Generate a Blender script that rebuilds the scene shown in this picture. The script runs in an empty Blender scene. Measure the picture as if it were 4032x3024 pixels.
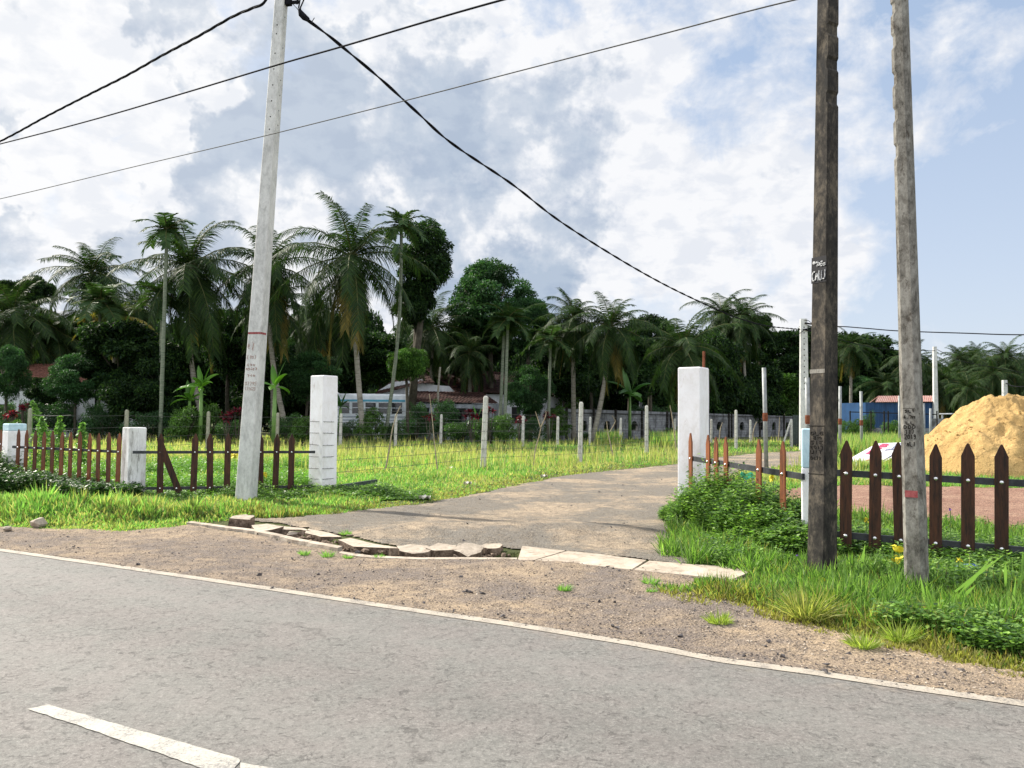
import bpy, bmesh, math, random
import numpy as np
from mathutils import Vector, Matrix
PI = math.pi
R = math.radians
rnd = random.Random(7)
rng = np.random.default_rng(11)
scene = bpy.context.scene
COL = scene.collection

# ------------------------------------------------------------------ camera
F = 3200.0; EYE = 1.6
PITCH = math.atan(138 / 3200); ROLL = 0.009
cam_d = bpy.data.cameras.new('camera'); cam = bpy.data.objects.new('camera', cam_d)
COL.objects.link(cam); scene.camera = cam
cam_d.sensor_width = 36; cam_d.lens = 36 * F / 4032
cam_d.clip_start = 0.05; cam_d.clip_end = 6000
RM = Matrix.Rotation(PI / 2 + PITCH, 3, 'X') @ Matrix.Rotation(ROLL, 3, 'Z')
cam.matrix_world = Matrix.Translation((0, 0, EYE)) @ RM.to_4x4()

def ray(px, py):
    return RM @ Vector(((px - 2016) / F, (1512 - py) / F, -1))
def G(px, py, z=0.0):            # survey point of the photo on level ground
    d = ray(px, py); t = (z - EYE) / d.z
    return Vector((d.x * t, d.y * t, z))
def P(px, py, Y):                # survey point at distance Y
    d = ray(px, py); t = Y / d.y
    return Vector((d.x * t, Y, EYE + d.z * t))
def X(px, Y, py=1650):
    return P(px, py, Y).x
def Z(px, py, Y):
    return P(px, py, Y).z
def on_line(px, py, A, B):       # where the sight line crosses the vertical plane through A,B
    d = ray(px, py)
    ex, ey = B[0] - A[0], B[1] - A[1]
    # A + s*e = t*d
    det = d.x * (-ey) + ex * d.y
    t = (A[0] * (-ey) + ex * A[1]) / det
    return Vector((d.x * t, d.y * t, EYE + d.z * t))

# ------------------------------------------------------------------ noise
def vnoise(x, y, s=1.0, seed=0):
    x = np.asarray(x, float) * s + seed * 17.3; y = np.asarray(y, float) * s + seed * 9.1
    xi = np.floor(x); yi = np.floor(y); fx = x - xi; fy = y - yi
    fx = fx * fx * (3 - 2 * fx); fy = fy * fy * (3 - 2 * fy)
    def h(a, b):
        v = np.sin(a * 127.1 + b * 311.7 + seed * 74.7) * 43758.5453
        return v - np.floor(v)
    return (h(xi, yi) * (1 - fx) + h(xi + 1, yi) * fx) * (1 - fy) + (h(xi, yi + 1) * (1 - fx) + h(xi + 1, yi + 1) * fx) * fy
def fbm(x, y, s=1.0, seed=0, o=4):
    t = 0; a = .5; n = 0
    for i in range(o):
        t = t + a * vnoise(x, y, s * 2 ** i, seed + i * 3); n += a; a *= .5
    return t / n
def sstep(a, b, x):
    t = np.clip((np.asarray(x, float) - a) / (b - a), 0, 1)
    return t * t * (3 - 2 * t)
def inside(poly, x, y):
    x = np.asarray(x, float); y = np.asarray(y, float); r = np.zeros(x.shape, bool)
    n = len(poly)
    for i in range(n):
        x1, y1 = poly[i][0], poly[i][1]; x2, y2 = poly[(i + 1) % n][0], poly[(i + 1) % n][1]
        if y1 == y2: continue
        c = ((y1 > y) != (y2 > y)) & (x < (x2 - x1) * (y - y1) / (y2 - y1) + x1)
        r ^= c
    return r
def seg_dist(poly, x, y):
    x = np.asarray(x, float); y = np.asarray(y, float); best = np.full(x.shape, 1e9)
    for a, b in zip(poly[:-1], poly[1:]):
        ex, ey = b[0] - a[0], b[1] - a[1]; l = ex * ex + ey * ey
        t = np.clip(((x - a[0]) * ex + (y - a[1]) * ey) / l, 0, 1)
        best = np.minimum(best, np.hypot(x - a[0] - t * ex, y - a[1] - t * ey))
    return best

# ------------------------------------------------------------------ plan of the place (from survey points)
EDGE = [G(*p) for p in ((0, 2169), (497, 2240), (1112, 2330), (1537, 2395), (2000, 2461), (2500, 2542), (2862, 2609), (3223, 2658), (3585, 2714), (4032, 2778))]
e0 = (EDGE[0] - EDGE[2]).normalized(); e1 = (EDGE[-1] - EDGE[-4]).normalized()
EDGE = [EDGE[0] + e0 * 140, EDGE[0] + e0 * 30, EDGE[0] + e0 * 8] + EDGE + [EDGE[-1] + e1 * 8, EDGE[-1] + e1 * 60]
KERB_F = [G(*p) for p in ((735, 2074), (1000, 2108), (1180, 2147), (1330, 2176), (1450, 2194), (1650, 2207), (1850, 2208), (2000, 2214), (2200, 2225), (2480, 2243), (2750, 2266), (2950, 2290))]
KERB_B = [G(*p) for p in ((905, 2062), (1080, 2070), (1200, 2092), (1340, 2112), (1520, 2147), (1600, 2158), (1800, 2156), (1960, 2158), (2060, 2163), (2250, 2182), (2560, 2220), (2780, 2238), (2960, 2252))]
DRIVE = [G(*p) for p in ((905, 2062), (1130, 2052), (1343, 2015), (1533, 1996), (1691, 1977), (1849, 1952), (2039, 1914), (2200, 1878), (2381, 1855), (2516, 1845), (2670, 1827), (2830, 1801), (2960, 1787), (3130, 1778), (3300, 1767),
         (3330, 1815), (3130, 1838), (3030, 1852), (2930, 1868), (2860, 1905), (2800, 1945), (2730, 1995), (2700, 2060), (2680, 2110), (2670, 2150), (2720, 2195), (2780, 2236))] + [KERB_B[i] for i in range(10, 0, -1)]
MOUND = G(2150, 2120)
TR_A = G(985, 2085); TRENCH = [G(980, 2085), G(1190, 2122), G(1340, 2148), G(1500, 2176), G(1650, 2187), G(1850, 2188), G(2010, 2192)]

def road_side(x, y):             # metres beyond the edge line, on the verge side
    x = np.asarray(x, float); y = np.asarray(y, float)
    return seg_dist(EDGE, x, y) * np.where(inside([tuple(p)[:2] for p in EDGE] + [(400, -200), (400, 400), (-400, 400), (-400, 120)], x, y), 1, -1)
def H(x, y):
    x = np.asarray(x, float); y = np.asarray(y, float)
    s = road_side(x, y)
    m = sstep(0.15, 2.2, s)
    h = m * (0.09 * (fbm(x, y, .35, 3) - .5) + 0.035 * (fbm(x, y, 2.2, 5) - .5))
    h = h + .13 * np.exp(-(((x - MOUND.x) / 1.5) ** 2 + ((y - MOUND.y - .5) / .8) ** 2))
    h = h - .04 * np.exp(-(((x - MOUND.x) / 2.0) ** 2 + ((y - MOUND.y + .7) / .5) ** 2))
    a = G(1650, 2090)
    h = h + .07 * np.exp(-(((x - a.x) / .8) ** 2 + ((y - a.y) / .8) ** 2))
    b = G(380, 2040)
    h = h + .16 * np.exp(-(((x - b.x) / 2.6) ** 2 + ((y - b.y) / .8) ** 2))
    d = seg_dist(TRENCH, x, y)
    h = h - .32 * (1 - sstep(.13, .24, d))
    # shallow ditch that carries on under the right hand grass
    return h
def Hs(x, y):
    return float(H(np.array([x]), np.array([y]))[0])

# ------------------------------------------------------------------ materials
def srgb(h):
    return tuple(((c / 255) / 12.92 if c / 255 <= .04045 else ((c / 255 + .055) / 1.055) ** 2.4) for c in h)
class NT:
    def __init__(s, m):
        s.t = m.node_tree; s.n = s.t.nodes
    def new(s, k, **kw):
        n = s.n.new(k)
        for a, b in kw.items(): setattr(n, a, b)
        return n
    def link(s, a, b): s.t.links.new(a, b)
    def noise(s, vec, scale, detail=4, rough=.6, dist=0):
        n = s.new('ShaderNodeTexNoise'); n.inputs['Scale'].default_value = scale; n.inputs['Detail'].default_value = detail
        n.inputs['Roughness'].default_value = rough; n.inputs['Distortion'].default_value = dist
        s.link(vec, n.inputs['Vector']); return n.outputs['Fac']
    def ramp(s, fac, stops, interp='LINEAR'):
        n = s.new('ShaderNodeValToRGB'); n.color_ramp.interpolation = interp
        e = n.color_ramp.elements
        while len(e) < len(stops): e.new(.5)
        for el, (p, c) in zip(e, stops):
            el.position = p; el.color = (c[0], c[1], c[2], 1) if isinstance(c, (tuple, list)) else (c, c, c, 1)
        s.link(fac, n.inputs['Fac']); return n.outputs['Color']
    def mix(s, f, a, b, mode='MIX'):
        n = s.new('ShaderNodeMix', data_type='RGBA', blend_type=mode)
        for i, v in ((0, f), (6, a), (7, b)):
            if hasattr(v, 'links') or hasattr(v, 'is_linked'): s.link(v, n.inputs[i])
            elif i == 0: n.inputs[0].default_value = v
            else: n.inputs[i].default_value = (v[0], v[1], v[2], 1)
        return n.outputs[2]
    def math(s, op, a, b=0.0, c=None, clamp=False):
        n = s.new('ShaderNodeMath', operation=op); n.use_clamp = clamp
        for i, v in enumerate((a, b, c)):
            if v is None: continue
            if hasattr(v, 'is_linked'): s.link(v, n.inputs[i])
            else: n.inputs[i].default_value = v
        return n.outputs[0]
MATS = {}
def base_mat(name, rough=.8, spec=.3):
    m = bpy.data.materials.new(name); m.use_nodes = True; t = NT(m)
    b = t.n['Principled BSDF']; b.inputs['Roughness'].default_value = rough
    b.inputs['Specular IOR Level'].default_value = spec
    MATS[name] = m
    return m, t, b
def coords(t, kind='Object', scale=None):
    tc = t.new('ShaderNodeTexCoord').outputs[kind]
    if scale:
        mp = t.new('ShaderNodeMapping'); mp.inputs['Scale'].default_value = scale
        t.link(tc, mp.inputs['Vector']); return mp.outputs['Vector']
    return tc
def add_bump(t, b, h, strength, dist=.02):
    n = t.new('ShaderNodeBump'); n.inputs['Strength'].default_value = strength; n.inputs['Distance'].default_value = dist
    t.link(h, n.inputs['Height']); t.link(n.outputs['Normal'], b.inputs['Normal'])
def mat_var(name, c1, c2, scale=3, rough=.8, spec=.3, bump=.2, bscale=30, bdist=.01, stretch=None, c3=None, th=(.35, .65), metal=0, vary=0):
    m, t, b = base_mat(name, rough, spec)
    v = coords(t, 'Object', stretch)
    f = t.noise(v, scale, 6, .65)
    stops = [(th[0], c1), (th[1], c2)]
    if c3: stops = [(th[0], c1), ((th[0] + th[1]) / 2, c2), (th[1] + .12, c3)]
    c = t.ramp(f, stops)
    if vary:
        oi = t.new('ShaderNodeObjectInfo'); c = t.mix(1.0, c, t.ramp(oi.outputs['Random'], [(0, (1 - vary, 1 - vary * .9, 1 - vary * .7)), (1, (1 + vary * .5, 1 + vary * .6, 1 + vary * .8))]), 'MULTIPLY')
    t.link(c, b.inputs['Base Color']); b.inputs['Metallic'].default_value = metal
    if bump: add_bump(t, b, t.noise(v, bscale, 5, .7), bump, bdist)
    return m
def foliage(name, trans=.35, rough=.5, spec=.35, tint=(1, 1, 1), tboost=1.5):
    m, t, b = base_mat(name, rough, spec)
    a = t.new('ShaderNodeAttribute'); a.attribute_name = 'Col'
    c = t.mix(1.0, a.outputs['Color'], tint, 'MULTIPLY')
    t.link(c, b.inputs['Base Color'])
    tr = t.new('ShaderNodeBsdfTranslucent')
    tc = t.mix(1.0, c, (tboost * 1.0, tboost * 1.15, tboost * .55), 'MULTIPLY')
    t.link(tc, tr.inputs['Color'])
    ms = t.new('ShaderNodeMixShader'); ms.inputs[0].default_value = trans
    t.link(b.outputs[0], ms.inputs[1]); t.link(tr.outputs[0], ms.inputs[2])
    t.link(ms.outputs[0], t.n['Material Output'].inputs['Surface'])
    return m

# ground kinds ------------------------------------------------
def make_ground_mats():
    # asphalt
    m, t, b = base_mat('asphalt', .7, .35)
    v = coords(t)
    n1 = t.noise(v, 42, 5, .85); n2 = t.noise(v, 120, 2, .8)
    g = t.ramp(n1, [(.40, (.06, .058, .055)), (.47, (.150, .146, .138)), (.54, (.185, .179, .168)), (.62, (.36, .35, .33))])
    g = t.mix(.35, g, t.ramp(n2, [(.38, (.06, .058, .056)), (.62, (.31, .30, .285))]))
    big = t.noise(v, .5, 5, .6); tint = t.noise(v, 2.2, 4, .6)
    g = t.mix(.22, g, t.ramp(big, [(.35, (.150, .147, .140)), (.65, (.195, .187, .176))]))
    g = t.mix(.20, g, t.ramp(tint, [(.4, (.155, .168, .15)), (.6, (.21, .178, .165))]))
    pit = t.ramp(t.noise(v, 11, 6, .85, .8), [(.585, 0.0), (.62, 1.0)]); pit2 = t.ramp(t.noise(v, 30, 4, .85), [(.60, 0.0), (.63, 1.0)])
    pp = t.math('MAXIMUM', pit, pit2)
    g = t.mix(t.math('MULTIPLY', pp, .55), g, (.05, .048, .045))
    sp = t.new('ShaderNodeTexVoronoi'); sp.inputs['Scale'].default_value = 30; t.link(v, sp.inputs['Vector'])
    chip = t.ramp(sp.outputs['Distance'], [(.06, 1.0), (.14, 0.0)])
    g = t.mix(t.math('MULTIPLY', chip, .5), g, (.38, .37, .35))
    mp = t.new('ShaderNodeMapping'); mp.inputs['Rotation'].default_value = (0, 0, R(30.6)); t.link(v, mp.inputs['Vector'])
    sp2 = t.new('ShaderNodeSeparateXYZ'); t.link(mp.outputs[0], sp2.inputs[0]); ac = t.math('ADD', sp2.outputs[1], t.math('MULTIPLY', t.noise(v, .8, 3), .5))
    def band(c0, w_):
        q = t.math('ABSOLUTE', t.math('SUBTRACT', ac, c0)); mr = t.new('ShaderNodeMapRange'); mr.interpolation_type = 'SMOOTHSTEP'; t.link(q, mr.inputs[0]); mr.inputs[1].default_value = 0; mr.inputs[2].default_value = w_; mr.inputs[3].default_value = 1; mr.inputs[4].default_value = 0; return mr.outputs[0]
    tr_ = t.math('MAXIMUM', band(3.35, .42), band(4.95, .42)); tr_ = t.math('MAXIMUM', tr_, band(1.2, .5))
    g = t.mix(t.math('MULTIPLY', tr_, .22), g, (.235, .228, .215))
    g = t.mix(t.math('MULTIPLY', band(4.15, .35), .18), g, (.105, .10, .095))
    vc = t.new('ShaderNodeTexVoronoi'); vc.feature = 'DISTANCE_TO_EDGE'; vc.inputs['Scale'].default_value = .55
    wv = t.new('ShaderNodeMixRGB') if False else None
    nv = t.new('ShaderNodeTexNoise'); nv.inputs['Scale'].default_value = 3; nv.inputs['Detail'].default_value = 5; t.link(v, nv.inputs['Vector'])
    av = t.new('ShaderNodeVectorMath', operation='MULTIPLY_ADD'); t.link(nv.outputs['Color'], av.inputs[0]); av.inputs[1].default_value = (.6, .6, 0); t.link(v, av.inputs[2]); t.link(av.outputs[0], vc.inputs['Vector'])
    ck = t.math('MULTIPLY', t.ramp(vc.outputs['Distance'], [(.0, 1.0), (.006, 0.0)]), t.ramp(t.noise(v, .45, 3), [(.50, 0.0), (.58, 1.0)]))
    g = t.mix(t.math('MULTIPLY', ck, .6), g, (.05, .047, .043))
    sd2 = t.math('MULTIPLY', band(6.15, .75), t.ramp(t.noise(v, 3.2, 6, .75), [(.46, 0.0), (.60, 1.0)]))
    g = t.mix(t.math('MULTIPLY', sd2, .65), g, (.36, .28, .20))
    g = t.mix(1.0, g, (.98, .965, .945), 'MULTIPLY')
    t.link(g, b.inputs['Base Color'])
    hh = t.math('SUBTRACT', t.math('ADD', n1, t.math('MULTIPLY', n2, .5)), t.math('MULTIPLY', pp, 1.2))
    add_bump(t, b, hh, .6, .010)
    # gravelly dirt
    def dirt(name, sandy, grey, dark, sand_th, peb=38, amt=.9, stones=.5, speck=.8):
        m, t, b = base_mat(name, .95, .15)
        v = coords(t)
        big = t.noise(v, .55, 5, .62, .4); mid = t.noise(v, 3.5, 5, .7)
        f = t.math('ADD', t.math('MULTIPLY', big, .7), t.math('MULTIPLY', mid, .3))
        base = t.ramp(f, [(sand_th[0], grey), (sand_th[1], sandy)])
        vo = t.new('ShaderNodeTexVoronoi'); vo.inputs['Scale'].default_value = peb; t.link(v, vo.inputs['Vector'])
        vo2 = t.new('ShaderNodeTexVoronoi'); vo2.inputs['Scale'].default_value = peb * 2.7; t.link(v, vo2.inputs['Vector'])
        cell = t.new('ShaderNodeSeparateColor'); t.link(vo.outputs['Color'], cell.inputs[0])
        cell2 = t.new('ShaderNodeSeparateColor'); t.link(vo2.outputs['Color'], cell2.inputs[0])
        pc = t.ramp(cell.outputs[0], [(0, dark), (.35, grey), (.7, sandy), (1, tuple(min(1, c * 1.35) for c in sandy))])
        pc2 = t.ramp(cell2.outputs[1], [(0, dark), (.45, grey), (1, sandy)])
        show = t.ramp(t.noise(v, 6, 4, .7), [(.40, 0.0), (.62, 1.0)])
        gap = t.ramp(vo.outputs['Distance'], [(.25, 1.0), (.5, 0.0)])
        c = t.mix(t.math('MULTIPLY', show, amt * .55), base, pc2)
        c = t.mix(t.math('MULTIPLY', t.math('MULTIPLY', show, gap), stones), c, pc)
        f2 = t.noise(v, 75, 4, .85); c = t.mix(.75, c, t.ramp(f2, [(.40, .22), (.48, .85), (.54, 1.05), (.62, 1.5)]), 'MULTIPLY')
        sk = t.ramp(t.noise(v, 20, 5, .85), [(.565, 0.0), (.60, 1.0)]); sk2 = t.ramp(t.noise(v, 45, 4, .85), [(.585, 0.0), (.62, 1.0)])
        sk = t.math('MAXIMUM', t.math('MULTIPLY', sk, show), sk2); c = t.mix(t.math('MULTIPLY', sk, speck), c, dark)
        t.link(c, b.inputs['Base Color'])
        h = t.math('ADD', t.math('MULTIPLY', t.math('MULTIPLY', gap, show), .8), t.math('MULTIPLY', f2, .5))
        h = t.math('ADD', h, t.math('MULTIPLY', t.noise(v, 18, 5, .7), 1.3))
        add_bump(t, b, h, 1.0, .022)
        return m
    dirt('shoulder_gravel', (.45, .345, .235), (.225, .19, .165), (.045, .036, .036), (.44, .59), 34, .95, .65)
    dirt('drive_gravel', (.46, .365, .26), (.225, .205, .175), (.06, .055, .048), (.47, .58), 42, .9, .5)
    dirt('red_gravel', (.42, .275, .195), (.25, .135, .10), (.08, .045, .035), (.40, .6), 16, .95, .7)
    dirt('soil', (.13, .145, .055), (.07, .085, .03), (.035, .035, .018), (.4, .65), 30, .7, .3)
    dirt('sand_heap', (.60, .405, .17), (.46, .30, .12), (.19, .12, .055), (.42, .56), 9, .35, .12, .25)
make_ground_mats()
def paint(name, col, worn, under):
    m, t, b = base_mat(name, .75, .3)
    v = coords(t)
    f = t.math('ADD', t.math('MULTIPLY', t.noise(v, 60, 4, .8), .6), t.math('MULTIPLY', t.noise(v, 5, 4, .7), .4))
    c = t.ramp(f, [(worn - .03, under), (worn + .02, tuple(k * .82 for k in col)), (worn + .12, col)])
    t.link(c, b.inputs['Base Color']); add_bump(t, b, t.noise(v, 150, 3, .8), .5, .004)
paint('road_paint_edge', (.42, .375, .31), .455, (.2, .18, .16))
paint('road_paint_white', (.45, .435, .385), .455, (.22, .21, .2))

def concrete(name, c1, c2, c3, scale=5, stain=None, rough=.9, stretch=(1, 1, .55), grime=(.40, .62), bump=.35, fine=.35, dirt0=0):
    m, t, b = base_mat(name, rough, .25)
    v = coords(t, 'Object', stretch)
    f = t.math('ADD', t.math('MULTIPLY', t.noise(v, scale, 6, .7, .3), .6), t.math('MULTIPLY', t.noise(v, scale * 5, 5, .75), .4))
    c = t.ramp(f, [(grime[0], c1), ((grime[0] + grime[1]) / 2, c2), (grime[1], c3)])
    g = t.noise(v, 130, 3, .8); c = t.mix(fine, c, t.ramp(g, [(.3, .45), (.7, 1.0)]), 'MULTIPLY')
    if stain:
        s = t.ramp(t.noise(coords(t, 'Object', stain[2]), stain[1], 6, .75, .5), [(stain[3], 0.0), (stain[3] + .10, 1.0)])
        c = t.mix(t.math('MULTIPLY', s, stain[4]), c, stain[0])
    if dirt0:
        sz_ = t.new('ShaderNodeSeparateXYZ'); t.link(coords(t), sz_.inputs[0]); hz_ = t.math('SUBTRACT', dirt0, t.math('SUBTRACT', sz_.outputs[2], t.math('MULTIPLY', t.noise(coords(t), 7, 5, .75), .5)))
        dm = t.ramp(hz_, [(.0, 0.0), (.30, 1.0)]); c = t.mix(t.math('MULTIPLY', dm, .7), c, (.30, .245, .18))
    t.link(c, b.inputs['Base Color'])
    add_bump(t, b, t.math('ADD', g, t.math('MULTIPLY', f, 2.0)), bump, .008)
    return m
concrete('concrete_pale', (.45, .455, .44), (.61, .615, .595), (.72, .725, .70), 4, ((.20, .20, .17), 6, (1, 1, .3), .60, .5), fine=.25)
concrete('concrete_dark', (.012, .0115, .011), (.040, .036, .031), (.135, .115, .088), 4.0, ((.02, .02, .02), 4, (1, 1, .6), .52, .75), grime=(.38, .60))
concrete('concrete_mottled', (.055, .052, .045), (.175, .165, .145), (.30, .29, .26), 5, ((.05, .04, .03), 9, (1, 1, .7), .55, .8), grime=(.38, .58))
concrete('whitewash', (.76, .74, .73), (.87, .86, .88), (.92, .92, .95), 1.6, ((.36, .24, .19), 5, (1.6, 1.6, .5), .61, .55), stretch=(1, 1, .7), bump=.25, fine=.12, dirt0=.02)
concrete('whitewash_stained', (.56, .55, .54), (.78, .78, .78), (.88, .88, .90), 2.4, ((.18, .17, .16), 5, (2.4, 2.4, .35), .54, .8), stretch=(1, 1, .4), bump=.3, fine=.15, dirt0=.05)
concrete('pale_blue_paint', (.40, .55, .62), (.50, .68, .76), (.66, .80, .86), 2.5, None, bump=.15, fine=.1)
concrete('post_concrete', (.42, .41, .36), (.62, .61, .56), (.76, .75, .70), 4, ((.16, .17, .10), 6, (1, 1, .5), .60, .6), fine=.2)
concrete('post_concrete_old', (.22, .22, .16), (.36, .35, .27), (.50, .49, .42), 4, ((.12, .14, .07), 6, (1, 1, .5), .56, .6), fine=.2)
concrete('slab_concrete', (.34, .29, .23), (.47, .40, .32), (.56, .49, .40), 2.5, ((.20, .16, .12), 7, (1, 1, 1), .52, .7), stretch=(1, 1, 1), fine=.25)
concrete('rubble', (.07, .05, .036), (.20, .145, .105), (.36, .28, .215), 9, None, stretch=(1, 1, 1), fine=.4, bump=.7)
concrete('stone_dark', (.05, .045, .045), (.11, .10, .10), (.20, .18, .17), 20, None, stretch=(1, 1, 1), fine=.3)
mat_var('picket_wood', (.065, .022, .010), (.16, .048, .015), 5, .6, .35, .5, 12, .006, (6, 6, .8), c3=(.25, .078, .024), vary=.45)
mat_var('picket_wood_shaded', (.018, .009, .006), (.050, .020, .010), 5, .6, .3, .5, 12, .006, (6, 6, .8), c3=(.105, .036, .015), vary=.4)  # same wood as the orange boards, with shade put into a darker colour
mat_var('rail_metal', (.018, .02, .024), (.035, .038, .044), 6, .55, .4, .3, 30, .003, c3=(.09, .10, .11), th=(.4, .7))
mat_var('bolt_metal', (.65, .65, .66), (.85, .85, .86), 40, .25, .6, 0, metal=.9)
mat_var('galvanised', (.17, .18, .18), (.28, .30, .30), 5, .55, .5, .1, 40, .003, metal=.25)
mat_var('rust', (.10, .035, .02), (.20, .07, .035), 20, .9, .2, .5, 40, .005)
mat_var('wire_black', (.006, .006, .008), (.014, .014, .018), 30, .9, .1, 0)
mat_var('wire_steel', (.07, .07, .07), (.13, .13, .125), 30, .8, .2, 0)
mat_var('bark_palm', (.14, .125, .10), (.28, .26, .22), 2, .9, .2, .6, 8, .03, (1, 1, 6), c3=(.36, .34, .30))
mat_var('bark_dark', (.045, .04, .03), (.10, .09, .07), 3, .95, .15, .6, 12, .03)
mat_var('bark_areca', (.10, .13, .09), (.24, .26, .20), 3, .8, .2, .3, 8, .01, (1, 1, 8))
mat_var('areca_shaft', (.10, .20, .05), (.16, .28, .07), 2, .5, .4, 0)
mat_var('stick', (.24, .19, .12), (.42, .36, .26), 8, .9, .2, .4, 30, .004)
mat_var('roof_tile_dark', (.022, .012, .011), (.045, .021, .018), 3, .9, .15, .4, 20, .02, c3=(.10, .055, .045), th=(.4, .66))  # dark tile, lowered further so the colour carries the trees' shade
mat_var('roof_tile_red', (.09, .04, .03), (.19, .085, .06), 3, .9, .15, .4, 20, .02)
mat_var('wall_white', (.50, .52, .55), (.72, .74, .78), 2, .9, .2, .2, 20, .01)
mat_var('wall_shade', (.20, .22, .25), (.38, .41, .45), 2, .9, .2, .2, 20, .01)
mat_var('dark_opening', (.006, .007, .008), (.012, .012, .014), 2, .5, .4, 0)
mat_var('shed_blue', (.010, .042, .11), (.016, .065, .165), 1.5, .6, .35, .1, 20, .01)
mat_var('shed_roof', (.28, .10, .07), (.42, .30, .27), 2.5, .7, .3, .2, 20, .01, (6, .4, 1))
mat_var('bus_white', (.55, .60, .64), (.74, .78, .82), 2, .35, .5, 0)
mat_var('bus_blue', (.05, .28, .42), (.07, .36, .52), 2, .35, .5, 0)
mat_var('bus_grey', (.22, .26, .30), (.34, .38, .43), 2, .4, .5, 0)
mat_var('glass_dark', (.008, .010, .012), (.02, .022, .025), 2, .08, .6, 0)
mat_var('tyre', (.012, .012, .012), (.025, .025, .025), 6, .8, .3, 0)
mat_var('board_white', (.74, .72, .74), (.84, .82, .84), 1.5, .5, .4, 0)
mat_var('ink_pink', (.70, .10, .22), (.80, .18, .30), 8, .6, .3, 0)
mat_var('ink_blue', (.22, .26, .42), (.38, .42, .55), 8, .6, .3, 0)
mat_var('ink_navy', (.02, .025, .09), (.03, .04, .13), 8, .6, .3, 0)
mat_var('ink_red', (.22, .045, .05), (.34, .10, .10), 25, .8, .2, 0)
mat_var('ink_red_faded', (.30, .17, .15), (.44, .36, .32), 60, .8, .2, 0)
mat_var('engraved', (.012, .011, .010), (.03, .027, .022), 20, .9, .2, 0)
mat_var('stencil_black', (.008, .008, .010), (.016, .016, .02), 6, .7, .3, 0)
mat_var('stencil_white', (.20, .21, .22), (.62, .63, .63), 45, .8, .3, 0, th=(.42, .55))
mat_var('can_blue', (.01, .05, .35), (.45, .55, .75), 22, .3, .5, 0, th=(.5, .62))
mat_var('plastic_green', (.04, .42, .22), (.08, .55, .32), 6, .4, .5, 0)
mat_var('paper', (.62, .58, .50), (.72, .68, .60), 6, .9, .2, 0)
mat_var('brick_red', (.18, .06, .04), (.32, .12, .08), 6, .9, .2, .5, 30, .01)
mat_var('wood_old', (.03, .04, .035), (.09, .11, .10), 6, .9, .2, .4, 20, .01, (1, 6, 6))
mat_var('flower_yellow', (.62, .52, .03), (.78, .68, .06), 20, .6, .3, 0)
mat_var('flower_purple', (.16, .04, .42), (.24, .08, .55), 20, .6, .3, 0)
def block_wall():
    m, t, b = base_mat('block_wall', .95, .15)
    v = coords(t, 'Object')
    mp = t.new('ShaderNodeMapping'); mp.inputs['Rotation'].default_value = (PI / 2, 0, 0); t.link(v, mp.inputs['Vector'])
    br = t.new('ShaderNodeTexBrick'); t.link(mp.outputs[0], br.inputs['Vector'])
    br.inputs['Scale'].default_value = 1; br.inputs['Brick Width'].default_value = .5; br.inputs['Row Height'].default_value = .24
    br.inputs['Mortar Size'].default_value = .018
    br.inputs['Color1'].default_value = (.25, .26, .27, 1); br.inputs['Color2'].default_value = (.20, .21, .225, 1); br.inputs['Mortar'].default_value = (.14, .14, .15, 1)
    s = t.ramp(t.noise(coords(t, 'Object', (1, 1, .6)), 1.4, 7, .75, .3), [(.46, 0.0), (.60, 1.0)])
    c = t.mix(t.math('MULTIPLY', s, .8), br.outputs['Color'], (.045, .045, .045))
    t.link(c, b.inputs['Base Color'])
block_wall()
foliage('leaf_tree', .24, .6, .15, tboost=1.6)
foliage('leaf_palm', .24, .55, .12, tboost=1.5)
foliage('leaf_grass', .45, .5, .3, tboost=1.7)
foliage('leaf_weed', .35, .45, .35, tboost=1.5)
M = MATS

# ------------------------------------------------------------------ object helpers
def tag(o, label=None, cat=None, group=None, kind=None):
    if label: o['label'] = label
    if cat: o['category'] = cat
    if group: o['group'] = group
    if kind: o['kind'] = kind
    return o
def empty(name, loc, label=None, cat=None, group=None, rz=0.0):
    o = bpy.data.objects.new(name, None); COL.objects.link(o); o.location = loc; o.rotation_euler = (0, 0, rz)
    o.empty_display_size = .2
    return tag(o, label, cat, group)
def link(name, me, mats, parent=None, loc=None):
    if not isinstance(mats, (list, tuple)): mats = [mats]
    for m in mats: me.materials.append(M[m] if isinstance(m, str) else m)
    o = bpy.data.objects.new(name, me); COL.objects.link(o)
    if parent: o.parent = parent
    if loc is not None: o.location = loc
    return o
def dup(root, loc=None, rz=None, scale=None, label=None, group=None):
    def cp(o, par):
        c = o.copy(); COL.objects.link(c); c.parent = par
        for ch in o.children: cp(ch, c)
        return c
    c = cp(root, root.parent)
    if loc is not None: c.location = loc
    if rz is not None: c.rotation_euler = (0, 0, rz)
    if scale is not None: c.scale = (scale, scale, scale) if not isinstance(scale, tuple) else scale
    if label: c['label'] = label
    if group: c['group'] = group
    return c
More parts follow.
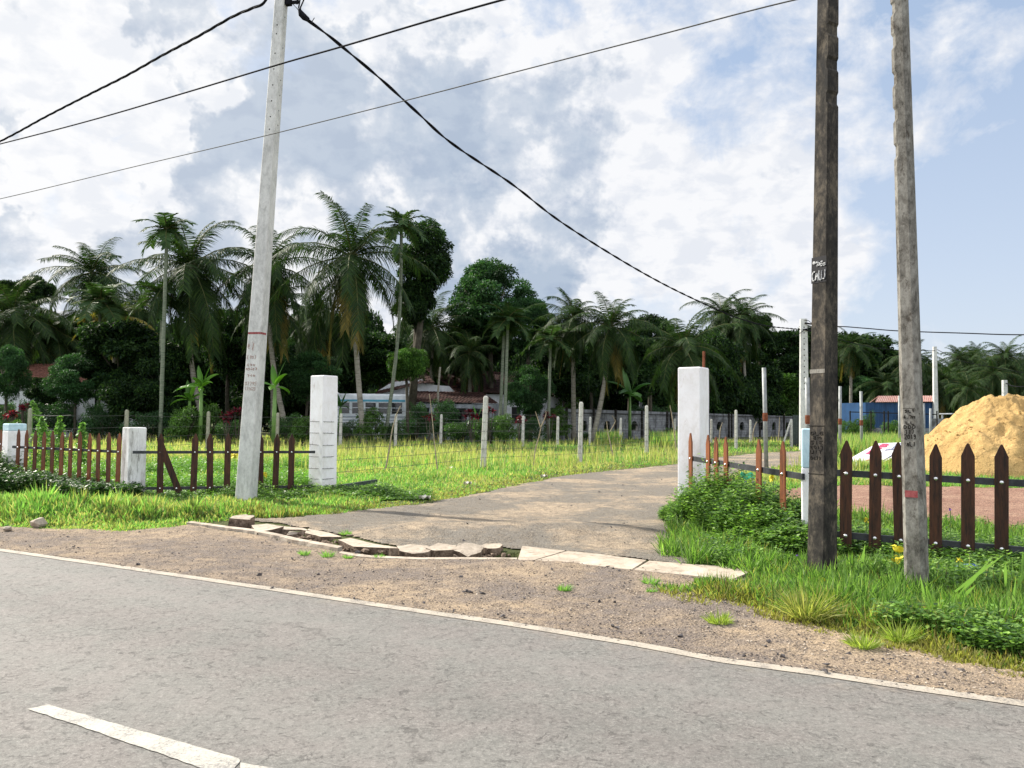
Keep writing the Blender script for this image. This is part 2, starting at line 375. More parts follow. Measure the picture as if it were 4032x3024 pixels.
class MB:
    """collects shapes and links them as one mesh"""
    def __init__(s): s.v = []; s.f = []; s.mi = []; s.cur = 0; s.sm = []; s.smooth = False
    def add(s, vs, fs):
        o = len(s.v); s.v += [tuple(v) for v in vs]
        for f in fs: s.f.append(tuple(i + o for i in f)); s.mi.append(s.cur); s.sm.append(s.smooth)
        return s
    def box(s, c, size, rz=0.0, taper=1.0, ry=0.0, rx=0.0):
        hx, hy, hz = size[0] / 2, size[1] / 2, size[2] / 2
        mt = Matrix.Rotation(rz, 3, 'Z') @ Matrix.Rotation(ry, 3, 'Y') @ Matrix.Rotation(rx, 3, 'X'); c = Vector(c)
        vs = []
        for z in (-1, 1):
            k = taper if z > 0 else 1
            for x, y in ((-1, -1), (1, -1), (1, 1), (-1, 1)):
                vs.append(c + mt @ Vector((x * hx * k, y * hy * k, z * hz)))
        return s.add(vs, [(0, 3, 2, 1), (4, 5, 6, 7), (0, 1, 5, 4), (1, 2, 6, 5), (2, 3, 7, 6), (3, 0, 4, 7)])
    def prism(s, poly, axis_o, ux, uy, un, th):
        """poly in 2-D, extruded along un by th"""
        n = len(poly); o = Vector(axis_o)
        a = [o + ux * p[0] + uy * p[1] for p in poly]; b = [q + un * th for q in a]
        return s.add(a + b, [tuple(range(n - 1, -1, -1)), tuple(range(n, 2 * n))] + [(i, (i + 1) % n, n + (i + 1) % n, n + i) for i in range(n)])
    def tube(s, pts, rad, n=6, cap=True):
        pts = [Vector(p) for p in pts]; k = len(pts)
        if not isinstance(rad, (list, tuple)): rad = [rad] * k
        vs = []; up = None
        for i, p in enumerate(pts):
            d = (pts[min(i + 1, k - 1)] - pts[max(i - 1, 0)]).normalized()
            if up is None:
                up = Vector((0, 0, 1)) if abs(d.z) < .9 else Vector((1, 0, 0))
            a = d.cross(up).normalized(); bb = a.cross(d).normalized(); up = bb
            for j in range(n):
                t = 2 * PI * j / n
                vs.append(p + (a * math.cos(t) + bb * math.sin(t)) * rad[i])
        fs = []
        for i in range(k - 1):
            for j in range(n):
                fs.append((i * n + j, i * n + (j + 1) % n, (i + 1) * n + (j + 1) % n, (i + 1) * n + j))
        if cap: fs += [tuple(range(n - 1, -1, -1)), tuple(range((k - 1) * n, k * n))]
        return s.add(vs, fs)
    def grid(s, fn, nu, nv):
        vs = [fn(i / nu, j / nv) for j in range(nv + 1) for i in range(nu + 1)]
        return s.add(vs, [(j * (nu + 1) + i, j * (nu + 1) + i + 1, (j + 1) * (nu + 1) + i + 1, (j + 1) * (nu + 1) + i) for j in range(nv) for i in range(nu)])
    def chunk(s, c, size, seed, rz=0.0, n=14, tilt=0.0, flat=False):
        r = random.Random(seed); bm = bmesh.new(); mt = Matrix.Rotation(rz, 3, 'Z') @ Matrix.Rotation(tilt, 3, 'X')
        for i in range(n):
            p = Vector((r.uniform(-1, 1), r.uniform(-1, 1), r.uniform(-1, 1)))
            if not flat: p = p.normalized() * r.uniform(.8, 1)
            else: p.z = 1 if i % 2 else -1 * r.uniform(.6, 1); p.x *= 1.1
            bm.verts.new(Vector(c) + mt @ Vector((p.x * size[0] / 2, p.y * size[1] / 2, p.z * size[2] / 2)))
        bmesh.ops.convex_hull(bm, input=bm.verts)
        bm.verts.index_update(); lone = [v for v in bm.verts if not v.link_faces]
        for v in lone: bm.verts.remove(v)
        bm.verts.index_update()
        s.add([v.co.copy() for v in bm.verts], [tuple(v.index for v in f.verts) for f in bm.faces]); bm.free()
        return s
    def build(s, name, mats, parent=None, origin=None):
        o = Vector(origin) if origin is not None else (parent_loc(parent) if parent else Vector((0, 0, 0)))
        me = bpy.data.meshes.new(name); me.from_pydata([(v[0] - o[0], v[1] - o[1], v[2] - o[2]) for v in s.v], [], s.f)
        me.polygons.foreach_set('material_index', s.mi); me.polygons.foreach_set('use_smooth', s.sm); me.update()
        ob = link(name, me, mats, parent)
        if not parent: ob.location = o
        return ob
def parent_loc(p):               # parents are unrotated here
    v = Vector((0, 0, 0))
    while p is not None: v += p.location; p = p.parent
    return v
def np_mesh(name, verts, faces, smooth=False):
    """verts (N,3); faces (M,k) all of one size"""
    me = bpy.data.meshes.new(name); verts = np.ascontiguousarray(verts, dtype=np.float32); faces = np.ascontiguousarray(faces, dtype=np.int32)
    k = faces.shape[1]
    me.vertices.add(len(verts)); me.vertices.foreach_set('co', verts.ravel())
    me.loops.add(faces.size); me.loops.foreach_set('vertex_index', faces.ravel())
    me.polygons.add(len(faces)); me.polygons.foreach_set('loop_start', np.arange(0, faces.size, k, dtype=np.int32))
    me.polygons.foreach_set('loop_total', np.full(len(faces), k, dtype=np.int32))
    me.polygons.foreach_set('use_smooth', np.full(len(faces), smooth))
    me.update(calc_edges=True); return me
def unit(a):
    return a / np.maximum(np.linalg.norm(a, axis=-1, keepdims=True), 1e-9)
class Leaves:
    def __init__(s): s.a = []
    def add(s, base, d, side, ln, wd, droop, col):
        n = len(base)
        def e(q): return np.broadcast_to(np.asarray(q, float), (n,)) if np.ndim(q) < 2 else q
        s.a.append((np.asarray(base, float), unit(np.asarray(d, float)), unit(np.asarray(side, float)), e(ln), e(wd), e(droop), np.broadcast_to(np.asarray(col, float), (n, 3))))
    def mesh(s, name, diamond=False):
        b, d, sd, ln, wd, dr, c = [np.concatenate([q[i] for q in s.a]) for i in range(7)]
        L = ln[:, None]; W = wd[:, None]; D = np.zeros_like(b); D[:, 2] = -dr
        n = len(b)
        if diamond:
            m = b + d * L * .45; tip = b + d * L + D
            V = np.stack([b, m - sd * W * .5 + D * .2, tip, m + sd * W * .5 + D * .2], 1).reshape(-1, 3)
            fc = np.arange(n)[:, None] * 4 + np.array([0, 1, 2, 3])
            me = np_mesh(name, V, fc); k = 4
        else:
            m = b + d * L * .55 + D * .3; tip = b + d * L + D
            V = np.stack([b - sd * W * .32, b + sd * W * .32, m - sd * W * .5, m + sd * W * .5, tip], 1).reshape(-1, 3)
            q = np.arange(n)[:, None] * 5
            fc = np.concatenate([q + np.array([0, 1, 3]), q + np.array([0, 3, 2]), q + np.array([2, 3, 4])])
            me = np_mesh(name, V, fc); k = 5
        ca = me.color_attributes.new('Col', 'FLOAT_COLOR', 'POINT')
        cc = np.ones((n * k, 4), np.float32); cc[:, :3] = np.repeat(c, k, 0); ca.data.foreach_set('color', cc.ravel())
        return me
def pick(cols, n, jit=.15, g=None):
    g = g if g is not None else rng
    cols = np.array(cols); c = cols[g.integers(0, len(cols), n)]
    return np.clip(c * (1 + g.uniform(-jit, jit, (n, 1))), 0, 1)
# ================================================================== THE GROUND
def axis(lo, hi, fine_lo, fine_hi, step, grow=1.16):
    a = list(np.arange(fine_lo, fine_hi, step)); s = step; x = a[-1]
    while x < hi: s = min(s * grow, 60); x += s; a.append(x)
    s = step; x = fine_lo; b = []
    while x > lo: s = min(s * grow, 60); x -= s; b.append(x)
    return np.array(b[::-1] + a)
xs = axis(-1500, 1500, -8.0, 7.5, .07); ys = axis(-300, 2500, 5.0, 15.5, .07)
gx, gy = np.meshgrid(xs, ys); gz = H(gx, gy)
gz = gz - .05 * (seg_dist([tuple(p)[:2] for p in EDGE], gx, gy) < .4) - .05 * (road_side(gx, gy) < 0)
V = np.stack([gx, gy, gz], -1).reshape(-1, 3); nx = len(xs); ny = len(ys)
i0 = (np.arange(ny - 1)[:, None] * nx + np.arange(nx - 1)).ravel()
gm = np_mesh('ground', V, np.stack([i0, i0 + 1, i0 + nx + 1, i0 + nx], 1), True)
tag(link('ground', gm, 'soil'), kind='structure')

def strip_mesh(name, A, B, mat, z, kind='structure', sub=1):
    mb = MB(); n = len(A); vs = []
    for a, b in zip(A, B): vs += [(a.x, a.y, z), (b.x, b.y, z)]
    mb.add(vs, [(2 * i, 2 * i + 1, 2 * i + 3, 2 * i + 2) for i in range(n - 1)])
    return tag(mb.build(name, mat), kind=kind)
def offs(poly, d):               # towards the camera side of the edge line
    out = []
    for i, p in enumerate(poly):
        t = (poly[min(i + 1, len(poly) - 1)] - poly[max(i - 1, 0)]).normalized()
        out.append(Vector((p.x + t.y * d, p.y - t.x * d, 0)))
    return out
strip_mesh('road', offs(EDGE, -.10), offs(EDGE, 6.6), 'asphalt', .012)
strip_mesh('far_verge', offs(EDGE, 6.6), offs(EDGE, 9.5), 'shoulder_gravel', .006)
# worn paint lines with slightly ragged sides
def dense(poly, step):
    out = []
    for a, b in zip(poly[:-1], poly[1:]):
        n = max(1, int((b - a).length / step))
        out += [a.lerp(b, k / n) for k in range(n)]
    return out + [poly[-1]]
EL = dense(EDGE[2:-1], .06)
def rag(poly, d, amp, sd):
    o = offs(poly, d)
    t = offs(poly, d + 1)
    return [Vector((p.x + (q.x - p.x) * e, p.y + (q.y - p.y) * e, 0)) for p, q, e in zip(o, t, ((fbm(np.array([p.x for p in o]), np.array([p.y for p in o]), 7, sd) - .5) * amp))]
strip_mesh('road_edge_line', rag(EL, -.045, .018, 3), rag(EL, .070, .012, 9), 'road_paint_edge', .0165)
def marking(corners):
    mb = MB(); pts = [G(*c) for c in corners]; out = []
    for i, a in enumerate(pts):
        b = pts[(i + 1) % len(pts)]; n = max(2, int((b - a).length / .05))
        for k in range(n):
            p = a.lerp(b, k / n); j = .004 if 0 < k else .0
            out.append((p.x + rnd.uniform(-j, j), p.y + rnd.uniform(-j, j), .0165))
    mb.add(out, [tuple(range(len(out)))])
    return tag(mb.build('lane_marking', 'road_paint_white'), kind='structure')
marking([(107, 2803), (190, 2785), (937, 2999), (945, 3010), (928, 3030), (905, 3076), (183, 2826)])
marking([(946, 3016), (1060, 3035), (1850, 3265), (1830, 3350), (950, 3092)])

def patch(name, poly, mat, dz, cell=.04, jag=.12, seed=0, kind='structure', fade=.0):
    xs = [p[0] for p in poly]; ys = [p[1] for p in poly]
    ax = np.arange(min(xs) - .2, max(xs) + .2, cell); ay = np.arange(min(ys) - .2, max(ys) + .2, cell)
    X_, Y_ = np.meshgrid(ax, ay)
    cx = X_ + (fbm(X_, Y_, 2.5, seed + 1) - .5) * 2 * jag + (vnoise(X_, Y_, 14, seed + 5) - .5) * jag * .5
    cy = Y_ + (fbm(X_, Y_, 2.5, seed + 2) - .5) * 2 * jag + (vnoise(X_, Y_, 14, seed + 6) - .5) * jag * .5
    ins = inside([tuple(p)[:2] for p in poly], cx, cy)
    d = seg_dist(TRENCH, X_, Y_); ins &= d > (.14 if name == 'driveway' else .25)
    ins &= road_side(X_, Y_) > .02
    q = ins[:-1, :-1] & ins[1:, :-1] & ins[:-1, 1:] & ins[1:, 1:]
    Z_ = H(X_, Y_) + dz + .008 * (fbm(X_, Y_, 5, seed + 9) - .3)
    jj, ii = np.nonzero(q); n = len(ax); a = jj * n + ii
    fc = np.stack([a, a + 1, a + n + 1, a + n], 1)
    used, inv = np.unique(fc, return_inverse=True)
    Vv = np.stack([X_.ravel(), Y_.ravel(), Z_.ravel()], 1)[used]
    me = np_mesh(name, Vv, inv.reshape(fc.shape), True)
    return tag(link(name, me, mat), kind=kind)
sh_poly = [p for p in offs(EDGE[1:-1], -.0)] + [G(4500, 2790), G(4350, 2735), G(4032, 2655), G(3730, 2605), G(3585, 2550), G(3368, 2515), G(3115, 2440), G(2840, 2370), G(2760, 2310), G(2960, 2292)] + list(reversed(KERB_F)) + [G(690, 2085), G(480, 2098), G(250, 2092), G(0, 2080), G(-500, 2050), G(-1500, 1995)]
sh_poly = [p for p in sh_poly if p.x > -22]
patch('road_shoulder', sh_poly, 'shoulder_gravel', .014, .045, .05, 1)
patch('driveway', DRIVE, 'drive_gravel', .016, .055, .10, 4)
patch('gravel_yard', [G(2960, 1945), G(3120, 1925), G(3290, 1915), G(3700, 1918), G(4500, 1925), G(4700, 2110), G(4032, 2125), G(3600, 2105), G(3280, 2060), G(3120, 2000)], 'red_gravel', .018, .07, .25, 7)

# ================================================================== DRAIN EDGE, SLABS AND RUBBLE
def kerb_piece(name, A, B, w, h, mat, label, cat, group=None, seed=0, tilt=0.0, brk=.03):
    """cast strip between two polylines A (front) and B (back), top slightly above ground, broken ends"""
    mb = MB(); r = random.Random(seed)
    top = []; n = len(A)
    ztop = [Hs(a.x, a.y) * .3 + h for a in A]
    vs = []
    for i, (a, b) in enumerate(zip(A, B)):
        j = r.uniform(-brk, brk)
        vs += [(a.x + j * .3, a.y + j * .3, ztop[i]), (b.x, b.y, ztop[i] + .004 + tilt), (a.x, a.y, -.12), (b.x, b.y, -.12)]
    fs = []
    for i in range(n - 1):
        o = 4 * i
        fs += [(o, o + 1, o + 5, o + 4), (o + 2, o, o + 4, o + 6), (o + 1, o + 3, o + 7, o + 5)]
    fs += [(0, 2, 3, 1), (4 * n - 4, 4 * n - 3, 4 * n - 1, 4 * n - 2)]
    mb.add(vs, fs)
    return tag(mb.build(name, mat, origin=(A[0].x, A[0].y, 0)), label, cat, group)
def lerp_poly(A, B, k): return [a.lerp(b, k) for a, b in zip(A, B)]
fk = dense(KERB_F[0:4], .12)
kerb_piece('kerb', fk, [Vector((p.x + .03, p.y + .11, 0)) for p in fk], .1, .055, 'slab_concrete', 'thin pale concrete kerb curving from the grass to the broken drain slabs', 'kerb', seed=1)
fk = dense([G(1330, 2187), G(1450, 2204), G(1650, 2213), G(1850, 2213), G(2030, 2216)], .12)
kerb_piece('kerb', fk, [Vector((p.x + .02, p.y + .10, 0)) for p in fk], .1, .028, 'slab_concrete', 'flush pale kerb strip in front of the broken concrete chunks', 'kerb', seed=2)
# sound slabs, separated by dark joints
def slab(f, b, label, seed):
    f = dense([G(*p) for p in f], .1); n = len(f); b = [G(*p) for p in b]
    bb = []
    L = [0];
    for p, q in zip(b[:-1], b[1:]): L.append(L[-1] + (q - p).length)
    for i in range(n):
        s = L[-1] * i / (n - 1); k = 0
        while k < len(b) - 2 and L[k + 1] < s: k += 1
        bb.append(b[k].lerp(b[k + 1], (s - L[k]) / max(L[k + 1] - L[k], 1e-6)))
    return kerb_piece('drain_slab', f, bb, 0, .03, 'slab_concrete', label, 'concrete slab', 'drain cover slabs', seed, brk=.02)
slab([(2040, 2216), (2090, 2222)], [(2056, 2163), (2226, 2182)], 'pale drain slab with speckles, first whole one right of the broken chunks', 3)
slab([(2098, 2223), (2300, 2235), (2486, 2256)], [(2236, 2183), (2400, 2200), (2545, 2219)], 'pale drain slab between the two dark slanting joints', 4)
slab([(2496, 2257), (2700, 2277), (2880, 2295)], [(2557, 2221), (2750, 2237), (2990, 2250)], 'pale drain slab whose right end runs under the grass', 5)
slab([(3250, 2296), (3420, 2300), (3520, 2302)], [(3270, 2262), (3400, 2268), (3520, 2274)], 'strip of drain slab showing through the grass between the two near poles', 6)
slab([(3700, 2318), (3900, 2336), (4200, 2360)], [(3720, 2298), (3900, 2310), (4200, 2330)], 'strip of drain slab in the grass right of the mottled near pole', 7)
# dark debris at the bottom of the trench
mb = MB()
for i in range(520):
    t = rnd.random() * (len(TRENCH) - 1); k = int(t); p = TRENCH[k].lerp(TRENCH[k + 1], t - k)
    s = rnd.uniform(.04, .13)
    mb.chunk((p.x + rnd.gauss(0, .09), p.y + rnd.gauss(0, .09), rnd.uniform(-.30, -.04)), (s * 1.3, s, s * .8), i, rnd.uniform(0, 3), 9)
LUMP = [G(1005, 2104), G(1110, 2098), G(1200, 2106), G(1262, 2122), G(1340, 2135), G(1400, 2160), G(1540, 2176), G(1600, 2180)]
for i in range(420):
    t = rnd.random() * (len(LUMP) - 1); k = int(t); p = LUMP[k].lerp(LUMP[k + 1], t - k); s = rnd.choice((.03, .05, .05, .08, .11)) * rnd.uniform(.8, 1.2)
    mb.chunk((p.x + rnd.gauss(.0, .03), p.y + abs(rnd.gauss(0, .07)) - .02, rnd.uniform(-.20, .0)), (s * 1.3, s, s * .8), 900 + i, rnd.uniform(0, 3), 10)
for i in range(160):
    p = G(1600 + i * 2.6, 2186 + rnd.uniform(-14, 16)); s = rnd.choice((.02, .03, .05, .07)) * rnd.uniform(.8, 1.2); mb.chunk((p.x, p.y, rnd.uniform(-.12, .01)), (s * 1.3, s, s * .8), 1700 + i, rnd.uniform(0, 3), 10)
tag(mb.build('rubble', 'rubble', origin=TRENCH[2]), 'brown soil and stone debris filling the open drain', 'rubble', kind='stuff')
# broken back edge: tilted plates with rough undersides
def plate(pts, z0, z1, label, seed, th=.09, lift=.0):
    """plate whose outline follows survey points; back points lie at z1, front points at z0"""
    r = random.Random(seed); ps = []
    for (px, py, k) in pts:
        z = z0 + (z1 - z0) * k
        p = G(px, py, z); ps.append(Vector((p.x, p.y, z)))
    c = sum(ps, Vector()) / len(ps)
    out = []
    n = len(ps)
    for i in range(n):
        a, b = ps[i], ps[(i + 1) % n]
        for k in range(3):
            q = a.lerp(b, k / 3)
            if k: q += Vector((r.uniform(-1, 1), r.uniform(-1, 1), 0)) * .012
            out.append(q)
    mb = MB(); m = len(out)
    low = [q + (c - q) * .10 + Vector((r.uniform(-.02, .02), r.uniform(-.02, .02), -th * r.uniform(.8, 1.3))) for q in out]
    mb.cur = 0; mb.add(out, [tuple(range(m))])
    mb.cur = 1; mb.add(out + low, [(i, m + i, m + (i + 1) % m, (i + 1) % m) for i in range(m)] + [tuple(range(2 * m - 1, m - 1, -1))])
    o = mb.build('concrete_chunk', ['slab_concrete', 'rubble'], origin=c)
    return tag(o, label, 'concrete chunk', 'broken pieces of drain slab')
plate([(1012, 2098, 0), (1100, 2078, .4), (1118, 2072, 1), (1050, 2062, 1), (990, 2068, .8)], .05, .07, 'tilted pale plate of broken slab, leftmost of the pieces', 1)
plate([(1015, 2100, 0), (1098, 2083, .3), (1112, 2076, .5), (1052, 2062, 1), (1000, 2072, .8)], .02, .03, 'small cracked plate under the leftmost tilted piece', 2)
plate([(1110, 2085, 0), (1185, 2085, .3), (1230, 2093, .4), (1190, 2078, 1), (1112, 2072, 1)], .03, .03, 'broken plate with a notched front, second from the left', 3)
plate([(1130, 2105, 0), (1172, 2105, 0), (1180, 2094, 1), (1140, 2092, 1)], -.01, .03, 'small fallen flake between the left plates and the kerb', 4)
plate([(1200, 2098, 0), (1262, 2113, 0), (1345, 2114, .6), (1290, 2095, 1), (1215, 2082, 1)], .03, .03, 'narrow broken plate left of the grass tuft at the gravel edge', 5)
plate([(1330, 2125, .2), (1392, 2152, 0), (1530, 2158, .5), (1598, 2160, 1), (1480, 2142, 1), (1380, 2118, 1)], .03, .03, 'long flat broken plate in the middle of the row', 6)
plate([(1528, 2172, 0), (1562, 2172, 0), (1572, 2160, 1), (1535, 2160, 1)], .03, .08, 'knob of pale concrete at the right end of the long plate', 7)
def bigchunk(px, py, size, label, seed, rz=0.0, z=.02, tilt=.12):
    p = G(px, py); mb = MB(); r = random.Random(seed)
    m_ = 5 + seed % 3; cn = []
    for i in range(m_):
        a = 2 * PI * (i + r.uniform(-.28, .28)) / m_ + seed; cn.append(Vector((math.cos(a) * r.uniform(.85, 1.2) * size[0] / 2, math.sin(a) * r.uniform(.85, 1.2) * size[1] / 2, 0)))
    poly = []
    for i in range(m_):
        for q in range(3):
            v_ = cn[i].lerp(cn[(i + 1) % m_], q / 3); poly.append(v_ + Vector((r.uniform(-.012, .012), r.uniform(-.012, .012), r.uniform(-.006, .006))) if q else v_)
    k = len(poly)
    mt = Matrix.Rotation(rz, 3, 'Z') @ Matrix.Rotation(tilt, 3, 'X')
    top = [mt @ (q + Vector((0, 0, size[2] / 2))) + p + Vector((0, 0, z)) for q in poly]
    mid = [mt @ (q * r.uniform(.96, 1.08) + Vector((r.uniform(-.01, .01), r.uniform(-.01, .01), -.15 * size[2]))) + p + Vector((0, 0, z)) for q in poly]
    bot = [mt @ (q * r.uniform(.6, .85) + Vector((0, 0, -size[2] / 2))) + p + Vector((0, 0, z)) for q in poly]
    mb.cur = 0; mb.add(top, [tuple(range(k))]); mb.cur = 1
    mb.add(top + mid + bot, [(i, k + i, k + (i + 1) % k, (i + 1) % k) for i in range(k)] + [(k + i, 2 * k + i, 2 * k + (i + 1) % k, k + (i + 1) % k) for i in range(k)] + [tuple(range(3 * k - 1, 2 * k - 1, -1))])
    return tag(mb.build('concrete_chunk', ['slab_concrete', 'rubble'], origin=(p.x, p.y, z)), label, 'concrete chunk', 'broken pieces of drain slab')
bigchunk(1636, 2184, (.44, .26, .15), 'flat-topped chunk with a whitish underside, leftmost of the four big chunks', 11, -.1, .0, .22)
bigchunk(1745, 2183, (.40, .27, .16), 'wedge-shaped flat-topped chunk, second of the four big chunks', 12, .15, .01, .2)
bigchunk(1845, 2184, (.36, .30, .16), 'five-sided pale-topped chunk tipped towards the road, third of the big chunks', 13, .2, .0, .4)
bigchunk(1940, 2172, (.28, .24, .15), 'greyish chunk at the right end of the broken drain', 14, -.3, .0, .1)
bigchunk(958, 2078, (.34, .26, .20), 'brown rounded lump of old concrete at the left end of the drain', 15, .3, .06, .2)
for i, (px, py, s, lb) in enumerate(((1856, 2196, .15, 'pale rounded rock resting against the third big chunk'), (1925, 2197, .09, 'bluish-white pebble right of the pale rock'), (1957, 2199, .10, 'bluish-white stone touching the whole slab'), (1408, 2188, .07, 'dark round stone at the near lip of the drain'), (30, 2098, .12, 'small pale stone by the verge grass at the left edge'), (152, 2085, .22, 'flat tan stone half sunk in the left verge grass'))):
    p = G(px, py); mb = MB(); mb.chunk((p.x, p.y, Hs(p.x, p.y) + s * .28 + .015), (s * 1.4, s, s * .75), 40 + i, .3 * i, 26)
    tag(mb.build('rock', 'wall_shade' if i in (1, 2) else ('stone_dark' if i == 3 else 'slab_concrete'), origin=(p.x, p.y, 0)), lb, 'rock')
# loose stones and pebbles on the shoulder and the drive: far too many to count
mb = MB(); n = 0
shp = [tuple(p)[:2] for p in sh_poly]; drp = [tuple(p)[:2] for p in DRIVE]
def ground_stones(poly, count, seed, smin, smax, x0, x1, y0, y1):
    r = np.random.default_rng(seed); out = []
    while len(out) < count:
        Y = y0 * (y1 / y0) ** r.random(600); px = r.uniform(x0, x1, 600); x = (px - 2016) / F * Y
        ok = inside(poly, x, Y) & (road_side(x, Y) > -.25) & (seg_dist(TRENCH, x, Y) > .3)
        for a, b in zip(x[ok], Y[ok]): out.append((a, b))
    return out[:count]
r = random.Random(5)
hz = ground_stones(shp, 3400, 1, 0, 0, -300, 4300, 4.4, 14) + ground_stones(drp, 1100, 2, 0, 0, 900, 3300, 9, 22)
hh = H(np.array([p[0] for p in hz]), np.array([p[1] for p in hz]))
for i, ((x, y), h) in enumerate(zip(hz, hh)):
    s = r.choice((.008, .011, .015, .02)) * r.uniform(.8, 1.3)
    if i % 60 == 0: s = r.uniform(.03, .055)
    mb.cur = 0 if r.random() < .45 or s > .03 else 1
    mb.chunk((x, y, h + .014 + s * .25), (s * r.uniform(1, 1.7), s * r.uniform(.8, 1.3), s * .8), i, r.uniform(0, 3), 7)
tag(mb.build('gravel', ['stone_dark', 'slab_concrete']), 'loose stones and grit scattered over the shoulder and drive', 'gravel', kind='stuff')

# ================================================================== FENCES AND PILLARS
def pillar(px0, px1, pyt, pyb, Y, rz, label, mat, blue=None, name='fence_pillar', cap=0, taper=.96, group=None, w=None, split=None):
    c = (px0 + px1) / 2; g = G(c, pyb) if Y is None else P(c, pyb, Y)
    Y = g.y; vis = (px1 - px0) / F * Y
    if w is None: w = vis / (abs(math.cos(rz + math.atan2(g.x, g.y))) + abs(math.sin(rz + math.atan2(g.x, g.y))))
    top = Z(c, pyt, Y)
    root = empty(name, (g.x, g.y, 0), label, 'pillar', group)
    mb = MB()
    zb = top if blue is None else blue
    k = lambda z: 1 - (1 - taper) * (z / top)
    def ring(z): return [Vector((g.x, g.y, z)) + Matrix.Rotation(rz, 3, 'Z') @ Vector((a * w / 2 * k(z), b * w / 2 * k(z), 0)) for a, b in ((-1, -1), (1, -1), (1, 1), (-1, 1))]
    def shaft(z0, z1, sub, capit, m_, nm):
        mb = MB(); zs = [z0 + (z1 - z0) * i / sub for i in range(sub + 1)]
        vs = []; rr = random.Random(int(px0) + sub)
        for z in zs:
            for q in ring(z): vs.append(q + Vector((rr.uniform(-.004, .004), rr.uniform(-.004, .004), 0)))
        if capit:
            for q in vs[-4:]: q.z -= 0
            ct = ring(z1); c0 = Vector((g.x, g.y, z1))
            vs += [q.lerp(c0, .05) + Vector((0, 0, .018)) for q in ct]
            sub += 1
        fs = [(4 * i + j, 4 * i + (j + 1) % 4, 4 * i + 4 + (j + 1) % 4, 4 * i + 4 + j) for i in range(sub) for j in range(4)]
        fs += [(0, 3, 2, 1), (4 * sub, 4 * sub + 1, 4 * sub + 2, 4 * sub + 3)]
        mb.add(vs, fs); ob = mb.build(nm, m_, root); bv = ob.modifiers.new('Bevel', 'BEVEL'); bv.width = .014; bv.segments = 2; bv.angle_limit = R(50); return ob
    shaft(-.15, zb, 6, blue is None, mat, 'shaft')
    if blue is not None: shaft(zb, top, 2, True, 'pale_blue_paint', 'painted_top')
    return root, g, w, top
TH = PI / 2
# two gate pillars, three fence pillars
gpL = pillar(1214, 1324, 1483, 1943, 17.4, R(-36), 'tall white gate pillar left of the driveway with barbed wire round it', 'whitewash', name='gate_pillar', group='tall white gate pillars')
gpR = pillar(2670, 2792, 1452, 2030, 13.5, R(-35), 'tall white gate pillar right of the driveway with a rusty rod on top', 'whitewash', name='gate_pillar', taper=.985, group='tall white gate pillars')
fp1 = pillar(475, 568, 1686, 1975, 16.1, R(-42), 'stained white fence pillar between the two left picket sections', 'whitewash_stained', taper=.94, group='low white fence pillars')
fp0 = pillar(8, 94, 1671, 1885, 18.2, R(-40), 'white fence pillar with a pale blue top at the left edge', 'whitewash', 1.24, taper=.94, group='low white fence pillars')
fpR = pillar(3158, 3222, 1693, 2210, 9.95, R(-18), 'white fence pillar with a pale blue top, half behind the dark pole', 'whitewash', 1.04, w=.19, taper=.97, group='low white fence pillars')
# painted-over pale blue patch near the top of the right gate pillar and its rusty rod
root, g, w, top = gpR
mb = MB(); p = P(2773, 1452, g.y); mb.tube([(p.x, g.y + .05, top - .1), (p.x + .005, g.y + .05, Z(2773, 1382, g.y))], .024, 7)
mb.build('reinforcing_rod', 'rust', root)

PW = .122
def picket_mesh_shape(mb, o, u, nrm, z0, ztop, w=PW, th=.022, lean=0.0, worn=0):
    """a pointed board standing on o, width along u, thickness along nrm"""
    h = ztop - z0; sh = .135 * h / 1.3
    poly = [(-w / 2, 0), (w / 2, 0), (w / 2 * 1.0, h - sh), (w * .10, h - .01), (0, h), (-w * .10, h - .012), (-w / 2, h - sh)]
    if worn: poly[2] = (w / 2 * .97, h - sh * 1.1)
    uz = Vector((0, 0, 1)); u2 = u * math.cos(lean) + uz * math.sin(lean) * -1; z2 = uz * math.cos(lean) + u * math.sin(lean)
    mb.prism(poly, Vector((o.x, o.y, z0)), u2, z2, nrm, th)
def bolt_mesh(mb, c, nrm, r=.021):
    u = nrm.cross(Vector((0, 0, 1))).normalized(); v = Vector((0, 0, 1)); vs = [c + nrm * .018]
    for k, (rr, d) in enumerate(((.55, .015), (1.0, .004), (1.0, 0))):
        for j in range(10):
            a = 2 * PI * j / 10; vs.append(c + (u * math.cos(a) + v * math.sin(a)) * r * rr + nrm * d)
    fs = [(0, 1 + j, 1 + (j + 1) % 10) for j in range(10)]
    for k in range(2): fs += [(1 + 10 * k + j, 11 + 10 * k + j, 11 + 10 * k + (j + 1) % 10, 1 + 10 * k + (j + 1) % 10) for j in range(10)]
    mb.smooth = True; mb.add(vs, fs); mb.smooth = False
